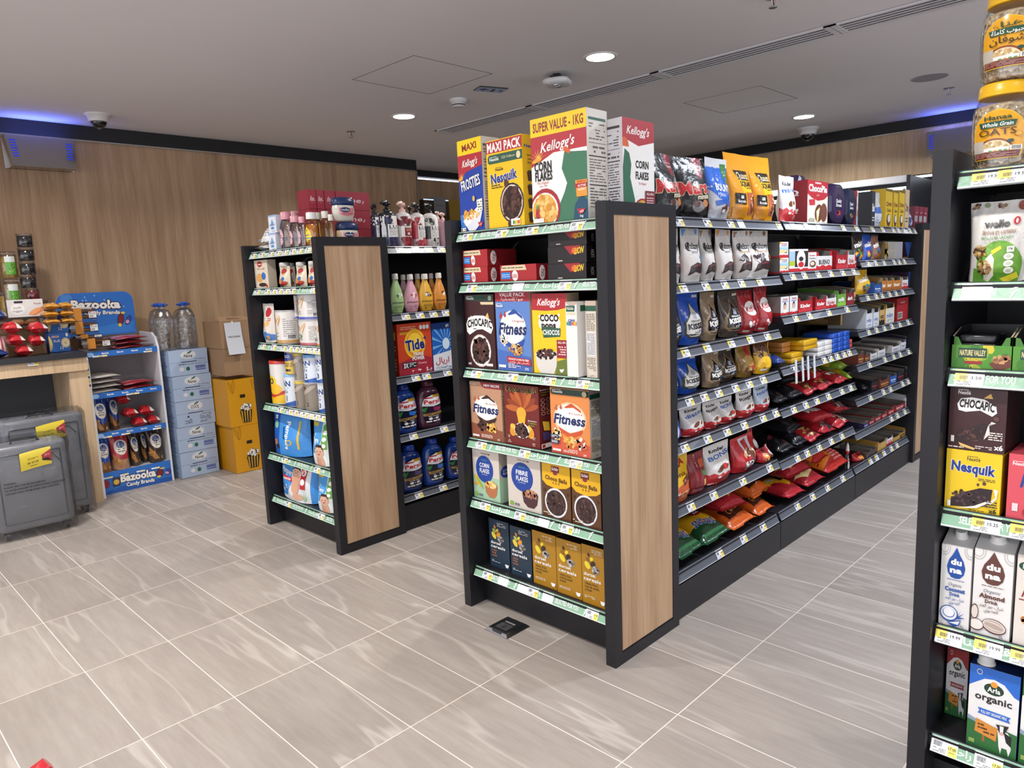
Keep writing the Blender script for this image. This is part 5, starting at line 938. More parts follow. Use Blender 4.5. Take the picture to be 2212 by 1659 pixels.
def kbox(word, pic=1):
    def f(a): a.R(0, 0, 1, 1, 'dbd8d6').P([(0, 0), (1, 0), (1, .16), (.85, .2), (.7, .16), (.5, .21), (.3, .16), (.15, .2), (0, .15)], 'bf2a2e').T('Kinder', .56, .88, .09, 'b5282c', .6, b=2).T(word, .52, .76, .09, '2a6ab8', .66, b=1); pic and a.R(0, .3, 1, .5, 'e0c88a').R(0, .5, 1, .66, '9cc0e0').E(.7, .38, .14, .1, '2a2626').E(.68, .4, .1, .07, 'eceae4').R(0, .88, .2, 1, 'e8a02c')
    return f
def a_kface(a): kbox('CHOCOLATE', 0)(a); a.E(.5, .5, .16, .22, '3a2a26').E(.5, .44, .13, .17, 'dcae94').E(.5, .25, .2, .1, 'e8e2dc')
def a_kdisp(a): a.R(0, 0, 1, 1, 'd8d6d4').R(0, 0, 1, .18, 'bf2a2e').P([(0, .4), (.3, .4), (.3, .9), (0, .9)], '9cb8d8').R(0, .3, .3, .5, 'a8b83a').R(.3, .24, 1, .92, '2c2826').E(.62, .55, .24, .42, 'dcd8d2').E(.62, .34, .15, .12, 'bf2a2e').E(.62, .58, .12, .1, '2a2626')
def a_country(a): a.R(0, 0, 1, 1, 'dbd8d6').R(0, 0, 1, .16, 'bf2a2e').T('Kinder', .5, .84, .08, 'b5282c', .7, b=2).T('Country', .5, .7, .1, '3a2a26', .8, b=1).E(.55, .4, .38, .18, '6a4a3c').E(.5, .42, .25, .1, 'd8c8b0')
def strip(c, word, ink=WH, r='bf2a2e'): return lambda a: a.R(0, 0, 1, 1, c).P([(0, 0), (1, 0), (1, .3), (.8, .4), (.6, .3), (.4, .42), (.2, .3), (0, .38)], r).T(word, .5, .6, .3, ink, .7, b=2)
def label2(c, word, ink=WH, sz=.22): return lambda a: a.R(0, 0, 1, 1, c).T(word, .5, .55, sz, ink, .7, b=1.5).lines(.2, .15, .8, .3, 2, ink, .4)
def a_mm(c, t='m&m'): return lambda a: a.R(0, 0, 1, 1, c).T(t, .5, .62, .16, WH, .86, b=3, rot=10).bits(.5, .25, .32, .14, ['c0392b', 'e8b52a', '2a66b8', '4f9a4a', '5a3424'], 12, .1).P([(0, 1), (1, 1), (1, .92), (0, .94)], '2a2a30')
def a_yell(a): a.R(0, 0, 1, 1, 'd8b52a').P([(0, 1), (1, 1), (1, .92), (0, .94)], '6a5a20').T('Oreo', .5, .62, .12, '7a2a24', .8, b=2, rot=3).T('Cake', .5, .46, .09, '3a2420', .6, b=1).E(.5, .2, .3, .16, '5a3424').E(.55, .24, .2, .1, 'd8d4c8')
def a_bak(a): a.R(0, 0, 1, 1, 'd0cac6').P([(.1, .98), (.4, .86), (.2, .8), (.02, .9)], '7a2430').T('Bakery', .5, .62, .09, '8a7a6a', .7, sh=.2).R(.3, .25, .8, .45, '8f3a44').E(.6, .16, .3, .12, '9ab4d8')
def a_silv(a): a.R(0, 0, 1, 1, 'c4c8d0').P([(.1, .55), (.8, .6), (.85, .4), (.1, .38)], '3a66b4').lines(.2, .1, .8, .3, 3, '8a98b8')
def a_rocher(a): a.R(0, 0, 1, 1, 'c9a24a').bits(.5, .5, .42, .42, ['d8b868', 'a8803a', 'e6cf90'], 14, .16, 1)
def a_burg(a): a.R(0, 0, 1, 1, '6f2430').R(0, .35, .7, .6, '8f8a8c').lines(.3, .7, .7, .76, 1, 'c9a8a8')
def a_uranus(a): a.R(0, 0, 1, 1, '2a3a66').T('GRAIN MIX', .5, .64, .12, 'd8d4dc', .8, b=2).bits(.5, .28, .34, .16, ['b8b4c8', '5a4a7a', '8a88a8'], 14, .1)
def a_paperw(a): a.R(0, 0, 1, 1, 'cfd3dc').T('WADI ALHADA', .5, .56, .07, '22242c', .74, b=2)
# ---------------------------------------------------------------- product kinds: key -> (object name, category, builder(w, h))
KD = {}
def kd(key, nm, cat, fn): KD[key] = (nm, cat, fn)
def kbx(key, front, d, side='ddd', cat='cereal box', nm='cereal_box', mat='card', **k): kd(key, nm, cat, lambda w, h: BOX(w, h, d, front, side, mat, **k))
def kpo(key, front, T, back, cat='chocolate bag', nm='chocolate_pouch', seed=1, mat='film', **k): kd(key, nm, cat, lambda w, h: POUCH(w, h, T, front, back, seed, mat, **k))
def kly(key, front, T, l, back, cat='sweet bag', nm='sweet_bag', seed=3, **k): kd(key, nm, cat, lambda w, h: LYING(w, l, T if T else h, front, back, seed, **k))
def ktr(key, front, d, side, inside='77726c', cat='display carton', nm='display_carton', **k): kd(key, nm, cat, lambda w, h: TRAY(w, h, d, front, side, inside, **k))
kbx('frost', a_frost, .09, '1c3f9e', R=lambda a: nutri(a, 'cfc9c0')); kbx('nesq', a_nesq, .1, 'e3b51c', R=a_nesqs)
kbx('flakes', flakes, .115, 'dedad2', R=nutri); kbx('flakes2', lambda a: flakes(a, small=True), .13, 'd8d6d4', L=lambda a: nutri(a, 'cfcdd0', '55525a', '444'))
kbx('kit', a_kit, .16, '8f2026', cat='chocolate bar box', nm='chocolate_box', R=a_kits); kbx('lion', a_lion, .16, '1a1619', cat='chocolate bar box', nm='chocolate_box', R=lambda a: a.R(0, 0, 1, 1, '171316').T('LION', .2, .5, .3, 'b9b4ae', .16, rot=90))
kbx('choca', a_choca, .07, '3d1d20'); kbx('fitb', a_fitblue, .07, 'b9a184'); kbx('coco', a_coco, .07, 'b9a184')
kd('cini', 'cereal_box', 'cereal box', lambda w, h: BOX(w, h, .19, a_cini, 'e4e2de', R=a_cinif)); kd('cinin', 'cereal_box', 'cereal box', lambda w, h: BOX(w, h, .19, a_cinin, 'd9cfc0'))
kbx('fitc', a_fitchoc, .06, 'b9a184', R=lambda a: a.R(0, 0, 1, 1, 'b08f72').lines(.1, .1, .9, .8, 24, '4a3428')); kbx('shell', a_shell, .075, '5b1d1c', R=a_shells); kbx('fitf', a_fitfruit, .07, 'd9c8ae', R=a_cinin)
kbx('gfc', a_gf('CORN', '9fc2a4'), .07, 'b7aea4', R=a_gfs); kbx('gff', a_gf('FIBRE', None, ('4a2c30', ['a8745c', 'c08a6c', '8a5a48'])), .07, 'b7aea4'); kbx('chb', a_choco, .07, '4a2e1a')
DB = ['high in fibre']
kbx('dorb', a_dorset('1f3345', 'c07a45', ['dfc23a', 'a8b45a', 'd98a3a', 'd8922c', '8a9a5a'], ('simply', 'fruity', 'muesli')), .085, '17242f', top='141c26'); kbx('dorm', a_dorset('a87a1c', '3a2a18', ['e0cc3a', '8a5a1c', '3a2a1a', '3a2a1e', '5a4a1a'], ('classic fruit,', 'nuts & seeds', 'muesli')), .085, '86601a', top='2a1d16')
kbx('tide', a_tide, .09, 'a8361c', 'detergent box', 'detergent_box', L=lambda a: a.R(0, 0, 1, 1, 'a8361c').R(.2, .7, .8, .85, 'e8b52a').lines(.2, .1, .8, .6, 8, 'e8b090')); kbx('ariel', a_ariel, .09, '1f4f9e', 'detergent box', 'detergent_box')
kbx('jbox', a_jbox, .05, 'cfd6e2', 'soap box', 'soap_box'); kbx('tiss', a_tiss, .11, '8a2436', 'tissue box', 'tissue_box'); kbx('cerb', a_cerbox, .05, 'c9bda8', 'baby food box', 'baby_food_box')
kbx('chopie', a_choco_pie, .15, '8f1f29', 'snack cake box', 'snack_cake_box', L=a_choco_pies); kbx('nqbar', a_nqbar, .12, 'd8b31c', 'cereal bar box', 'cereal_bar_box'); kbx('chbar', a_chbar, .12, '2e1517', 'cereal bar box', 'cereal_bar_box'); kbx('fitbar', a_fitbar, .12, 'b0424e', 'cereal bar box', 'cereal_bar_box')
kbx('kin', kbox('CARDS'), .1, '77726e', 'chocolate box', 'chocolate_box', L=lambda a: a.R(0, 0, 1, 1, '6a6664').R(0, 0, 1, .12, '9c2428')); kbx('country', a_country, .08, 'b8b4b2', 'chocolate box', 'chocolate_box'); kbx('kdisp', a_kdisp, .09, 'a8b0b8', 'chocolate box', 'chocolate_box'); kbx('kface', a_kface, .12, '8a8683', 'chocolate box', 'chocolate_box', L=lambda a: a.R(0, 0, 1, 1, '8f8b88').R(0, 0, 1, .2, '9c2428'))
kbx('yell', a_yell, .09, 'b8961c', 'snack cake box', 'snack_cake_box'); kbx('bak', a_bak, .1, '8a3a40', 'biscuit box', 'biscuit_box'); kbx('narrow', label2('2c3036', 'Bake'), .1, '26282c', 'biscuit box', 'biscuit_box'); kbx('beige', label2('c9b08a', 'Oreo', '2a2a3a'), .08, 'b09878', 'biscuit box', 'biscuit_box'); kbx('burg', a_burg, .07, '7a3040', 'chocolate box', 'chocolate_box'); kbx('redsm', label2('b0222a', 'nutti'), .08, '8a1c22', 'chocolate box', 'chocolate_box')
kbx('redbox', lambda a: a.R(0, 0, 1, 1, '9c2028').R(.1, .1, .5, .4, 'b9b2aa').bars(.12, .14, .48, .36).T('nutty', .5, .82, .1, 'd8b8b0', .4), .12, '8a1c22', 'chocolate box', 'chocolate_box'); kbx('glu', a_plain('d2ccc6', ('P', [(0, .7), (1, .9), (1, 1), (0, 1)], 'c9862c'), ('T', 'nut', .6, .5, .24, 'a8242c', .5, 0, 2), ('R', .5, .1, .9, .3, '2a2020')), .08, '5a3a2c', 'chocolate box', 'chocolate_box'); kbx('roch', a_plain('8a7038', ('E', .5, .3, .3, .3, 'b8924a'), ('E', .4, .5, .2, .22, 'd0ac5c'), ('E', .6, .5, .2, .22, 'd0ac5c'), ('E', .5, .7, .2, .22, 'dcbc70')), .25, 'a8883c', 'chocolate box', 'chocolate_box', L=lambda a: a.R(0, 0, 1, 1, '6d5a34').E(.4, .25, .14, .16, 'a07c48').E(.6, .25, .14, .16, 'a07c48').E(.5, .45, .13, .15, 'b08c58').E(.5, .65, .1, .13, 'b89868'))
for k_, fr_, d_, s_ in (('tred', strip('d6d2d0', 'BUENO', '2a2626'), .2, 'c0282c'), ('twh', strip('d9d6d4', 'Kinder', 'b5282c'), .2, 'b0acaa'), ('tgr', strip('6a9a3c', 'milk', WH, '8ac04a'), .22, '5f8f38'), ('tbu', strip('7a2430', 'dark', WH, '8f2c38'), .22, '6a1e28'), ('ttan', strip('c4a468', 'nuts', '4a3020', '2a2420'), .22, 'a88a50'), ('tor', strip('c07a34', 'bar', WH, 'a8622c'), .2, 'b08a58'), ('twt', label2('cfd0d4', 'Galaxy', '3a3a44'), .25, 'b9b4b0'), ('tblue', label2('2a5aa8', 'Bounty'), .25, '1f4a90'), ('tbr', label2('6a3424', 'lion', 'd8b060'), .25, '5a2c20'), ('tdk', label2('1c1c24', 'Mars', 'b5303a'), .25, '18181e'), ('tkk', label2('9c222a', 'Kit'), .25, '7d1a22'), ('tkb', label2('1f2f78', 'Kit'), .2, '2a2440'), ('twb', label2('d0d4da', 'milky', '2a5aa8'), .22, 'b9bcc2'), ('tcard', a_plain('b58d42', ('R', .45, .3, .8, .8, 'c9a868'), ('lines', .5, .4, .75, .7, 3, '3a2a20')), .25, 'a07a34'), ('tcb', a_plain('4a3c38', ('R', .1, .1, .4, .5, '6a5a54')), .2, '453834'), ('tgal', a_plain('c9c0b4', ('lines', .2, .2, .8, .8, 3, '5a4a40')), .2, 'b0a496'), ('tmm', label2('d4d0c4', 'm&m', '3a66b4', .3), .24, 'c49a2c'), ('tredk', strip('a8222a', 'Kinder', WH, 'c8383f'), .18, '9c1c24')):
    ktr(k_, fr_, d_, s_, L=None)
ktr('nv', a_nv, .16, '3f7a2a', '16181c', fh=.62, nl=.1, slope=.4)
kpo('mars', a_mars, .09, '17171a', seed=3, lean=.03); kpo('bounty', a_bounty, .09, 'b9bcc2', seed=5); kpo('quanta', a_quanta, .09, 'c98718', seed=8, lean=.02); kpo('kmini', kinder('mini'), .07, 'd0cdcb', seed=9)
for i, (a_, w_) in enumerate((('b5303a', 'MINIS'), ('4f8fd0', 'SMOOTH'), ('9a7a4a', 'FRUIT'), ('e08a2c', 'NUTS'))): kpo('gal%d' % i, galaxy(a_, w_), .075, 'cfcac6', seed=11+i, mat='film_soft')
kpo('galm', galaxy('8a5a24', 'MINIATURES', True), .08, 'cfcac6', seed=17, mat='film_soft')
kpo('kblue', kiss('1f4fb4', 'c9c6c0', '1a1a1e', '3a4440'), .1, '1b46a4', seed=21); kpo('kgold', kiss('8f7a60', '1c1719', WH, 'b49a7a'), .09, '7d6a52', seed=23, mat='film'); kpo('kdark', kiss('1c1818', '241c1a', WH, '3a2c24'), .09, '171414', seed=25); kpo('kbronze', kiss('4a4038', '1c1719', WH, '8a7658'), .1, '40372f', seed=27)
kpo('kkbag', a_kkbag, .1, '8f1e26', seed=29); kpo('gold', redbag('8a6a2c', '', 'b5904a', 'a8242c'), .09, '7a5e28', seed=31); kpo('reese', a_reese, .08, 'c99a18', seed=33)
kpo('kbbag', a_plain('2458b8', ('E', .3, .45, .4, .3, 'cfd2d8'), ('T', 'BITES', .25, .5, .1, '222', .5), ('R', 0, .38, .5, .44, '3a66c0')), .07, '1f4fa8', seed=35); kpo('kdisco', kinder('disco'), .09, 'cfccc9', seed=37); kpo('kbuen', kinder('Bueno', '2a2226'), .08, 'cfccc9', seed=39); kpo('kbons', kinder('BONS', '2a5fb0', a_bon), .09, 'cfccc9', seed=41); kpo('kriegel', kinder('Riegel', '2a2226'), .08, 'cfccc9', seed=43); kpo('kblu2', kinder('mini', '2a5fb0', None, 'b4c0d0'), .07, 'b9c2d0', seed=45)
kpo('tola', a_tola, .08, 'd0a01c', seed=47); kpo('redbag', redbag(), .09, '8f1e26', seed=49); kpo('ferr', a_ferrmix, .1, '9c1c24', seed=51); kpo('redchoc', redbag('a3242c', 'Toffifee', 'e0d8d0'), .08, '8f1e26', seed=53); kpo('rbox', a_redbox, .08, '6a161e', seed=54, mat='film_soft'); kpo('redlow', redbag('b0242c', '', 'd88a3a'), .09, '9c1c24', seed=55, bot=.8); kpo('redwh', redbag('a8242c', '', 'd8d4d0', 'c9c4c0'), .07, '8f1e26', seed=57)
kpo('mmb', a_mm('2f211c'), .06, '241a16', seed=61); kpo('mmbl', a_mm('1f4fb4'), .06, '1b46a4', seed=63); kpo('mmo', a_mm('8a5a44', 'minis'), .06, '7a4e3a', seed=65); kpo('mmy', a_mm('d8a81c', "m&m's"), .09, 'c4941a', seed=67); kpo('silv', a_silv, .06, 'b4b8c0', seed=69); kpo('ura', a_uranus, .05, '26345c', seed=71, cat='snack bag', nm='snack_pouch'); kpo('wello', a_wello, .07, 'cfcbc4', seed=73, mat='film_soft', cat='granola pouch', nm='granola_pouch', sealed=.97)
kpo('pch', a_pch, .06, 'cfc8bc', seed=75, mat='film_soft', cat='baby snack bag', nm='baby_snack_bag')
kpo('bread0', a_bread('1d3f90', '5a3a28'), .1, '1b3a80', cat='bread bag', nm='bread_bag', seed=81, bot=.9, sealed=1.02); kpo('bread1', a_bread('2a55a8', '8a5a38'), .1, '2a55a8', cat='bread bag', nm='bread_bag', seed=83, bot=.9, sealed=1.02); kpo('bread2', a_bread('a8323c', 'b5886a'), .1, 'a8323c', cat='bread bag', nm='bread_bag', seed=85, bot=.9, sealed=1.02); kpo('bread3', a_bread('3a2c28', '4a3a30'), .1, '3a2c28', cat='bread bag', nm='bread_bag', seed=87, bot=.9, sealed=1.02)
kpo('pamp', a_pamp, .12, '2a66b8', cat='nappy pack', nm='nappy_pack', seed=91, mat='film_soft', bot=.95, sealed=1.3); kpo('pamp2', a_pamp2, .1, 'cfd6d2', cat='nappy pack', nm='nappy_pack', seed=93, mat='film_soft', bot=.95, sealed=1.3); kpo('pants', a_pants, .12, '3f8ad2', cat='nappy pack', nm='nappy_pack', seed=95, mat='film_soft', bot=.95, sealed=1.3)
kly('snick', a_snick, .1, .26, '1d4a2c', seed=101); kly('oran', a_orange, .085, .24, 'b5521c', seed=103); kly('mix', a_mix, .075, .24, '8f1e26', seed=105); kly('crem', a_crem, .09, .26, '8f1e26', seed=107); kly('kitred', a_kitred, .13, .26, '9c2420', seed=109); kly('black', a_black, .075, .22, '121215', seed=111); kly('redf', redbag('a8242c', '', 'c8a05a'), .06, .22, '8f1e26', seed=113); kly('green', a_green, .065, .22, '6a8a28', seed=115); kly('yelred', a_yelred, .06, .22, '8f1e26', seed=117); kly('redw', redbag('b0242c', 'Toffees', 'd0ccc8', 'c0bab4'), .07, .22, '8f1e26', seed=119); kly('redsil', redbag('a8242c', 'Toblerone', '8a868c', '2a2a3a'), .07, .2, '8f1e26', seed=121)
kly('redsn', a_redsn, .07, .13, '9c1c24', 'snack bag', 'snack_bag', seed=131); kly('wafer', a_wafer, .045, .15, 'a8742c', 'snack bag', 'snack_bag', seed=133); kly('bluesn', a_blue_sn, .06, .15, '1b2f66', 'snack bag', 'snack_bag', seed=135); kly('pinkf', a_pinkf, .028, .28, 'a86a72', 'snack pack', 'snack_pack', seed=137); kly('whfl', a_whfl, .03, .28, 'b9b2ac', 'snack pack', 'snack_pack', seed=139); kly('wipe', a_plain('d8d8d6', ('lines', .1, .2, .9, .8, 4, '9aa4a8')), .035, .12, 'c9c9c6', 'wipes pack', 'wipes_pack', seed=141); kly('choc2', redbag('8f1e26', '', 'd8d4d0'), .05, .18, '7d1820', 'snack bag', 'snack_bag', seed=143)
def bars(w, h, cols, n, l=.2, r=.011):
    m_ = M(); rr = random.Random(n)
    m_.lathe([(0, r*.7), (.004, r), (l-.004, r), (l, r*.7)], cols[0], 'film', 8)
    return m_
def k_bar(w, h, c): return [('bar', M().rbox(-w/2, 0, 0, w/2, .17, h, min(w, h)*.3, c, 'film', 2))]
for k_, c_ in (('bary', 'd0a01c'), ('barw', 'd8d6d4'), ('barb', '1f4fb0'), ('barr', 'b5483e'), ('bark', '4a2c20'), ('bart', 'b5783c')): kd(k_, 'chocolate_bar', 'chocolate bar', lambda w, h, c=c_: k_bar(w, h, c))
# bottles, cans, jars
def k_johns(c, ac): return lambda w, h: [('bottle_body', ROUND(curve((0, w*.30), (h*.02, w*.36), (h*.2, w*.5), (h*.42, w*.485), (h*.62, w*.36), (h*.8, w*.2), (h*.87, w*.17)), c, a_johns(c, ac), .06, .66, 130, .55, 'plastic', n=28)), ('cap', M().lathe([(h*.86, w*.19), (h*.985, w*.18), (h, w*.15)], 'e2dcd4', 'plastic', 20, 1, 0, w*.275))]
for k_, c_, a_ in (('jg', 'a9c88a', '5a8a4a'), ('jp', 'dfa6b6', 'c0405a'), ('jy', 'e3ae3a', '5a3a1c'), ('jo', 'dd913c', '4a2a14'), ('jm', 'b08a90', '6a3a44')): kd(k_, 'body_wash_bottle', 'body wash bottle', k_johns(c_, a_))
def k_lux(base, front, pump='16161a', sh='26242a'):
    def f(w, h):
        b = h*.78; P = curve((0, w*.46), (b*.02, w*.495), (b*.1, w*.5), (b*.84, w*.5), (b*.93, w*.44), (b, w*.2)); c = w/2
        return [('bottle_body', ROUND(P, base, front, .03, .86, 180, 1, 'gloss_card', n=26)),
            ('pump', M().lathe([(b, w*.2), (b+h*.05, w*.2), (b+h*.055, w*.11), (b+h*.12, w*.1), (b+h*.125, w*.22), (h*.97, w*.2), (h*.985, w*.1)], pump, 'plastic', 16, 1, 0, c).tube([(0, c, h*.96), (-w*.3, c-w*.1, h*.965), (-w*.5, c-w*.16, h*.935)], [w*.13, w*.1, w*.06], pump, 'plastic'))]
    return f
PU = ['2d2a4e', '3d3a6a', '1e1c34']
kd('luxd', 'pump_bottle', 'pump bottle', k_lux('2a2a30', a_lux('2d2a4e', PU))); kd('luxr', 'pump_bottle', 'pump bottle', k_lux('e0dcda', a_lux2, 'e0b8ac')); kd('luxp', 'pump_bottle', 'pump bottle', k_lux('d8d4d2', a_lux('c0404e', ['c0404e', 'd8606a', '8f2432', 'a83a48']))); kd('luxw', 'pump_bottle', 'pump bottle', k_lux('dedad8', a_lux('3a3a3a', ['cfc9c6', 'e4e0de', '2a3a30', 'c4bcb8']))); kd('luxk', 'pump_bottle', 'pump bottle', k_lux('b58a96', a_plain('b58a96'), 'e0b8ac'))
def k_persil(c, b2, nm, lid):
    def f(w, h):
        P = curve((0, w*.4), (h*.03, w*.46), (h*.3, w*.5), (h*.6, w*.485), (h*.78, w*.4), (h*.86, w*.25), (h*.89, w*.17)); c0 = w*.3
        return [('bottle_body', ROUND(P, c, persil('161a30' if b2 != '8f2c5a' else '2a1a2e', b2, nm), .1, .82, 130, .6, 'label_gloss', n=30)), ('cap', M().lathe([(h*.88, w*.2), (h*.885, w*.22), (h*.985, w*.2), (h, w*.18)], lid, 'plastic', 22, 1, 0, c0)), ('handle', M().tube([(w*.36, c0, h*.72), (w*.47, c0, h*.62), (w*.49, c0, h*.45), (w*.44, c0, h*.32)], [w*.05, w*.06, w*.06, w*.045], c, 'label_gloss'))]
    return f
kd('perb', 'detergent_bottle', 'detergent bottle', k_persil('1b3f8c', '2f6fc8', 'POWER GEL', '1b3f9e')); kd('perp', 'detergent_bottle', 'detergent bottle', k_persil('4a2436', '8f2c5a', 'POWER GEL', '5a2a40')); kd('perl', 'detergent_bottle', 'detergent bottle', k_persil('152f78', '4a3a6a', 'POWER GEL LAVENDER', '1b3f9e'))
def k_can(front, col, rim='c9c9cc', lid=None, **k): return lambda w, h: CAN(w/2, h, col, front, rim, lid=lid, **k)
kd('cer1', 'baby_cereal_can', 'baby cereal can', k_can(a_cere(0, 'c99a58'), 'd6d2cc')); kd('cer2', 'baby_cereal_can', 'baby cereal can', k_can(a_cere(0, '4a5ab0'), 'd6d2cc')); kd('cer3', 'baby_cereal_can', 'baby cereal can', k_can(a_cere(1, 'c4606a'), 'd6d2cc')); kd('nan1', 'milk_powder_can', 'milk powder can', k_can(a_nan('1'), 'd4dbe4', lid='8fb8de')); kd('nan2', 'milk_powder_can', 'milk powder can', k_can(a_nan('2'), 'd4dbe4', lid='6fa8de')); kd('nan3', 'milk_powder_can', 'milk powder can', k_can(a_nan('3'), 'd4dbe4')); kd('s1', 'milk_powder_can', 'milk powder can', k_can(a_s26('1'), '8b8073', lid='c9b04a')); kd('s2', 'milk_powder_can', 'milk powder can', k_can(a_s26('2'), '8b8073')); kd('nido', 'milk_powder_can', 'milk powder can', k_can(a_nido, 'd9d6d0', lid='c03a34')); kd('smy', 'milk_powder_can', 'milk powder can', k_can(a_sm, 'd6b23a', 'd6b23a'))
def k_jar(w, h): return [('jar_body', ROUND(curve((0, w*.3), (h*.04, w*.38), (h*.25, w*.47), (h*.5, w*.5), (h*.68, w*.46)), 'd6d0c4', a_bjelly, .1, .98, 120, .62, 'label_gloss', n=28)), ('lid', M().lathe([(h*.64, w*.44), (h*.66, w*.49), (h*.74, w*.51), (h*.9, w*.5), (h*.97, w*.42), (h, w*.2)], '1b2f5e', 'plastic', 30, .62, 0, w*.31))]
kd('vjar', 'petroleum_jelly_jar', 'jar', k_jar)
kd('vasl', 'lotion_bottle', 'lotion bottle', lambda w, h: [('bottle_body', ROUND(curve((0, w*.42), (h*.03, w*.48), (h*.6, w*.5), (h*.72, w*.36), (h*.8, w*.2)), 'dfe1e4', a_vasl, .04, .62, 150, .7, 'label_gloss')), ('cap', M().lathe([(h*.79, w*.21), (h*.98, w*.19), (h, w*.15)], 'eceae8', 'plastic', 18, 1, 0, w*.35))])
def k_clear(mat, cap, front, liq=None):
    def f(w, h):
        P = curve((0, w*.4), (h*.03, w*.46), (h*.2, w*.5), (h*.6, w*.48), (h*.76, w*.36), (h*.82, w*.22)); o = [('bottle_body', ROUND(P, 'fff', front, .1, .72, 130, .62, mat, 'label_gloss'))]
        if liq: o.append(('contents', M().lathe([(z+.002, r*.93) for z, r in P if z < h*.66], liq, 'label_gloss', 20, .62, 0, w*.31)))
        return o+[('cap', M().lathe([(h*.8, w*.27), (h*.98, w*.27), (h, w*.23)], cap, 'plastic', 18, 1, 0, w*.31))]
    return f
kd('boil', 'baby_oil_bottle', 'baby oil bottle', k_clear('baby_oil', 'd99aa6', a_oil)); kd('sham', 'baby_shampoo_bottle', 'baby shampoo bottle', k_clear('oil_bottle', 'e4e2e0', a_shamp, 'd8952a')); kd('oilc', 'baby_oil_bottle', 'baby oil bottle', k_clear('oil_bottle', 'd8d4c8', None, None))
def k_purp(w, h):
    p = POUCH(w, h*.86, w*.5, a_pur, 'c9bca4', 151, 'film_soft')[0][1]
    return [('pouch', p), ('cap', M().lathe([(h*.82, w*.16), (h*.84, w*.26), (h*.98, w*.25), (h, w*.2)], 'd0ccc8', 'plastic', 14, 1, 0, w*.25))]
kd('purp', 'fruit_puree_pouch', 'baby food pouch', k_purp)
def k_tin(c0, c1, word, ac):
    def f(w, h):
        d = .07; m_ = M(); o = [(w/2*cos(radians(22.5+45*i))*1.08, h/2+h/2*sin(radians(22.5+45*i))*1.08) for i in range(8)]; o = [(max(-w/2, min(w/2, x)), max(0, min(h, z))) for x, z in o]
        rows = [[(x*f_, y, h/2+(z-h/2)*f_) for x, z in o] for y, f_ in ((0, .86), (.012, .97), (.03, 1), (d-.01, 1), (d, .95))]
        m_.grid(rows, c0, 'gloss_card', False, True, False); m_.face(rows[0], c0, 'gloss_card'); m_.face(rows[-1][::-1], c0, 'gloss_card'); a = A(w*.86, h*.86); tin(c0, c1, word, ac)(a); m_.art(a, lambda x, y, q: (x-w*.43, -q, y+h*.07), mat='gloss_card'); return [('tin', m_)]
    return f
kd('tinp', 'chocolate_tin', 'chocolate tin', k_tin('2a1d3c', '3a2850', ('Quality', 'Street'), ['d8703a', 'b5303a', '8a4a9a'])); kd('tinb', 'chocolate_tin', 'chocolate tin', k_tin('1a2038', '28304c', ('Dark', 'Selection'), ['d8a83a', 'c86a3a', '5a7a4a']))
def k_duna(front, ink):
    def f(w, h):
        d = .09; b = h*.86; m_ = M(); c = 'dcdbd9'
        m_.box(-w/2, 0, 0, w/2, d, b, c, 'card', skip='t').face([(-w/2, 0, b), (w/2, 0, b), (w/2, d, h), (-w/2, d, h)], c, 'card').face([(-w/2, 0, b), (-w/2, d, h), (-w/2, d, b)], c, 'card').face([(w/2, d, b), (w/2, d, h), (w/2, 0, b)], c, 'card').face([(w/2, d, b), (-w/2, d, b), (-w/2, d, h), (w/2, d, h)], '4a4e5c', 'card')
        a = A(w, b); front(a); m_.art(a, lambda x, y, o: (x-w/2, -o, y)); n = Vector((0, -(h-b), d)).normalized()
        P = Vector((0, d*.42, b+(h-b)*.42)); r = w*.2; rows = [[tuple(P+Vector((1, 0, 0))*q*cos(2*pi*k/18)+Vector((0, n.z, -n.y))*q*sin(2*pi*k/18)+n*z) for k in range(18)] for z, q in ((0, r*1.15), (.004, r*1.15), (.0045, r), (.017, r*.97), (.018, r*.8))]
        cp = M().grid(rows, 'e8e6e4', 'plastic', True, True); cp.face(rows[-1], 'e8e6e4', 'plastic'); return [('carton_body', m_), ('cap', cp)]
    return f
kd('dunac', 'drink_carton', 'drink carton', k_duna(duna('1d4fa0', 'Coconut', p_coco), 0)); kd('dunaa', 'drink_carton', 'drink carton', k_duna(duna('5f3a34', 'Almond', p_alm), 0)); kd('dunan', 'drink_carton', 'drink carton', k_duna(lambda a: a.R(0, 0, 1, 1, 'ddd6ce').E(.4, .88, .36, .06, '1f4a3a').T('NEW', .3, .88, .05, WH, .3, b=2).T('Almond', .6, .6, .1, '8a3040', .9, b=2).lines(.1, .5, .9, .53, 1, '8a3040').bits(.5, .25, .35, .12, ['b5703a', 'd8a068', 'e8dcc8'], 10, .12), 0))
def k_arla(c, t):
    def f(w, h):
        b = h*.93; m_ = M(); d = .075; c2 = '1b2f60' if c == '2a6ac8' else c
        m_.box(-w/2, 0, 0, w/2, d, b, {'f': 'e6e6e6', 'l': c, 'r': c, 'b': c, 't': c2, 'd': 'ddd'}, 'card'); a = A(w, b); arla(c, t)(a); m_.art(a, lambda x, y, o: (x-w/2, -o, y))
        return [('carton_body', m_), ('cap', M().lathe([(b, w*.19), (b+.004, w*.19), (b+.0045, w*.165), (b+.022, w*.16), (b+.024, w*.13)], 'e6e6e4', 'plastic', 22, 1, -w*.22, d*.3))]
    return f
kd('arlr', 'milk_carton', 'milk carton', k_arla('9c2a2e', 'LOW FAT ORGANIC MILK')); kd('arlb', 'milk_carton', 'milk carton', k_arla('2a6ac8', 'FULL FAT ORGANIC MILK')); kd('arlg', 'milk_carton', 'milk carton', k_arla('2c6b3a', 'FULL FAT ORGANIC MILK'))
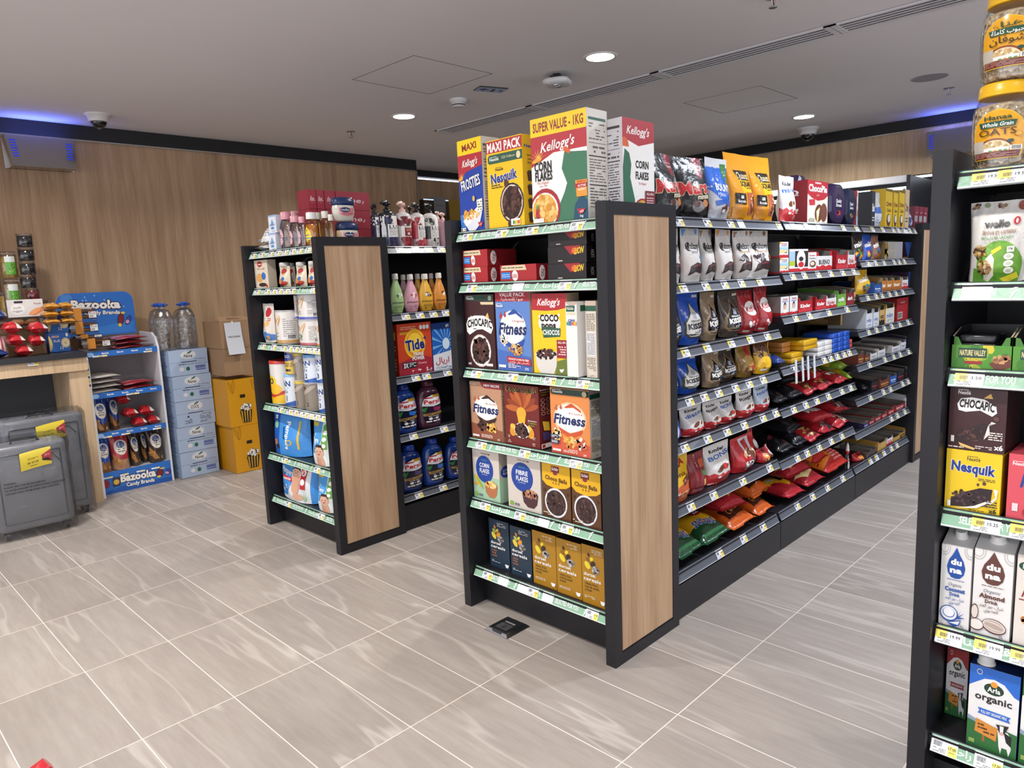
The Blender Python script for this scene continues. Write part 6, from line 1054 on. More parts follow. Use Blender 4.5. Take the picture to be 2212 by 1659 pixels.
def a_hanaa(en):
    def f(a):
        sh = [(.06, 0), (.94, 0), (1, .16), (1, .6), (.93, .78), (.76, .92), (.5, 1), (.24, .92), (.07, .78), (0, .6), (0, .16)]
        a.P(sh, 'e8b62a').P([(.5+(x-.5)*.96, .5+(y-.5)*.97) for x, y in sh], 'dd9f1a').P([(.04, .015), (.92, .015), (.95, .14), (.03, .14)], '6a2a26').E(.45, .16, .36, .25, '8a4a24', 0, 180).E(.45, .16, .32, .21, 'e0cfa8', 0, 180).bits(.45, .25, .24, .08, ['c9ad78', 'efe2c4', 'b5945c'], 40, .045).R(.02, .14, .26, .38, 'b9b0a4').R(.26, .15, .72, .22, 'e4e2e2').R(.74, .15, .96, .24, 'eceae6').bars(.77, .16, .94, .23)
        for i in range(4): a.R(.36+i*.09, .15, .42+i*.09, .17, ('4f9a4a', 'e0a02c', '4f9a4a', '4f9a4a')[i])
        a.lines(.06, .03, .88, .13, 4, 'c99a8a', .3).E(.74, .33, .06, .035, '26443a').E(.88, .46, .07, .05, 'c48a1c').E(.88, .46, .055, .038, 'dd9f1a').P([(.16, .74), (.84, .74), (.8, .62), (.2, .62)], '24503a')
        if en: a.T('Hanaa', .5, .82, .085, '2b4a32', .48, b=1.4).T('Whole Grain', .5, .68, .075, WH, .54, sh=.25, b=1).T('OATS', .5, .53, .13, '4a2a18', .66, b=.4)
        else: a.T(ar('هناء'), .5, .82, .11, '2b4a32', .5, b=1).T(ar('حبوب كاملة'), .5, .68, .085, WH, .56, b=.6).T(ar('شوفان'), .5, .53, .13, '3a2a1c', .62, b=.6)
    return f
def k_oats(en):
    def f(w, h):
        P = curve((0, w*.43), (h*.02, w*.455), (h*.08, w*.47), (h*.3, w*.49), (h*.55, w*.5), (h*.7, w*.48), (h*.8, w*.43), (h*.86, w*.385)); c = w*.5
        con = [(z+.004, r-.004) for z, r in P if z < h*.74]+[(h*.76, w*.38), (h*.77, w*.2), (h*.755, w*.02)]
        lb = M(); H = h*.56; z0 = h*.13; ww = radians(96)*w*.5; a = A(ww, H); a_hanaa(en)(a); us = [ww*i/16 for i in range(1, 16)]; vs = [H*i/12 for i in range(1, 12)]
        def F(x, z, o): t = (x/ww-.5)*radians(96); r = rad(P, z0+z)+o+.0012; return (r*sin(t), c-r*cos(t), z0+z)
        lb.art(a, F, us, vs, 'label_gloss', True)
        rr = [(h*.845, w*.40), (h*.85, w*.42), (h*.865, w*.425), (h*.87, w*.415), (h*.955, w*.41), (h*.985, w*.4), (h, w*.37), (h, w*.02)]
        return [('jar', M().lathe(P, 'fff', 'jar_glass', 40, 1, 0, c, cap=False)), ('oat_fill', M().lathe(con, 'fff', 'oat_flakes', 36, 1, 0, c)), ('label', lb), ('lid', M().lathe(rr, 'e0ae1c', 'plastic', 44, 1, 0, c))]
    return f
kd('oats', 'oats_jar', 'oats jar', k_oats(True)); kd('oatsa', 'oats_jar', 'oats jar', k_oats(False))
def k_egg(w, h):
    ps = [('tube', M().lathe([(0, w*.34), (.01, w*.36), (h*.52, w*.33), (h*.56, w*.2)], 'b9b4b4', 'clear_plastic', 20, 1, 0, w*.4)), ('bag', POUCH(w*.66, h*.4, w*.3, a_plain('c9c4c4', ('bits', .5, .5, .4, .4, ['bf2a2e', '3a2a2a', 'e8e4e0'], 10, .1)), 'c9c4c4', 5)[0][1])]
    E_ = curve((h*.55, .004), (h*.58, w*.2), (h*.68, w*.36), (h*.8, w*.34), (h*.93, w*.2), (h, .003)); ps.append(('egg', M().lathe(E_, lambda a, b: 'bf2a2e' if a < 11 else 'e2dedc', 'gloss_card', 20, 1, 0, w*.4).box(-w*.08, w*.02, h*.72, w*.08, w*.08, h*.84, '26262c', 'gloss_card'))); return ps
kd('egg', 'chocolate_egg_tube', 'chocolate egg', k_egg)
def k_tob(w, h): 
    m_ = M(); q = [(-w/2, 0, h), (w/2, 0, h), (0, 0, 0)]; b = [(x*.98, .16, z) for x, y, z in q]
    m_.face([q[0], q[2], q[1]], '1f3a78', 'film').face([b[0], b[1], b[2]], '1f3a78', 'film').face([q[0], q[1], b[1], b[0]], 'b5904a', 'film').face([q[1], q[2], b[2], b[1]], '24407e', 'film').face([q[2], q[0], b[0], b[2]], '3a2a40', 'film')
    m_.box(-w*.1, .002, 0, w*.1, .15, h*.12, 'b5782c', 'film')
    return [('prism_box', m_)]
kd('tob', 'chocolate_prism_box', 'chocolate box', k_tob); kd('rocher', 'chocolate_box', 'chocolate box', lambda w, h: [('box', M().box(-w/2, 0, 0, w/2, .1, h, 'fff', 'clear_plastic')), ('chocolates', BOX(w*.94, h*.92, .09, lambda a: a.R(0, 0, 1, 1, 'a89f8c').R(.2, 0, .55, 1, '97958f').R(.66, 0, .96, 1, '9a98a0').bits(.1, .5, .1, .4, ['c9a24a', '8a6a30'], 8, .09).T('FERRERO', .38, .5, .12, 'c9c2ae', .26), 'a08a5a')[0][1])])
# ---------------------------------------------------------------- goods on the shelves
_km = {}
def build(key, w, h):
    k = (key, round(math.log(max(w, .005))/.16), round(math.log(max(h, .005))/.16))
    if k not in _km: _km[k] = [(p[0], p[1].mesh(p[0]))+tuple(p[2:]) for p in KD[key][2](w, h)]
    return _km[k]
def put(key, loc, rz, w, h, label, group=None, rot=None):
    nm, cat, _ = KD[key]; ps = build(key, w, h)
    if len(ps) == 1: ps = [(nm, ps[0][1])]
    return thing(nm, label, cat, ps, loc, rz, group, rot)
from mathutils.bvhtree import BVHTree
LIM = {id(f): (ET+.004, EW-ET-.004) for f in (EM, EL, EN)}; LIM.update({id(f): (.008, l-.008) for f, l in ((C1, .955), (C2, 1.0), (C3, 1.03), (D1, 1.0))})
LV = {id(EM): MZ, id(EL): LZ, id(EN): RZ_, id(C1): [1.585, 1.338, 1.09, .894, .715, .462, .188], id(C2): [1.588, 1.352, 1.15, .904, .70, .442, .188], id(C3): [1.588, 1.393, 1.198, .995, .797, .593, .393, .19], id(D1): [1.575, 1.215, .87, .545, .2]}
DONE = {}
def shape(o):
    R_ = Matrix.LocRotScale(o.location, o.rotation_euler, o.scale); vs, fs = [], []
    for q in ([o] if o.data else list(o.children)):
        n = len(vs); vs += [R_ @ v.co for v in q.data.vertices]; fs += [[i+n for i in p.vertices] for p in q.data.polygons]
    return ([min(v[i] for v in vs) for i in range(3)], [max(v[i] for v in vs) for i in range(3)], BVHTree.FromPolygons(vs, fs))
def settle(o, fr, lying, top):
    """move a package until it no longer cuts through its neighbours"""
    D = DONE.setdefault(id(fr), []); base = o.location.copy(); s = shape(o)
    for it in range(30):
        hit = next((d for d in D if all(d[0][i] < s[1][i]-.0005 and s[0][i] < d[1][i]-.0005 for i in range(3)) and d[2].overlap(s[2])), None)
        if not hit: break
        rel = (Vector(s[0])+Vector(s[1])-Vector(hit[0])-Vector(hit[1]))*.5; dy = rel.dot(fr.Y); dx = rel.dot(fr.X)
        if lying: o.location.z += .006
        elif dy > .03 and it < 14: o.location += fr.Y*.012
        else: o.scale.x *= .95; o.location += fr.X*(.004 if dx > 0 else -.004)
        s = shape(o)
    if lying and s[1][2] > top: o.scale.z *= max(.3, (top-s[0][2])/(s[1][2]-s[0][2])); s = shape(o)
    D.append(s)
def I(fr, z, key, xl, xr, yt, label, yo=.047, dz=0, yaw=0, h=None, group=None, rx=0):
    if yo < .045 and dz < .004: yo = .045
    if KD[key][0] == 'sweet_bag': dz += .004
    zb = z-.0035+dz; a = fr.sx(xl, zb, yo); b = fr.sx(xr, zb, yo); lo, hi = LIM.get(id(fr), (-9, 9)); a = max(a, lo); b = min(b, hi)
    if b-a < .012: b = min(hi, a+.03); a = b-.03
    c = (a+b)/2; hh = h or (fr.sz(yt, c, yo)-zb)
    up = [q for q in LV.get(id(fr), ()) if q > z+.05]
    if up: hh = min(hh, min(up)-.036-zb)
    o = put(key, fr.w(c, yo, zb), fr.rz+radians(yaw), (b-a)*.985, hh, label, group)
    if rx: o.rotation_euler.x = rx
    settle(o, fr, KD[key][0] in ('sweet_bag', 'wipes_pack', 'chocolate_bar'), min(up)-.034 if up else 9)
    return hh
def row(fr, z, its, group=None, **k):
    for it in its:
        o = dict(k); o.update(it[5] if len(it) > 5 else {}); o.setdefault('group', group); I(fr, z, *it[:5], **o)
# cereal end unit
row(EM, MZ[0], [
    ('frost', 980, 1050, 300, 'tall blue MAXI cereal box with a bowl of flakes, first box on top', dict(yaw=-3)),
    ('nesq', 1056, 1136, 298, 'yellow MAXI PACK chocolate cereal box beside the blue box on top', dict(yaw=-2)),
    ('flakes', 1153, 1272, 246, 'biggest corn flakes box, with a yellow SUPER VALUE band', dict(yaw=1))], 'cereal boxes on top of the nearest end unit')
put('flakes2', (2.172, 1.484, MZ[0]-.0035), 0, .19, .338, 'red and white corn flakes box turned to the chocolate aisle, above the wood panel', 'cereal boxes on top of the nearest end unit')
def stackrow(fr, z, key, xl, xr, ys, labels, yo, group):
    dz = 0; n = len(labels); hh = ys
    for i in range(n): I(fr, z, key, xl, xr, None, labels[i], yo, dz, h=hh-.0008, group=group); dz += hh
stackrow(EM, MZ[1], 'kit', 983, 1055, .066, ['red chocolate bar box with a blue sticker, lower of the two at the left', 'red chocolate bar box with a blue sticker, upper of the two at the left'], .05, 'red chocolate bar boxes on the second cereal shelf')
stackrow(EM, MZ[1], 'kit', 1081, 1160, .066, ['red chocolate bar box with a blue sticker, lying alone beside the black boxes'], .05, 'red chocolate bar boxes on the second cereal shelf')
stackrow(EM, MZ[1], 'lion', 1184, 1268, .06, ['black chocolate bar box with yellow lettering, bottom of three', 'black chocolate bar box with yellow lettering, middle of three', 'black chocolate bar box with yellow lettering, top of three'], .05, 'black chocolate bar boxes')
row(EM, MZ[2], [
    ('choca', 1004, 1073, 636, 'dark brown chocolate cereal box with white bubble lettering, full size'),
    ('fitb', 1076, 1150, 630, 'blue VALUE PACK wheat flakes cereal box'),
    ('coco', 1154, 1229, 634, 'yellow and red chocolate pops cereal box with a glass bowl'),
    ('cini', 1226, 1250, 652, 'white cereal box turned side-on, sticking out over the price strip', dict(yo=.018, dz=.007)),
    ('cinin', 1268, 1291, 650, 'beige cereal box turned to show its nutrition table, against the right post', dict(yo=.03))], 'cereal boxes on the third shelf')
row(EM, MZ[3], [
    ('fitc', 1020, 1088, 826, 'light brown wheat flakes cereal box with a NEW RECIPE corner'),
    ('shell', 1093, 1168, 832, 'dark red cocoa shells cereal box between two wheat flakes boxes'),
    ('fitf', 1192, 1277, 840, 'orange wheat flakes cereal box with fruit pieces')], 'cereal boxes on the fourth shelf')
row(EM, MZ[4], [
    ('gfc', 1014, 1082, 973, 'beige and pale green organic corn flakes box with a blue oval'),
    ('gff', 1099, 1171, 987, 'beige organic fibre flakes box with a blue oval'),
    ('chb', 1174, 1235, 1004, 'brown and yellow choco balls box, left of the pair'),
    ('chb', 1237, 1300, 1018, 'brown and yellow choco balls box, right of the pair')], 'cereal boxes on the fifth shelf')
row(EM, MZ[5], [
    ('dorb', 1060, 1103, 1124, 'dark blue slim muesli box, left of the pair', dict(yo=.085)), ('dorb', 1105, 1151, 1139, 'dark blue slim muesli box, right of the pair', dict(yo=.075)),
    ('dorm', 1153, 1204, 1151, 'mustard slim muesli box, first from the dark blue ones', dict(yo=.07)), ('dorm', 1206, 1257, 1166, 'mustard slim muesli box, middle of three', dict(yo=.065)), ('dorm', 1259, 1311, 1181, 'mustard slim muesli box, against the right post', dict(yo=.06))], 'slim muesli boxes on the bottom shelf')
# baby end unit
G = 'baby goods on the top shelf'
def lay(fr, z, key, xl, xr, label, yo=.05, dz=0, yaw=0, group=None, h=.05, rx=None): return I(fr, z, key, xl, xr, None, label, yo, dz, yaw, h, group, (.13 if KD[key][0] == 'sweet_bag' else 0) if rx is None else rx)
lay(EL, LZ[0], 'wipe', 552, 578, 'white flat wipes pack lying lowest at the left end of the top shelf', .06, .008, 0, 'flat wipes packs', .03); lay(EL, LZ[0], 'wipe', 536, 574, 'white flat wipes pack lying upon another one', .07, .035, -6, 'flat wipes packs', .03)
lay(EL, LZ[0], 'wipe', 569, 582, 'small white pack propped against the baby soap boxes', .06, .03, 0, 'flat wipes packs', .03, rx=.9)
hh = I(EL, LZ[0], 'jbox', 582, 598, 504, 'small white baby soap box with blue print, lower of two', group=G); I(EL, LZ[0], 'jbox', 582, 598, None, 'small white baby soap box with blue print, upper of two', dz=hh+.001, h=hh, group=G)
row(EL, LZ[0], [('boil', 600, 621, 458, 'clear baby oil bottle with a pink cap, next to the soap boxes'), ('boil', 622, 641, 466, 'clear baby oil bottle with a pink cap, middle one of the front row'), ('boil', 643, 656, 468, 'clear baby oil bottle with a pink cap, next to the yellow shampoo'), ('boil', 626, 642, 456, 'clear baby oil bottle with a pink cap, standing behind the front row', dict(yo=.16)),
    ('sham', 652, 674, 459, 'yellow baby shampoo bottle with a white cap'), ('oilc', 675, 690, 459, 'pale golden oil bottle just right of the yellow shampoo', dict(yo=.12)), ('oilc', 692, 706, 461, 'pale golden oil bottle, second from the yellow shampoo', dict(yo=.12)), ('oilc', 708, 721, 463, 'pale golden oil bottle, third from the yellow shampoo', dict(yo=.12))], G)
_q = {}
def aty(fr, px, z, y): return fr.sx(px, z, y)
G = 'stacked crimson tissue boxes'
TB = Fr((2.62, 3.42, 1.5715), 0)
for c, (a, b, n) in enumerate(((672, 689, 3), (689, 707, 3), (707, 730, 3), (730, 804, 3))):
    q0 = Fr((2.34+c*.0, 3.30, 0), 0)
    for i in range(n):
        y = .255; xa = D1.sx(a, 1.65, y); xb = D1.sx(b, 1.65, y); h_ = .098
        o_ = put('tiss', D1.w((xa+xb)/2, y, 1.582+i*(h_+.001)), 0, (xb-xa)*.97, h_, 'crimson tissue box, %s of the %s column%s' % (('bottom', 'middle', 'top')[i], ('first', 'second', 'third', 'wide')[c], ' from the left' if c < 3 else ' behind the pump bottles'), G); DONE.setdefault(id(D1), []).append(shape(o_))
def vj(px0, px1, y, dz, label):
    a = D1.sx(px0, 1.6, y); b = D1.sx(px1, 1.6, y); w = b-a
    o_ = put('vjar', D1.w((a+b)/2, y, LZ[0]-.0035+dz), 0, w, w*.98, label, 'blue-lidded jelly jars'); DONE.setdefault(id(EL), []).append(shape(o_)); return w
w_ = vj(738, 783, .06, 0, 'blue-lidded petroleum jelly jar, lower one at the front behind the wood panel'); vj(731, 779, .06, w_*.98+.001, 'blue-lidded petroleum jelly jar on top of another one'); vj(724, 739, .14, 0, 'blue-lidded petroleum jelly jar half hidden at the left behind the wood panel')
row(EL, LZ[1], [('cerb', 551, 582, 562, 'cream baby biscuit box with a red round logo'), ('purp', 598, 620, 567, 'baby fruit pouch with a white cap, first from the cream box'), ('purp', 634, 656, 566, 'baby fruit pouch with a white cap, middle one of the front row'), ('purp', 661, 682, 564, 'baby fruit pouch with a white cap, next to the wood-faced side'), ('purp', 580, 598, 562, 'baby fruit pouch with a white cap, in shade behind the cream box', dict(yo=.16)), ('purp', 618, 634, 568, 'baby fruit pouch with a white cap, in shade behind the front row', dict(yo=.15))], 'baby food on the second shelf')
I(EL, LZ[2], 'pch', 558, 588, 656, 'white baby snack bag with biscuits, at the left end of the can shelf')
G = 'baby cereal cans'
I(EL, LZ[2], 'cer1', 588, 618, 671, 'tan-footed baby cereal can beside the snack bag', group=G)
hh = I(EL, LZ[2], 'cer3', 633, 675, 692, 'pink-footed baby cereal can, lower right of the stacked four', group=G); I(EL, LZ[2], 'cer2', 631, 671, None, 'blue-footed baby cereal can, upper right of the stacked four', dz=hh+.001, h=hh, group=G)
hh = I(EL, LZ[2], 'cer3', 617, 632, 690, 'pink-footed baby cereal can, lower left of the stacked four', group=G, yo=.11); I(EL, LZ[2], 'cer2', 614, 630, None, 'blue-footed baby cereal can, upper left of the stacked four', dz=hh+.001, h=hh, group=G, yo=.11)
I(EL, LZ[2], 'cer1', 676, 700, 692, 'baby cereal can against the right post', group=G)
G = 'milk powder cans'
I(EL, LZ[3], 'nido', 574, 608, 782, 'big white and yellow milk powder can with a red lid', group=G)
hh = I(EL, LZ[3], 'nan1', 608, 634, 810, 'white milk powder can with a blue wave and a 1', group=G); I(EL, LZ[3], 'smy', 611, 629, None, 'small yellow and blue milk can on top of the can with a 1', dz=hh+.006, h=hh*.78, group=G)
hh = I(EL, LZ[3], 's1', 634, 651, 825, 'brown-grey milk powder can with a 1, lower one', group=G); I(EL, LZ[3], 's1', 630, 647, None, 'brown-grey milk powder can with a 1, upper one', dz=hh+.006, h=hh, group=G)
hh = I(EL, LZ[3], 's2', 651, 676, 828, 'brown-grey milk powder can with a 2', group=G); I(EL, LZ[3], 'nan2', 648, 676, None, 'white milk powder can with a 2, above the brown-grey one', dz=hh+.001, h=hh, group=G)
hh = I(EL, LZ[3], 'nan3', 677, 703, 829, 'white milk powder can with a 3, lower one', group=G); I(EL, LZ[3], 'nan3', 675, 699, None, 'white milk powder can with a 3, upper one', dz=hh+.001, h=hh, group=G)
row(EL, LZ[4], [('pamp', 571, 652, 896, 'big blue nappy pack with its lettering turned sideways', dict(yaw=8)), ('pamp2', 664, 714, 913, 'blue and white nappy pack with a baby face, leaning at the right post', dict(yaw=-4))], 'nappy packs')
row(EL, LZ[5], [('pants', 592, 675, 1000, 'nappy pants pack with a baby and a red stripe, bottom shelf'), ('pamp2', 677, 722, 1026, 'light blue nappy pack with a smiling child, bottom shelf')], 'nappy packs')
# toiletries bay
z = 1.575
row(D1, z, [('luxd', 836, 869, 432, 'black pump bottle with purple flowers, frontmost of the dark ones', dict(yo=.035)), ('luxd', 815, 840, 437, 'black pump bottle with purple flowers, second dark one', dict(yo=.08)), ('luxd', 800, 822, 440, 'black pump bottle with purple flowers, third dark one', dict(yo=.11)), ('luxd', 784, 804, 442, 'black pump bottle with purple flowers, last dark one by the tissue boxes', dict(yo=.14)),
    ('luxr', 867, 898, 434, 'white and maroon pump bottle with a pale pink pump', dict(yo=.035)), ('luxp', 898, 926, 437, 'white pump bottle with red flowers and a black pump', dict(yo=.035)), ('luxw', 927, 956, 438, 'white pump bottle with pale flowers and a black pump', dict(yo=.035)), ('luxk', 958, 975, 458, 'dusty pink pump bottle by the end unit post', dict(yo=.05)), ('luxk', 948, 962, 455, 'dusty pink pump bottle behind the white one', dict(yo=.14)), ('luxd', 890, 908, 440, 'black pump bottle standing behind the red-flowered ones', dict(yo=.13)), ('luxd', 911, 929, 440, 'black pump bottle standing behind the pale-flowered one', dict(yo=.13)),
    ('vasl', 782, 803, 467, 'small white and blue lotion bottle beside the jelly jar', dict(yo=.02))], 'bottles on the toiletries top shelf')
z = 1.215; G = 'body wash bottles'
row(D1, z, [('jg', 849, 879, 591, 'pale green body wash bottle in the front row'), ('jp', 881, 911, 592, 'pink body wash bottle in the front row'), ('jy', 911, 942, 591, 'yellow body wash bottle in the front row'), ('jo', 942, 970, 589, 'orange body wash bottle in the front row'), ('jm', 868, 892, 593, 'dull pink body wash bottle in shade behind the green one', dict(yo=.13)), ('jy', 899, 923, 591, 'yellow body wash bottle in shade behind the pink one', dict(yo=.13)), ('jo', 929, 950, 590, 'orange body wash bottle in shade behind the yellow one', dict(yo=.13))], G)
row(D1, .87, [('tide', 863, 936, 698, 'orange detergent box with a yellow target'), ('ariel', 937, 985, 697, 'blue and white detergent box beside the orange one')], 'detergent boxes')
row(D1, .545, [('perb', 861, 912, 830, 'blue detergent bottle on the upper bottle shelf'), ('perp', 914, 964, 822, 'dark purple detergent bottle beside the blue one')], 'detergent bottles')
row(D1, .2, [('perl', 873, 924, 962, 'dark blue detergent bottle with a lavender label, lowest shelf'), ('perb', 919, 972, 950, 'blue detergent bottle, middle one of the lowest shelf'), ('perb', 975, 1020, 944, 'blue detergent bottle mostly hidden behind the cereal unit post')], 'detergent bottles')
# right end unit
G = 'goods on the right end unit'
hh = I(EN, RZ_[0], 'oats', 2079, 2224, 172, 'large oats jar with a yellow lid and English label, lower of two', yo=.05, group='oats jars')
a_ = EN.sx(2079, RZ_[0], .05); b_ = EN.sx(2224, RZ_[0], .05)
put('oatsa', EN.w((a_+b_)/2-.012+.02, .052, RZ_[0]-.0035+hh+.001), EN.rz, (b_-a_)*.985, hh, 'large oats jar with a yellow lid and Arabic label, upper of two', 'oats jars')
I(EN, RZ_[1], 'wello', 2080, 2208, 432, 'white and green granola clusters pouch with pistachio colours')
row(EN, RZ_[2], [('nv', 2046, 2184, 712, 'green open carton of crunchy oat bars, whole in view'), ('nv', 2188, 2326, 712, 'green open carton of crunchy oat bars, cut by the photo edge')], 'open cartons of oat bars')
for i in range(4):
    a_ = EN.sx(2112, RZ_[2], .1); o = link('oat_bar', (_km.setdefault('ob', M().rbox(-.036, 0, 0, .036, .1, .017, .007, '1b1c1e', 'film', 2).mesh('oat_bar'))), None, EN.w(a_+.005, .055, RZ_[2]+.003+i*.018), EN.rz); tag(o, 'dark wrapped oat bar in the green carton, ' + ('bottom of the pile', 'second up', 'third up', 'top of the pile')[i], 'snack bar', 'oat bars in the carton')
hh = I(EN, RZ_[3], 'nqbar', 2024, 2159, 975, 'yellow chocolate cereal bar box under the dark brown one', group=G); I(EN, RZ_[3], 'chbar', 2037, 2171, None, 'dark brown chocolate cereal bar box on top of the yellow one', dz=hh+.001, h=hh*.99, yaw=-3, group=G); I(EN, RZ_[3], 'fitbar', 2163, 2300, 986, 'pink-red strawberry cereal bar box at the photo edge', group=G)
row(EN, RZ_[4], [('dunac', 2016, 2092, 1152, 'white coconut drink carton with a blue drop'), ('dunaa', 2096, 2180, 1160, 'white almond drink carton with a brown drop'), ('dunan', 2186, 2270, 1172, 'pale almond drink carton cut by the photo edge')], 'plant drink cartons')
row(EN, RZ_[5], [('arlr', 2013, 2086, 1392, 'red-topped organic milk carton set back on the lowest shelf', dict(yo=.15)), ('arlb', 2086, 2194, 1434, 'blue-topped organic milk carton at the shelf front', dict(yo=.05)), ('arlg', 2198, 2306, 1452, 'green-topped organic milk carton cut by the photo edge', dict(yo=.05))], 'organic milk cartons')
# chocolate bay one
z1 = [1.585, 1.338, 1.09, .894, .715, .462, .188]; GC = ['chocolate bags on shelf %s of the first bay' % s for s in ('one', 'two', 'three', 'four', 'five', 'six', 'seven')]
row(C1, z1[0], [('mars', 1419, 1487, 324, 'large black chocolate pouch with red script, beside the corn flakes box', dict(yo=.06)), ('mars', 1484, 1538, 333, 'black chocolate pouch with red script, next to the blue one', dict(yo=.05, yaw=-14)), ('bounty', 1538, 1590, 338, 'blue and silver coconut chocolate pouch on the top shelf', dict(yo=.04)), ('quanta', 1590, 1642, 327, 'orange-yellow nut squares pouch, first of two', dict(yo=.04)), ('quanta', 1641, 1690, 334, 'orange-yellow nut squares pouch, second of two', dict(yo=.04, yaw=-6))], GC[0])
row(C1, z1[1], [('gal0', 1440, 1483, 489, 'white chocolate pouch with a pink stripe, half behind the wood panel', dict(yo=.04)), ('gal1', 1487, 1527, 488, 'white chocolate pouch with a light blue stripe', dict(yo=.045)), ('gal2', 1527, 1554, 490, 'white chocolate pouch with a gold stripe', dict(yo=.07)), ('gal3', 1556, 1594, 491, 'white chocolate pouch with an orange stripe', dict(yo=.045)), ('galm', 1602, 1629, 496, 'white miniatures pouch seen at an angle', dict(yo=.045, yaw=-12)), ('galm', 1629, 1675, 494, 'white miniatures pouch facing straight out', dict(yo=.04))], GC[1])
row(C1, z1[2], [('kdark', 1442, 1485, 640, 'black chocolate drops bag at the wood panel, third shelf', dict(yo=.03)), ('kblue', 1484, 1530, 629, 'large blue and white chocolate drops bag, third shelf', dict(yo=.05)), ('kgold', 1532, 1563, 630, 'dull gold chocolate drops bag beside the blue one, third shelf', dict(yo=.06)), ('kbronze', 1572, 1614, 627, 'bronze and black chocolate drops bag, third shelf', dict(yo=.06)), ('kkbag', 1614, 1646, 625, 'red wafer chocolate bag, left of the pair', dict(yo=.06)), ('kkbag', 1647, 1677, 615, 'red wafer chocolate bag, right of the pair', dict(yo=.05))], GC[2])
row(C1, z1[3], [('kdark', 1444, 1475, 770, 'black chocolate drops bag at the wood panel, fourth shelf', dict(yo=.03)), ('kblue', 1480, 1526, 768, 'blue and white chocolate drops bag, fourth shelf', dict(yo=.05)), ('kgold', 1536, 1572, 758, 'shiny gold and brown chocolate drops bag, leaning forward', dict(yo=.035)), ('kbronze', 1563, 1602, 752, 'brown chocolate drops bag with white lettering, fourth shelf', dict(yo=.075)), ('gold', 1607, 1640, 743, 'plain gold chocolate bag beside the yellow one', dict(yo=.06)), ('reese', 1642, 1676, 737, 'yellow peanut chocolate bag, fourth shelf', dict(yo=.04))], GC[3])
row(C1, z1[4], [('kbbag', 1448, 1480, 887, 'bright blue biscuit bites bag at the wood panel', dict(yo=.03)), ('kdisco', 1488, 1535, 877, 'large white and red chocolate bag, first of five', dict(yo=.045)), ('kbuen', 1535, 1567, 868, 'white and red chocolate bag with black script, second of five', dict(yo=.05)), ('kbons', 1567, 1600, 860, 'white and red chocolate bag with blue script, third of five', dict(yo=.05)), ('kriegel', 1606, 1640, 842, 'white and red chocolate bar bag, fourth of five', dict(yo=.045)), ('kblu2', 1641, 1672, 830, 'bluish white and red chocolate bag, fifth of five', dict(yo=.05))], GC[4])
row(C1, z1[5], [('tola', 1445, 1503, 986, 'yellow and orange minis bag at the wood panel', dict(yo=.03)), ('rbox', 1500, 1536, 980, 'dark red boxy chocolate bag turned sideways', dict(yo=.05)), ('kbons', 1538, 1592, 960, 'big white and red chocolate bag, sixth shelf', dict(yo=.05)), ('ferr', 1598, 1646, 943, 'red bag with a clear window of wrapped sweets', dict(yo=.04)), ('redbag', 1632, 1664, 928, 'tall red chocolate bag behind the windowed one', dict(yo=.12)), ('redlow', 1651, 1690, 970, 'low red chocolate bag with an orange badge', dict(yo=.03)), ('redwh', 1684, 1716, 962, 'red and white chocolate bag lying back at the bay end', dict(yo=.06))], GC[5])
z = z1[6]; G = GC[6]
for key, a, b, l, yo, dz, yaw in (('snick', 1468, 1521, 'green and yellow sweets bag, next to the wood panel', .05, 0, 0), ('snick', 1523, 1578, 'green and yellow sweets bag, second from the wood panel', .05, 0, 0), ('oran', 1581, 1632, 'orange chocolate bag lying next to the green bags', .05, 0, 0), ('mix', 1560, 1612, 'red, yellow and blue sweets bag, upper one in the middle', .06, .1, -4), ('oran', 1636, 1694, 'orange chocolate bag, lower one at the bay end', .05, 0, 0), ('oran', 1622, 1678, 'orange chocolate bag, upper one at the bay end', .06, .09, 4)):
    lay(C1, z, key, a, b, l, yo, dz, yaw, G)
# chocolate bay two
row(C2, 1.588, [('kmini', 1696, 1728, 378, 'white and red mini chocolate bag on the top shelf', dict(yo=.045)), ('chopie', 1743, 1787, 391, 'red and cream snack cake box showing its red side', dict(yo=.04)), ('tinp', 1793, 1828, 396, 'eight-sided purple chocolate tin', dict(yo=.05)), ('tinb', 1828, 1851, 407, 'eight-sided dark blue chocolate tin', dict(yo=.05)), ('tinp', 1722, 1745, 377, 'eight-sided purple tin standing behind the snack cake box', dict(yo=.22)), ('bak', 1852, 1880, 411, 'white biscuit box with a red bow', dict(yo=.05))], 'goods on the top shelf of the middle bay')
hh = I(C2, 1.352, 'kin', 1684, 1703, 557, 'white and red card chocolate box, lower of two', yo=.045, group='chocolate boxes on shelf two'); I(C2, 1.352, 'kin', 1681, 1702, None, 'white and red card chocolate box, upper of two', yo=.045, dz=hh+.001, h=hh, group='chocolate boxes on shelf two')
row(C2, 1.352, [('kdisp', 1704, 1745, 538, 'white chocolate box with dark window panels'), ('country', 1745, 1763, 545, 'narrow white and red chocolate box with a cereal bar picture'), ('tred', 1763, 1797, 536, 'open white and red carton showing dark bars'), ('tredk', 1806, 1830, 534, 'open red and white carton with a tall red side'), ('twh', 1831, 1846, 534, 'open white carton of wrapped bars'), ('redsm', 1848, 1859, 552, 'small red nut bar box at the shelf end')], 'chocolate boxes on shelf two')
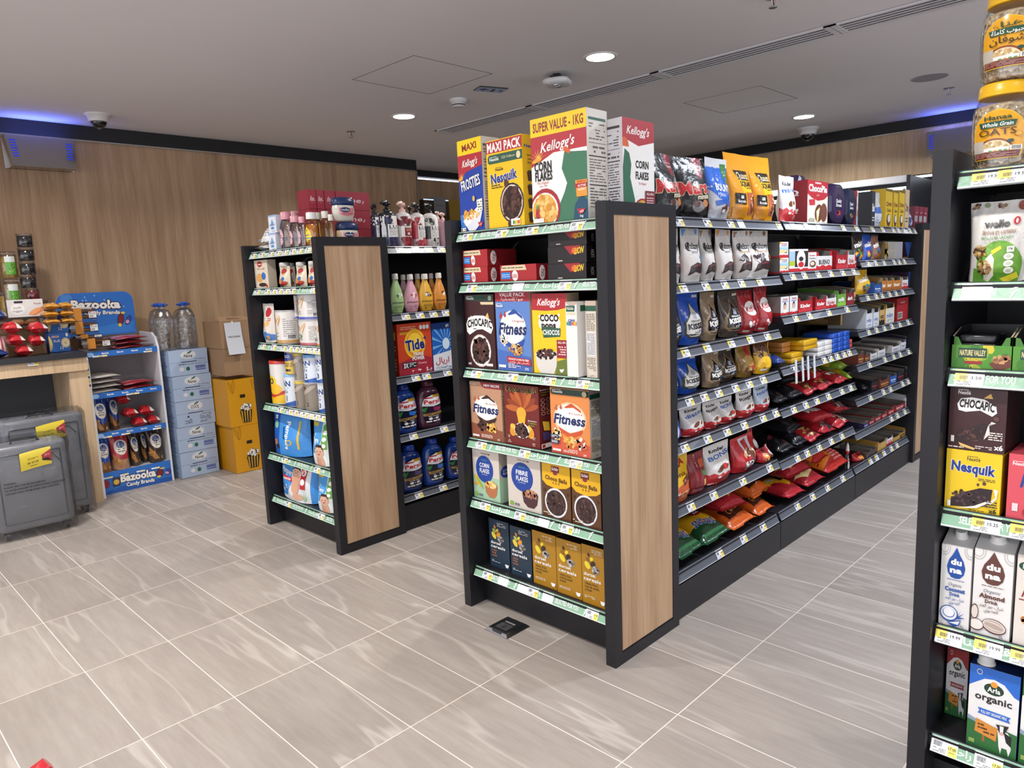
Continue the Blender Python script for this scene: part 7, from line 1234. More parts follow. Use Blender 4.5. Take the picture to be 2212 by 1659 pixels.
row(C2, 1.15, [('kface', 1686, 1704, 641, 'chocolate box with a child face, left one', dict(yo=.04)), ('kface', 1705, 1723, 640, 'chocolate box with a child face, right one', dict(yo=.04)), ('tredk', 1724, 1755, 636, 'open red carton beside the child face boxes'), ('tredk', 1761, 1784, 634, 'open red and white carton, second one'), ('twh', 1784, 1806, 632, 'open white carton with a red foot, next to the green one'), ('tgr', 1808, 1827, 621, 'open green carton with rainbow stripes'), ('tbu', 1828, 1844, 619, 'open burgundy carton of dark bars'), ('ttan', 1845, 1851, 617, 'open tan carton with a black inside')], 'cartons on shelf three')
z = .904
for i, (c, a, b, yo, n, s) in enumerate((('bary', 1711, 1736, .06, 2, 'yellow'), ('bary', 1737, 1766, .04, 2, 'yellow'), ('barw', 1768, 1783, .05, 3, 'white'), ('barw', 1784, 1798, .05, 3, 'white'), ('barb', 1800, 1812, .05, 4, 'blue'), ('barb', 1813, 1824, .05, 4, 'blue'), ('barb', 1825, 1836, .05, 4, 'blue'), ('barr', 1838, 1851, .05, 2, 'red'), ('bart', 1690, 1708, .1, 2, 'brown'))):
    for k in range(n): lay(C2, z, c, a, b, '%s wrapped chocolate bar, number %d up in the pile above the price tag strip' % (s, k+1) if 0 else '%s wrapped chocolate bar lying flat on the fourth shelf of the middle bay' % s, yo, k*.0262, 0, '%s bars on the fourth shelf' % s, .025)
row(C2, z, [('glu', 1792, 1803, 722, 'white nut chocolate box with an orange corner, first at the back', dict(yo=.24)), ('glu', 1809, 1820, 722, 'white nut chocolate box with an orange corner, second at the back', dict(yo=.24)), ('glu', 1824, 1836, 722, 'white nut chocolate box with an orange corner, third at the back', dict(yo=.24)), ('glu', 1841, 1854, 722, 'white nut chocolate box with an orange corner, last at the back', dict(yo=.24))], 'nut chocolate boxes at the back')
lay(C2, z, 'bluesn', 1676, 1703, 'dark blue and white wrapped bar bag on the fourth shelf', .03, 0, 5, None, .05)
for i, x in enumerate((1722.5, 1737, 1748.5, 1762)):
    X = C2.sx(x, .9, 0); o = link('tape_strip', M().box(-.011, -.002, -.09, .011, 0, .03, 'd8dae0', 'gloss_card').mesh('tape_strip'), None, C2.w(X, .008, z), 0); o.rotation_euler.y = -.12; tag(o, 'white paper strip hanging on the shelf edge, %s from the left' % ('first', 'second', 'third', 'fourth')[i], 'paper strip', 'white paper strips on the shelf edge')
I(C2, z, 'roch', 1868, 1880, 672, 'large tan box with a pyramid of round chocolates on its side', yo=.11, dz=.13, h=.16)
z = .70; G = 'bags on the fifth shelf of the middle bay'
for key, a, b, l, yo, dz, yaw in (('black', 1676, 1706, 'black shiny minis bag, first on the left', .05, 0, 0), ('black', 1708, 1738, 'black shiny minis bag, second on the left', .05, .0, 0), ('black', 1692, 1726, 'black shiny minis bag on top of the others', .06, .08, -8), ('redf', 1741, 1770, 'dark red shiny bag, lower left', .05, 0, 0), ('redf', 1772, 1803, 'dark red shiny bag, lower right', .05, .0, 0), ('redf', 1755, 1794, 'dark red shiny bag, topmost', .06, .066, 6), ('yelred', 1808, 1834, 'yellow and red bag below the green one', .05, 0, 0), ('green', 1836, 1860, 'green bag at the right end of the pile', .05, .0, 0), ('green', 1812, 1848, 'lime green bag on the yellow one', .06, .068, 5)): lay(C2, z, key, a, b, l, yo, dz, yaw, G)
z = .442; G = 'bags on the sixth shelf of the middle bay'
for key, a, b, l, yo, dz, yaw in (('black', 1688, 1718, 'black glossy bag, front left', .05, 0, 0), ('black', 1720, 1747, 'black glossy bag beside the red ones', .05, 0, 0), ('black', 1700, 1738, 'black glossy bag lying on two others', .06, .08, 4), ('redf', 1749, 1775, 'plain red bag beside the black ones', .05, 0, 0), ('redsil', 1777, 1805, 'red and silver bag, lower one', .05, 0, 0), ('yelred', 1762, 1800, 'yellow and red bag on the red and silver one', .06, .078, -6), ('redw', 1809, 1854, 'red toffee bag, lower one at the bay end', .05, 0, 0), ('redsil', 1806, 1848, 'red toffee bag, upper one at the bay end', .06, .08, -3)): lay(C2, z, key, a, b, l, yo, dz, yaw, G)
z = .188; G = 'bags on the lowest shelf of the middle bay'
for key, a, b, l, yo, dz, yaw in (('mix', 1700, 1738, 'red bag under the cream toffee one', .05, 0, 0), ('crem', 1741, 1780, 'cream toffee bag, right one', .05, 0, 0), ('crem', 1702, 1752, 'cream and red toffee bag', .06, .088, -3), ('kitred', 1784, 1832, 'large red and orange wafer bag', .05, 0, 0), ('kitred', 1757, 1790, 'small red wafer bag beside the big one', .06, .1, 4)): lay(C2, z, key, a, b, l, yo, dz, yaw, G)
row(C2, z, [('egg', 1838, 1859, 958, 'clear tube of sweets topped by a red and white egg, nearest'), ('egg', 1826, 1845, 965, 'clear tube of sweets topped by an egg, behind the nearest', dict(yo=.18)), ('egg', 1812, 1830, 972, 'clear tube of sweets topped by an egg, furthest back', dict(yo=.27))], 'chocolate egg tubes')
# chocolate bay three
row(C3, 1.588, [('narrow', 1882, 1889, 413, 'narrow black and white biscuit box', dict(yo=.05)), ('silv', 1889, 1909, 414, 'crinkled silver and blue pouch', dict(yo=.04)), ('yell', 1911, 1926, 408, 'yellow snack cake box, first of three', dict(yo=.05)), ('yell', 1928, 1938, 411, 'yellow snack cake box, second of three', dict(yo=.05)), ('yell', 1940, 1952, 411, 'yellow snack cake box, third of three', dict(yo=.05)), ('beige', 1953, 1962, 410, 'beige cookie box beside the yellow ones', dict(yo=.05)), ('ura', 1961, 1984, 450, 'dark blue snack pouch at the shelf end', dict(yo=.03))], 'goods on the top shelf of the far bay')
for i in range(3): put('burg', (5.44+i*.1, 1.50, 1.5815), 0, .09, .155, 'burgundy chocolate box on the far end unit, %s of three' % ('first', 'second', 'third')[i], 'burgundy boxes on the far end unit')
row(C3, 1.393, [('mmb', 1846, 1872, 500, 'dark brown sweets bag with white letters, leaning back', dict(yo=.05)), ('mmbl', 1872, 1890, 497, 'blue sweets bag with white letters, second shelf', dict(yo=.05)), ('mmo', 1886, 1906, 505, 'tan sweets bag leaning to the left', dict(yo=.04)), ('rocher', 1909, 1950, 519, 'clear box of gold-wrapped chocolates', dict(yo=.05)), ('tob', 1953, 1978, 523, 'dark blue three-cornered chocolate pack, second shelf', dict(yo=.05))], 'goods on shelf two of the far bay')
row(C3, 1.198, [('mmy', 1862, 1888, 578, 'bright yellow peanut sweets bag', dict(yo=.03)), ('tblue', 1888, 1904, 606, 'small blue wafer carton', dict(yo=.05)), ('tor', 1905, 1914, 594, 'orange-brown bar carton, first of three', dict(yo=.05)), ('tor', 1915, 1927, 594, 'orange-brown bar carton, second of three', dict(yo=.05)), ('tor', 1928, 1946, 594, 'orange-brown bar carton, third of three', dict(yo=.05)), ('twh', 1948, 1961, 594, 'white bar carton beside the orange-brown ones', dict(yo=.05)), ('tob', 1960, 1981, 587, 'light blue three-cornered chocolate pack, third shelf', dict(yo=.05))], 'goods on shelf three of the far bay')
row(C3, .995, [('twb', 1870, 1884, 660, 'tall whitish bar carton, first one', dict(yo=.04)), ('twb', 1886, 1898, 658, 'tall whitish bar carton, second one', dict(yo=.04)), ('ttan', 1899, 1910, 652, 'yellow-sided bar carton between white ones', dict(yo=.05)), ('tmm', 1912, 1931, 648, 'white and yellow sweets carton with blue letters', dict(yo=.05)), ('redbox', 1936, 1961, 643, 'red chocolate box with a barcode label', dict(yo=.05))], 'goods on shelf four of the far bay')
row(C3, .797, [('tbr', 1853, 1866, 756, 'white and brown wrapped bar carton at the bay joint', dict(yo=.02)), ('tbr', 1867, 1879, 760, 'brown bar carton, fifth shelf', dict(yo=.05)), ('twt', 1880, 1894, 757, 'white chocolate bar carton, first of three', dict(yo=.05)), ('twt', 1896, 1912, 748, 'white chocolate bar carton, second of three', dict(yo=.05)), ('twt', 1926, 1944, 741, 'white chocolate bar carton, third of three', dict(yo=.05)), ('twt', 1945, 1956, 731, 'tall white bar carton with a dark picture', dict(yo=.05)), ('tkb', 1957, 1974, 722, 'tall blue and red bar carton', dict(yo=.06))], 'goods on shelf five of the far bay')
row(C3, .593, [('black', 1869, 1880, 0, 'yellow and black wrapped bar at the bay joint', dict(h=.05, yo=.03)), ('tdk', 1882, 1896, 815, 'black and gold bar carton', dict(yo=.06)), ('tbr', 1898, 1922, 812, 'reddish brown bar carton with gold stars', dict(yo=.05)), ('tblue', 1923, 1936, 805, 'dark blue bar carton', dict(yo=.05)), ('tdk', 1938, 1953, 796, 'black bar carton with white print', dict(yo=.05)), ('tdk', 1962, 1979, 788, 'black bar carton with red script at the shelf end', dict(yo=.05))], 'goods on shelf six of the far bay')
row(C3, .393, [('tkb', 1866, 1876, 911, 'dark blue starred bar carton', dict(yo=.04)), ('tkk', 1877, 1889, 905, 'red wafer bar carton, first of five', dict(yo=.05)), ('tkk', 1890, 1903, 896, 'red wafer bar carton, second of five', dict(yo=.05)), ('tkk', 1904, 1917, 888, 'red wafer bar carton, third of five', dict(yo=.05)), ('tkk', 1918, 1932, 880, 'red wafer bar carton, fourth of five', dict(yo=.05)), ('tkk', 1933, 1955, 868, 'red wafer bar carton, fifth of five', dict(yo=.05)), ('twb', 1958, 1974, 850, 'white and blue bar carton at the shelf end', dict(yo=.05))], 'goods on shelf seven of the far bay')
hh = I(C3, .19, 'tcard', 1948, 1971, 937, 'yellow-brown open carton, lower of the two stacked', yo=.05, group='cartons on the lowest shelf of the far bay')
I(C3, .19, 'tcard', 1945, 1969, None, 'yellow-brown open carton, upper of the two stacked', yo=.05, dz=hh+.001, h=hh, group='cartons on the lowest shelf of the far bay')
row(C3, .19, [('redlow', 1856, 1872, 980, 'low red open pack at the bay joint', dict(yo=.04)), ('tcb', 1870, 1884, 972, 'dull brown carton with a pink edge', dict(yo=.05)), ('tcb', 1884, 1894, 966, 'dull brown carton next to the yellow-brown ones', dict(yo=.05)), ('tcard', 1895, 1914, 947, 'yellow-brown open carton, first of the row', dict(yo=.04)), ('twh', 1915, 1928, 939, 'white-edged open carton between yellow-brown ones', dict(yo=.05)), ('tcard', 1929, 1945, 938, 'yellow-brown open carton with dark stripes', dict(yo=.05)), ('tcard', 1972, 1981, 922, 'yellow-brown carton at the far end of the lowest shelf', dict(yo=.05))], 'cartons on the lowest shelf of the far bay')
# ---------------------------------------------------------------- left wall: counter, cases, candy stand, water, cartons
LC = Fr((0, 0, 0), 0)
CT = 1.022
r = link('wood_counter', None); tag(r, 'wood-fronted counter with a black top, piled with snacks, at the left wall', 'counter')
part('worktop', M().box(-.6, 5.265, .985, 1.385, 5.985, CT, '2a2a2e', 'plastic'), r, bevel=.003)
part('apron', M().box(-.6, 5.285, .9, 1.385, 5.31, .985, 'fff', 'wood_light'), r)
part('leg_panel', M().box(1.275, 5.31, 0, 1.385, 5.975, .985, 'fff', 'wood_light'), r); part('leg_panel', M().box(-.6, 5.31, 0, -.49, 5.975, .985, 'fff', 'wood_light'), r)
part('back_panel', M().box(-.49, 5.72, 0, 1.275, 5.74, .985, '44484d', 'matte'), r)
q = at(71, 786, 1, 5.28); part('price_tag', tagmesh('yr', '19.95'), r, (q.x, 5.255, 1.0))
# candy stand
SX0, SX1, SY = 1.412, 1.886, 5.45
r = link('candy_stand', None); tag(r, 'blue and white cardboard candy stand filled with bread and snack bags', 'display stand')
for nm, x0 in (('left', SX0-.014), ('right', SX1)):
    m_ = M(); y0 = 5.36 if nm == 'left' else SY; t_ = .0 if nm == 'left' else .1; prof = [(y0, 0), (y0, .99 if t_ else .96), (y0+.03, .98+t_*.8), (y0+.09, .985+t_*1.1), (5.78, .985+t_*1.15), (5.78, 0)]
    m_.face([(x0, y, z) for y, z in prof][::-1], 'd9dade', 'card').face([(x0+.014, y, z) for y, z in prof], 'd9dade', 'card')
    for i in range(6): (ya, za), (yb, zb) = prof[i], prof[(i+1) % 6]; m_.face([(x0, ya, za), (x0+.014, ya, za), (x0+.014, yb, zb), (x0, yb, zb)], 'e4e5e8', 'card')
    part('side_panel', m_, r)
part('back_panel', M().box(SX0, 5.765, 0, SX1, 5.78, 1.0, '8e8a8c', 'card'), r)
a_ = A(SX1-SX0, .155); a_bazb(a_); part('base_front', M().box(SX0, SY, 0, SX1, SY+.01, .155, '2f6fc4', 'card').art(a_, lambda x, y, o: (SX0+x, SY-o, y)), r)
for i, zt in enumerate((.995, .708, .432, .155)):
    s_ = part('tray', M().box(SX0, SY+.01, zt-.02, SX1, 5.765, zt-.008, 'c9cace', 'card'), r)
    a_ = A(SX1-SX0, .038); a_.R(0, 0, 1, 1, '2f6fc4').E(.08, .5, .05, .4, '9cc4ee'); [a_.T('Bazooka', x, .6, .3, WH, .09, b=2) for x in (.28, .48, .68, .88)]
    if i < 3: part('price_rail', M().box(SX0, SY, zt-.032, SX1, SY+.008, zt+.006, '2f6fc4', 'card').art(a_, lambda x, y, o: (SX0+x, SY-o, zt-.032+y)), s_)
    for x in ((.12, .2, .9), (.55, .62), (.12, .4, .9), (.05, .3, .56, .8))[i]: part('price_tag', tagmesh('yr', PR[int(x*10) % 11]), s_, (SX0+.03+x*.42, SY-.022, zt+(.004 if i < 3 else -.005)))
# header board with rounded upper corners
hm = M(); pr = []; W_, H_, R_ = .5, .31, .07
for cx, cz, a0 in ((W_/2-R_, H_-R_, 0), (-W_/2+R_, H_-R_, 90)):
    for k in range(9): t = radians(a0+k*11.25); pr.append((cx+R_*cos(t), cz+R_*sin(t)))
pr = [(W_/2, 0)]+pr+[(-W_/2, 0)]
hm.face([(x, .008, z) for x, z in pr][::-1], 'd8dade', 'card'); hm.face([(x, 0, z) for x, z in pr], '2f6fc4', 'card')
for i in range(len(pr)): (xa, za), (xb, zb) = pr[i], pr[(i+1) % len(pr)]; hm.face([(xa, 0, za), (xa, .008, za), (xb, .008, zb), (xb, 0, zb)], 'e4e6ea', 'card')
a_ = A(W_*.97, .29); a_bazh(a_); a_.p = a_.p[2:]; hm.art(a_, lambda x, y, o: (x-W_*.485, -o, y+.012))
o = part('header_board', hm, r, (1.615, 5.765, 1.09))
ts = M(); a_ = A(.024, .16); a_.R(0, 0, 1, 1, 'e4e6ec'); [a_.R(.2, y, .8, y+.1, c) for y, c in ((.05, '555'), (.22, 'e8d43a'), (.4, '555'), (.56, 'e8d43a'), (.72, '555'), (.88, 'e8d43a'))]
ts.art(a_, lambda x, y, o: (1.383+x, 5.357-o, .77+y), mat='gloss_card'); part('tag_strip', ts, r, (.006, 0, 0))
# goods on the stand
def PL(key, px0, px1, py, y, zb, h, label, group=None, yaw=0, rot=None):
    x0 = at(px0, py, 1, y).x; x1 = at(px1, py, 1, y).x; o_ = put(key, ((x0+x1)/2, y, zb+.0025), radians(yaw), x1-x0, h, label, group, rot); settle(o_, LC, KD[key][0] in ('snack_bag', 'snack_pack'), 9); return o_
G = 'bread bags on the candy stand'; zb = .155-.007
PL('bread1', 210, 243, 990, 5.47, zb, .235, 'bright blue bread bag on the lowest stand tray', G); PL('bread2', 244, 284, 990, 5.47, zb, .24, 'red chequered bread bag on the lowest stand tray', G); PL('bread3', 285, 306, 985, 5.5, zb, .235, 'dark grey bread bag between the red and brown ones', G); PL('bread3', 308, 322, 975, 5.56, zb, .235, 'dark brown bread bag set back on the lowest tray', G); PL('bread3', 323, 357, 970, 5.48, zb, .235, 'dark brown bread bag at the right of the lowest tray', G)
zb = .432-.007; PL('bread0', 203, 237, 905, 5.47, zb, .24, 'dark blue bread bag at the front of the third tray', G); PL('bread0', 238, 261, 900, 5.56, zb, .24, 'dark blue bread bag behind, on the third tray', G)
G = 'red snack bags on the candy stand'
for i, (a, b, dz, y, yw, s) in enumerate(((263, 290, 0, 5.475, 0, 'front left'), (292, 320, 0, 5.475, 0, 'front middle'), (322, 350, 0, 5.475, 0, 'front right'), (276, 304, .075, 5.48, 4, 'upper left'), (306, 338, .075, 5.48, -4, 'upper right'))): PL('redsn', a, b, 915, y, zb+dz, .07, 'red and white snack bag on the third stand tray, %s of the pile' % s, G, yw)
zb = .708-.007; G = 'flat packs on the second stand tray'
for i in range(4): PL('whfl', 197+i, 262+i, 835, 5.474, zb+i*.034, .028, 'flat white snack pack on the second stand tray, %s of the left pile' % ('lowest', 'second', 'third', 'topmost')[i], G, (1, -2, 2, -1)[i])
for i in range(2): PL('pinkf', 268, 340, 828, 5.474, zb+i*.031, .028, 'flat pink and red pack on the second stand tray, %s' % ('lower one', 'upper one')[i], G, (-1, 1)[i])
zb = .995-.007
for i in range(3): PL('pinkf', 246, 330, 742, 5.462, zb+.006+i*.031, .028, 'flat pink-red pack on top of the candy stand, %s of three' % ('lowest', 'middle', 'uppermost')[i], 'flat packs on the stand top', (1, -2, 1)[i])
def k_sticks(w, h):
    m_ = M(); n = 5
    for i in range(n):
        for j in range(2 if h > .03 else 1): m_.tube([(-w/2+.012, .012+i*.018, h*.28+j*h*.44), (w/2-.012, .012+i*.018, h*.28+j*h*.44)], min(.011, h*.26), ('7a5538', '6a482e', '86603f')[(i+j) % 3], 'matte')
    b = M().box(-w*.28, -.002, -.0, -w*.02, .104, h+.001, 'c4802c', 'card'); l = BOX(w*.25, h*.5, .001, lambda a: a.R(0, 0, 1, 1, 'e2e0e0').lines(.1, .5, .9, .9, 3, '444').bars(.1, .1, .6, .4).R(.05, .85, .4, .95, 'b5303a'), 'e2e0e0')[0][1]
    f = M().rbox(-w/2, -.001, .0005, w/2, .102, h, .01, 'fff', 'clear_plastic', 2)
    l.v = [(x+w*.34, y-.004, z+h*.2) for x, y, z in l.v]
    return [('bar_sticks', m_), ('paper_band', b), ('price_sticker', l), ('wrapper', f)]
kd('sticks', 'stick_pack', 'snack pack', k_sticks)
G = 'banded stick packs between counter and stand'
for i, (a, b, z0, h, s) in enumerate(((175, 240, CT, .068, 'lowest'), (163, 224, CT+.073, .026, 'thin second one'), (153, 218, CT+.104, .083, 'third'), (152, 219, CT+.192, .078, 'topmost'))): PL('sticks', a, b, 745, 5.43, z0, h, 'clear pack of brown sticks with an orange paper band, %s of the pile' % s, G)
# snacks on the counter
kbx('puff', a_yo, .08, '1f52a0', 'puffs box', 'puffs_box'); kbx('nug', a_nug, .04, 'c9c6c4', 'snack pack', 'snack_pack', 'film_soft')
carton = M().box(.9, 5.575, CT, 1.3, 5.82, 1.262, '8a6c4c', 'matte'); thing('cardboard_carton', 'brown carton under the stacked jars on the counter', 'carton', [('cardboard_carton', carton)])
PL('puff', 103, 148, 720, 5.42, CT+.001, .125, 'blue and cream puffs box, lower of two on the counter', 'blue puffs boxes'); PL('puff', 101, 145, 690, 5.42, CT+.127, .125, 'blue and cream puffs box, upper of two on the counter', 'blue puffs boxes')
PL('nug', 24, 102, 725, 5.47, CT+.06, .11, 'white nugget pack standing behind the red snack bags')
tag(link('snack_block', M().box(1.0, 5.44, CT+.001, 1.2, 5.52, CT+.058, '8f6a4c', 'matte').mesh('snack_block'), None), 'low brown carton under the white nugget pack', 'carton')
def k_clam(w, h):
    t = M().rbox(-w/2, 0, .0, w/2, .13, h, .025, 'fff', 'clear_plastic', 3); c = M()
    for i, x in enumerate((-.3, .02, .3)): c.tube([(x*w-w*.14, .07, h*.4), (x*w-w*.07, .05, h*.52), (x*w+w*.05, .06, h*.52), (x*w+w*.13, .08, h*.4)], [.012, h*.32, h*.32, .012], ('9a6238', 'a8703f', '8a5630')[i], 'matte', 10)
    return [('tray', t), ('pastries', c)]
kd('clam', 'pastry_tray', 'pastry box', k_clam); PL('clam', -20, 100, 700, 5.43, CT+.172, .066, 'clear plastic box of pastries on the counter')
def k_cjar(fill, lab=None):
    def f(w, h):
        r_ = w/2; ps = [('jar', M().lathe([(0, r_*.92), (.004, r_), (h*.88, r_), (h*.9, r_*.94)], 'fff', 'jar_glass', 28, 1, 0, r_, cap=False)), ('contents', M().lathe([(.003, r_*.9), (h*.8, r_*.93), (h*.81, r_*.3)], 'fff', fill, 24, 1, 0, r_)), ('lid', M().lathe([(h*.87, r_*.98), (h*.88, r_*1.03), (h*.985, r_*1.03), (h, r_*.9), (h, .002)], 'c4c6ca', 'clear_plastic', 28, 1, 0, r_))]
        if lab: ps.append(('label', ROUND([(0, r_*1.004), (h*.9, r_*1.004)], 'fff', lambda a: a.R(0, .15, 1, .7, '5fa03a').R(0, .7, 1, .95, 'd8dcd8').bits(.5, .4, .4, .22, ['3f7a2a', '9ac45a'], 14, .08), 0, .95, 70, mat='gloss_card')))
        if lab:
            q = ps[-1][1]; keep = [i for i in range(len(q.f)) if len(q.f[i]) != 4 or q.c[i] != 'fff' or 0]; lb = M()
            for i in keep:
                if q.c[i] != 'fff': lb.face([q.v[k] for k in q.f[i]], q.c[i], 'gloss_card')
            ps[-1] = ('label', lb)
        return ps
    return f
kd('jol', 'clear_jar', 'jar', k_cjar('olives')); kd('jred', 'clear_jar', 'jar', k_cjar('red_grain')); kd('jnut', 'clear_jar', 'jar', k_cjar('dried_nuts')); kd('jnoo', 'clear_jar', 'jar', k_cjar('noodles')); kd('jnool', 'clear_jar', 'jar', k_cjar('noodles', 1)); kd('jsag', 'clear_jar', 'jar', k_cjar('sago', 1))
G = 'clear jars stacked on the counter'; y = 5.55
PL('jnut', 68, 110, 668, 5.58, 1.263, .098, 'clear jar of brown dried nuts at the foot of the dark jar tower', G); PL('jred', 58, 89, 635, 5.585, 1.362, .08, 'clear jar of dark red grains above the nut jar', G)
for i in range(4): PL('jol', (47, 45, 42, 39)[i], (83, 81, 78, 75)[i], (610, 578, 549, 520)[i], 5.585, 1.443+i*.089, .088, 'clear jar of black olives, %s of the dark tower' % ('lowest', 'second', 'third', 'topmost')[i], G)
PL('jsag', 12, 48, 630, 5.63, 1.314, .197, 'pale yellow grain jar with a green label, behind the noodle jar', G); tag(link('jar_riser', M().box(.98, 5.62, 1.2645, 1.13, 5.77, 1.313, '8a6c4c', 'matte').mesh('jar_riser'), None), 'small brown block under the pale grain jar', 'carton')
PL('jnool', 4, 42, 570, 5.62, 1.514, .17, 'golden noodle jar with a green label, uppermost at the left', G); PL('jnoo', 30, 69, 655, 5.45, 1.264, .165, 'golden noodle jar at the front of the jars', G)
G = 'red snack bags on the counter'
for i, (a, b, dz, yw, s) in enumerate(((34, 74, 0, 0, 'lowest at the front'), (22, 60, .058, 3, 'middle left'), (64, 103, .058, -3, 'middle right'), (10, 58, .116, -2, 'upper left'), (72, 112, .116, 2, 'upper right'))): PL('redsn', a, b, 750, 5.275, CT+dz, .07, 'red and white snack bag on the counter, %s of the heap' % s, G, yw)
G = 'golden wafer bags on the counter'
for i, (a, b, dz, yw, s) in enumerate(((109, 141, 0, 0, 'lowest left'), (143, 173, 0, 0, 'lowest right'), (108, 140, .048, 1, 'second left'), (142, 172, .048, -1, 'second right'), (110, 143, .096, -2, 'topmost left'), (145, 172, .096, 2, 'topmost right')) ): PL('wafer', a, b, 750, 5.27, CT+dz, .045, 'golden brown wafer bag on the counter, %s in the pile' % s, G, yw)
PL('bluesn', -8, 28, 770, 5.29, CT, .06, 'dark blue and white snack bag at the counter front', 'dark blue snack bags', 30); PL('bluesn', -20, 20, 755, 5.34, CT+.05, .06, 'dark blue and white snack bag lying on another', 'dark blue snack bags', -20)
kpo('pstripe', a_plain('c8a8a4', ('R', .2, 0, .35, 1, 'e8d8d4'), ('R', .55, 0, .7, 1, '9a4a50')), .05, 'b89894', 'snack bag', 'snack_bag', 161); PL('pstripe', -14, 16, 740, 5.40, CT, .13, 'pink striped snack bag at the left photo edge')
tag(link('display_board', M().box(.55, 5.83, CT, 1.07, 5.86, 1.81, '3a2b27', 'matte').box(1.066, 5.825, CT, 1.072, 5.83, 1.81, '6a2a2a', 'matte').mesh('display_board')), 'dark brown upright board at the left photo edge', 'display board')
# suitcases in clear wrapping
def suitcase(x0, x1, y0, d, h, label, price, warn, rz=0):
    w = x1-x0; c = '8b8e93'; base = .05
    sh = M().rbox(-w/2, 0, base, w/2, d, h, .045, c, 'plastic', 5); pan = M()
    fr = [(-w/2+.04, base+.05), (w/2-.04, base+.05), (w/2-.04, h-.05), (-w/2+.04, h-.05)]
    for i in range(4):
        (xa, za), (xb, zb) = fr[i], fr[(i+1) % 4]; pan.tube([(xa, -.001, za), (xb, -.001, zb)], .004, '5f6267', 'plastic', 6)
    pan.tube([(w*.1, -.001, h-.07), (w*.3, -.001, h-.07), (w*.38, -.001, h-.12)], .003, '5a5d62', 'plastic', 6)
    ps = [('shell', sh), ('panel_ridge', pan), ('zip_band', M().box(-w/2-.002, d*.46, base+.03, w/2+.002, d*.54, h-.03, '3c3e42', 'matte')), ('handle', M().tube([(-.07, d*.5, h-.005), (-.06, d*.5, h+.02), (.06, d*.5, h+.02), (.07, d*.5, h-.005)], .009, '26272b', 'plastic'))]
    for i, (sx_, sy_) in enumerate(((-1, 0), (1, 0), (-1, 1), (1, 1))):
        cx, cy = sx_*(w/2-.045), .045+sy_*(d-.09); wm = M()
        rows = [[(cx+t, cy+.026*cos(2*pi*k/16), .027+.026*sin(2*pi*k/16)) for k in range(16)] for t in (-.011, .011)]
        wm.grid(rows, '34353a', 'plastic', True, True); wm.face(rows[0][::-1], '8a8c90', 'plastic'); wm.face(rows[1], '8a8c90', 'plastic'); wm.box(cx-.018, cy-.02, .036, cx+.018, cy+.02, base+.006, '2c2d31', 'plastic'); ps.append(('wheel.%03d' % i, wm))
    a = A(.155, .105); a.R(0, 0, 1, 1, 'e9d344').P([(.68, .62), (1, .86), (1, .16), (.72, .3)], 'b53a44').P([(.68, .4), (.9, .42), (1, .2), (.72, .3)], '2a2226').T(price, .4, .34, .12, '3a3418', .36, b=1).lines(.24, .52, .6, .62, 2, '6a5f22').lines(.3, .12, .56, .2, 1, '6a5f22').lines(.8, .5, .96, .62, 2, 'f0e0d0')
    card = M(); tz = h-.15; K = lambda x, y, o: (x-.05+.01*y, -.014-.012*sin(y*20)-o-.006, tz+y+.02*sin(x*8))
    card.sheet(K, .155, .105, 8, 5, 'e9d344', 'gloss_card'); card.art(a, K, [.155*i/8 for i in range(1, 8)], [.105*i/5 for i in range(1, 5)], 'gloss_card', True)
    n = wob(int(w*1000), 6, 8, 30); wr = M(); rows = []; N = 44
    for j in range(23):
        z = .012+(h+.03-.012)*j/22; e = .02*(1 if j < 20 else (22-j)/3); row_ = []
        for k in range(N):
            t = 2*pi*k/N; cx, cy = abs(cos(t))**.32*(1 if cos(t) > 0 else -1), abs(sin(t))**.32*(1 if sin(t) > 0 else -1)
            q = n(k*.11, j*.1)*.008; row_.append(((w/2+.014+q)*cx*(.93 if j == 22 else 1), d/2+(d/2+.012+q)*cy, z+.006*n(k*.2, 1)*(j > 20)))
        rows.append(row_)
    wr.grid(rows, 'fff', 'wrap_film', True, True); wr.face(rows[-1], 'fff', 'wrap_film'); ps.append(('plastic_wrap', wr)); ps.append(('price_card', card))
    if warn:
        a = A(.3, .08)
        for i, t in enumerate(('WARNING:', 'PLASTIC BAG CAN BE DANGEROUS.', 'TO AVOID DANGER OF SUFFOCATION, PLEASE KEEP', 'THIS BAG AWAY FROM BABIES AND CHILDREN.')): a.T(t, 0, .88-i*.24, .13, '1c1c20', (.2, .68, 1, .9)[i], al=0, b=1)
        wt = M(); wt.art(a, lambda x, y, o: (x-.14, -.019-o, base+.22+y+.05*x*.3), mat='matte'); ps.append(('warning_print', wt))
    thing('suitcase', label, 'suitcase', ps, ((x0+x1)/2, y0, 0), rz, 'wrapped grey suitcases')
suitcase(.715, 1.105, 4.86, .19, .55, 'smaller grey wrapped suitcase with a yellow price card, in front', 'SR 97.99', True, radians(-3)); suitcase(.83, 1.275, 5.095, .155, .655, 'larger grey wrapped suitcase behind the smaller one', 'SR 137.99', False)
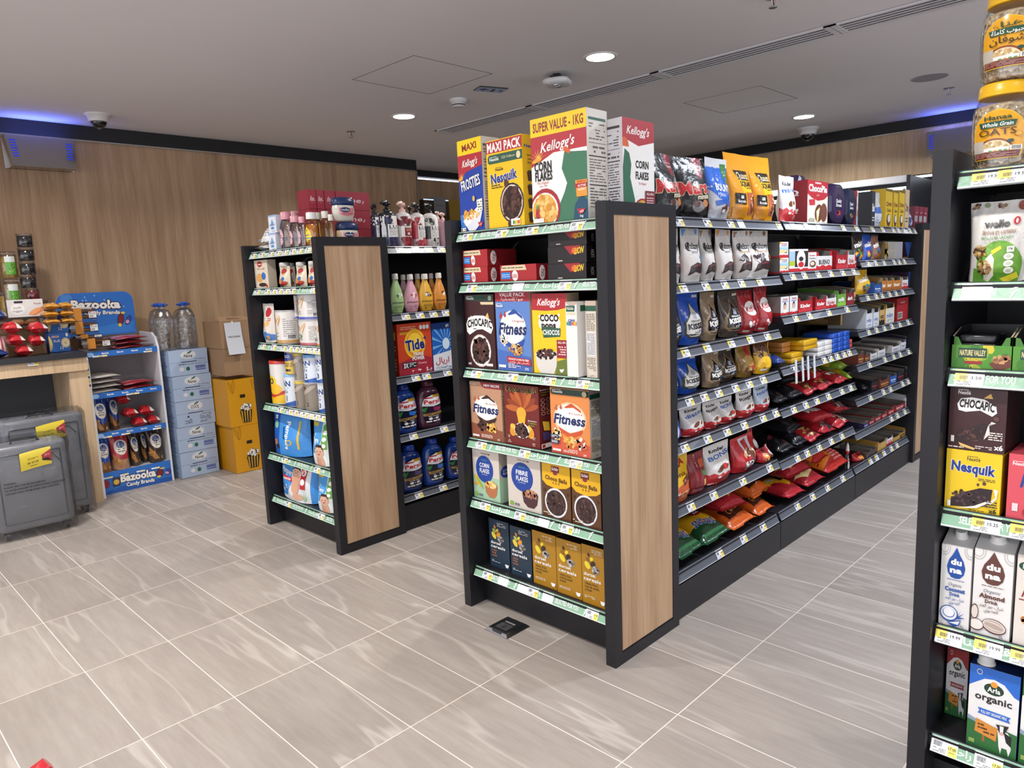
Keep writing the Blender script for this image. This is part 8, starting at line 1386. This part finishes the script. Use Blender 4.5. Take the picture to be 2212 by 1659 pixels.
# water cartons, bottles, boxes
kbx('wcar', a_nova(1), .34, '98abca', 'water carton', 'water_carton', L=a_novas); kbx('wcar2', a_nova(0), .34, '98abca', 'water carton', 'water_carton', L=a_novas)
G = 'pale blue water cartons in a stack'; ZS = [i*.1915 for i in range(5)]
for i, (a, b, py, s) in enumerate(((391, 474, 1008, 'lowest'), (384, 468.5, 955, 'second from the floor'), (381, 465, 900, 'middle, marked differently'), (375, 458, 845, 'second from the top'), (366, 450, 790, 'topmost'))):
    PL('wcar2' if i == 2 else 'wcar', a, b, py, 5.42, ZS[i], .1885, 'pale blue water carton, %s of the five in the stack' % s, G, (1, -1, .5, -.5, 1)[i])
def k_water(w, h):
    P = []; n_ = 40
    for i in range(n_+1):
        v = i/n_; r_ = w/2*(min(1, .86+.14*sst(v/.04)) if v < .66 else (.25+.75*sqrt(max(0, 1-((v-.66)/.3)**2)) if v < .93 else .25)); r_ *= 1-.025*(abs(sin(v*pi*9))**6 if .06 < v < .62 else 0); P.append((v*h*.92, r_))
    c = w/2; ps = [('bottle', M().lathe(P, 'fff', 'water_bottle', 28, 1, 0, c)), ('cap', M().lathe([(h*.92, w*.125), (h*.925, w*.15), (h*.99, w*.15), (h, w*.12)], '2a5fc4', 'plastic', 20, 1, 0, c)), ('carry_handle', M().tube([(-w*.14, c, h*.93), (-w*.3, c-.01, h*.955), (-w*.1, c-.03, h*.985), (w*.1, c-.03, h*.985), (w*.3, c-.01, h*.955), (w*.14, c, h*.93)], w*.028, '2a5fc4', 'plastic'))]
    return ps
kd('wbot', 'water_bottle', 'water bottle', k_water); kd('wbots', 'water_bottle', 'water bottle', lambda w, h: k_water(w, h)[:2])
G = 'large water bottles on the cartons'; zt = ZS[4]+.1885
for a, b, y, s in ((345, 386, 5.43, 'front left'), (388, 436, 5.43, 'front right'), (336, 372, 5.62, 'back left'), (394, 432, 5.63, 'back right')): PL('wbot', a, b, 740, y, zt, .345, 'large clear water bottle with a blue handle, %s of four on the cartons' % s, G)
kbx('bey', a_beyti, .14, 'b5aeaa', 'carton', 'carton'); kbx('pcorn', a_pop, .3, 'c0860f', 'popcorn carton', 'popcorn_carton'); kbx('cb', a_cardb, .3, '8f7153', 'cardboard box', 'cardboard_box', 'matte')
PL('bey', 478, 516, 985, 5.515, .0005, .255, 'white and grey carton on the floor between water and popcorn', None); PL('wbots', 476, 508, 905, 5.52, .258, .3, 'clear water bottle on the white and grey carton')
tag(link('floor_carton', M().box(2.24, 5.68, .0005, 2.52, 5.95, .5, '8f7153', 'matte').mesh('floor_carton')), 'brown carton hidden behind the white and grey one', 'carton'); PL('wbot', 460, 497, 830, 5.7, .5005, .36, 'large clear water bottle standing behind the lower one')
G = 'cartons stacked beside the baby goods'
PL('pcorn', 508, 582, 980, 5.2, .0005, .355, 'yellow popcorn carton, lower of two', G); PL('pcorn', 490, 565, 870, 5.2, .357, .385, 'yellow popcorn carton, upper of two', G, 2); PL('cb', 484, 556, 783, 5.2, .744, .2, 'plain brown cardboard box under the open one', G)
x0 = at(476, 720, 1, 5.2).x; x1 = at(546, 720, 1, 5.2).x
ob = BOX(x1-x0, .2, .3, a_cardb, '8f7153', 'matte')[0][1]; ob.f = ob.f; fl = M(); w_ = x1-x0
fl.box(-w_/2, 0, .2, w_/2, .004, .201, '8f7153', 'matte')
def flap(pts, c='9a7b5c'): m_ = M(); m_.face(pts, c, 'matte').face([(x, y, z-.003) for x, y, z in pts][::-1], '7a5f46', 'matte'); return m_
pm = M(); a_ = A(.125, .235); a_paperw(a_); K = lambda x, y, o: (x-w_/2+.03+.01*(1-y/.235), -.004-.02*(1-y/.235)**2-o, -.045+y)
pm.sheet(K, .125, .235, 4, 6, 'd2d6de', 'card').art(a_, K, [.125*i/4 for i in range(1, 4)], [.235*i/6 for i in range(1, 6)], 'card', True)
thing('cardboard_box', 'open brown cardboard box with a white paper sign taped on', 'cardboard box', [('carton_body', ob), ('flap', flap([(-w_/2, 0, .201), (w_/2, 0, .201), (w_/2, .12, .225), (-w_/2+.04, .12, .235)])), ('paper_sign', pm), ('tape', M().box(-w_/2+.085, -.0055, .17, -w_/2+.1, -.0045, .2, 'dfe0e2', 'gloss_card'))], ((x0+x1)/2, 5.2, .949), 0, G)
# floor box, alcove, chiller, basket
fb = M(); x0, x1, y0, y1 = 1.812, 1.936, 1.884, 2.0
rows = [[(x0-i, y0-i, z), (x1+i, y0-i, z), (x1+i, y1+i, z), (x0-i, y1+i, z)] for i, z in ((.004, 0), (.003, .003), (-.006, .012), (-.012, .0135))]
fb.grid(rows, '8d8e92', 'metal', False, True).face(rows[-1], '97989c', 'metal')
a_ = A(.1, .09); a_.R(.62, .2, .72, .8, 'e6e6e8').R(.1, .15, .55, .85, '84858a').lines(.2, .35, .5, .6, 2, '5a5b60'); lid = M().art(a_, lambda x, y, o: (x0+.014+x, y0+.014+y, .0136+o), mat='foil')
thing('floor_socket_box', 'small square metal socket lid on the floor tiles by the cereal unit', 'floor socket', [('frame', fb), ('lid_print', lid), ('latch', M().box(x0-.001, y0+.035, .008, x0+.008, y0+.08, .0145, '3a3b40', 'plastic'))])
q0 = at(916, 455, 1, 6.42); q1 = at(969, 455, 1, 6.42); q2 = at(985, 455, 1, 6.42); zt = at(940, 432, 1, 6.42).z
thing('wall_cabinet', 'dark wooden alcove cabinet with a lit top edge and a grey notice', 'cabinet', [('carcass', M().box(q0.x, 6.42, 0, q1.x, 6.49, zt, '4a3a2c', 'plastic')), ('lit_edge', M().box(q0.x, 6.415, zt-.005, q1.x, 6.42, zt+.006, 'fff', 'sign_light')), ('gold_panel', M().box(q1.x, 6.4, 0, q2.x+.05, 6.49, zt+.01, 'a8893c', 'plastic')),
    ('notice', BOX(.17, .2, .003, lambda a: a.R(0, 0, 1, 1, '8f9096').lines(.15, .5, .85, .6, 2, '4a4a50'), '8f9096')[0][1])])
o = [c for c in bpy.data.objects if c.name.startswith('notice')][-1]; o.location = (at(949, 445, 1, 6.42).x, 6.41, at(949, 465, 1, 6.42).z)
kbx('wtis', a_plain('c9c8c8', ('lines', .1, .3, .9, .8, 4, 'b0b0b4')), .12, 'bdbcbc', 'tissue box', 'tissue_box'); kbx('btis', a_plain('2a5fb0', ('P', [(0, .6), (1, .8), (1, 1), (0, 1)], 'e0e2e6')), .12, '24509a', 'tissue box', 'tissue_box')
for k_, a, b, t, l in (('wtis', 808, 868, 428, 'wide white box behind the pump bottles'), ('btis', 878, 917, 435, 'blue and white box behind the red-flowered bottles')):
    y_ = .33; xa = D1.sx(a, 1.7, y_); xb = D1.sx(b, 1.7, y_); put(k_, D1.w((xa+xb)/2, y_, 1.5715), 0, xb-xa, .205, l)
# display chiller against the far wall
x = 6.5; yr = at(1970, 420, 0, x).y; zt = at(1961, 379, 0, x).z; yl = 4.4
ch = [('cabinet', M().box(x, yr, 0, BX-.02, yl, zt-.005, {'f': '1a1b1f', 'b': '1a1b1f', 'l': '0c0d10', 'r': '1a1b1f', 't': '1a1b1f', 'd': '111'}, 'plastic')),
    ('canopy', M().box(x-.05, yr+.03, zt-.05, x, yl-.03, zt, 'd8dade', 'fridge_panel')), ('lamp', M().box(x-.012, yr+.045, zt-.115, x-.002, yl-.05, zt-.085, 'fff', 'fridge_lamp')),
    ('door_frame', M().box(x-.014, yr+.045, .15, x-.001, yr+.065, zt-.1, 'e0e2e6', 'plastic').box(x-.014, yl-.07, .15, x-.001, yl-.05, zt-.1, 'e0e2e6', 'plastic')), ('glass_door', M().box(x-.008, yr+.07, .15, x-.001, yl-.07, zt-.12, '0b0c10', 'dark_glass')),
    ('corner_post', M().box(x-.055, yr, 0, x, yr+.028, zt, '2a2b30', 'plastic'))]
printed('fridge_panel', .4)
for n_, m_ in ch: pass
thing('display_chiller', 'black glass-fronted chiller with a lit white top edge by the far wall', 'refrigerator', ch)
q = at(105, 1655, 2, .62)
def hd(dx, dy, z): return (q.x+dx, q.y+dy, z)
thing('shopping_basket', 'red plastic shopping basket whose handle shows at the lower left corner', 'shopping basket', [
    ('basket', M().rbox(q.x-.42, q.y-.25, .03, q.x+.02, q.y+.1, .36, .05, 'b0202a', 'plastic', 4)), ('handle', M().tube([hd(-.02, -.05, .34), hd(-.012, -.02, .5), hd(-.02, 0, .59), hd(-.02, 0, .614), hd(-.0, 0, .626)], [.016, .016, .018, .019, .012], 'b5202a', 'label_gloss', 14)),
    ('wheel', M().lathe([(0, .02), (.03, .025)], '222', 'plastic', 12, 1, q.x-.38, q.y-.2)), ('wheel.001', M().lathe([(0, .02), (.03, .025)], '222', 'plastic', 12, 1, q.x-.05, q.y+.05))])
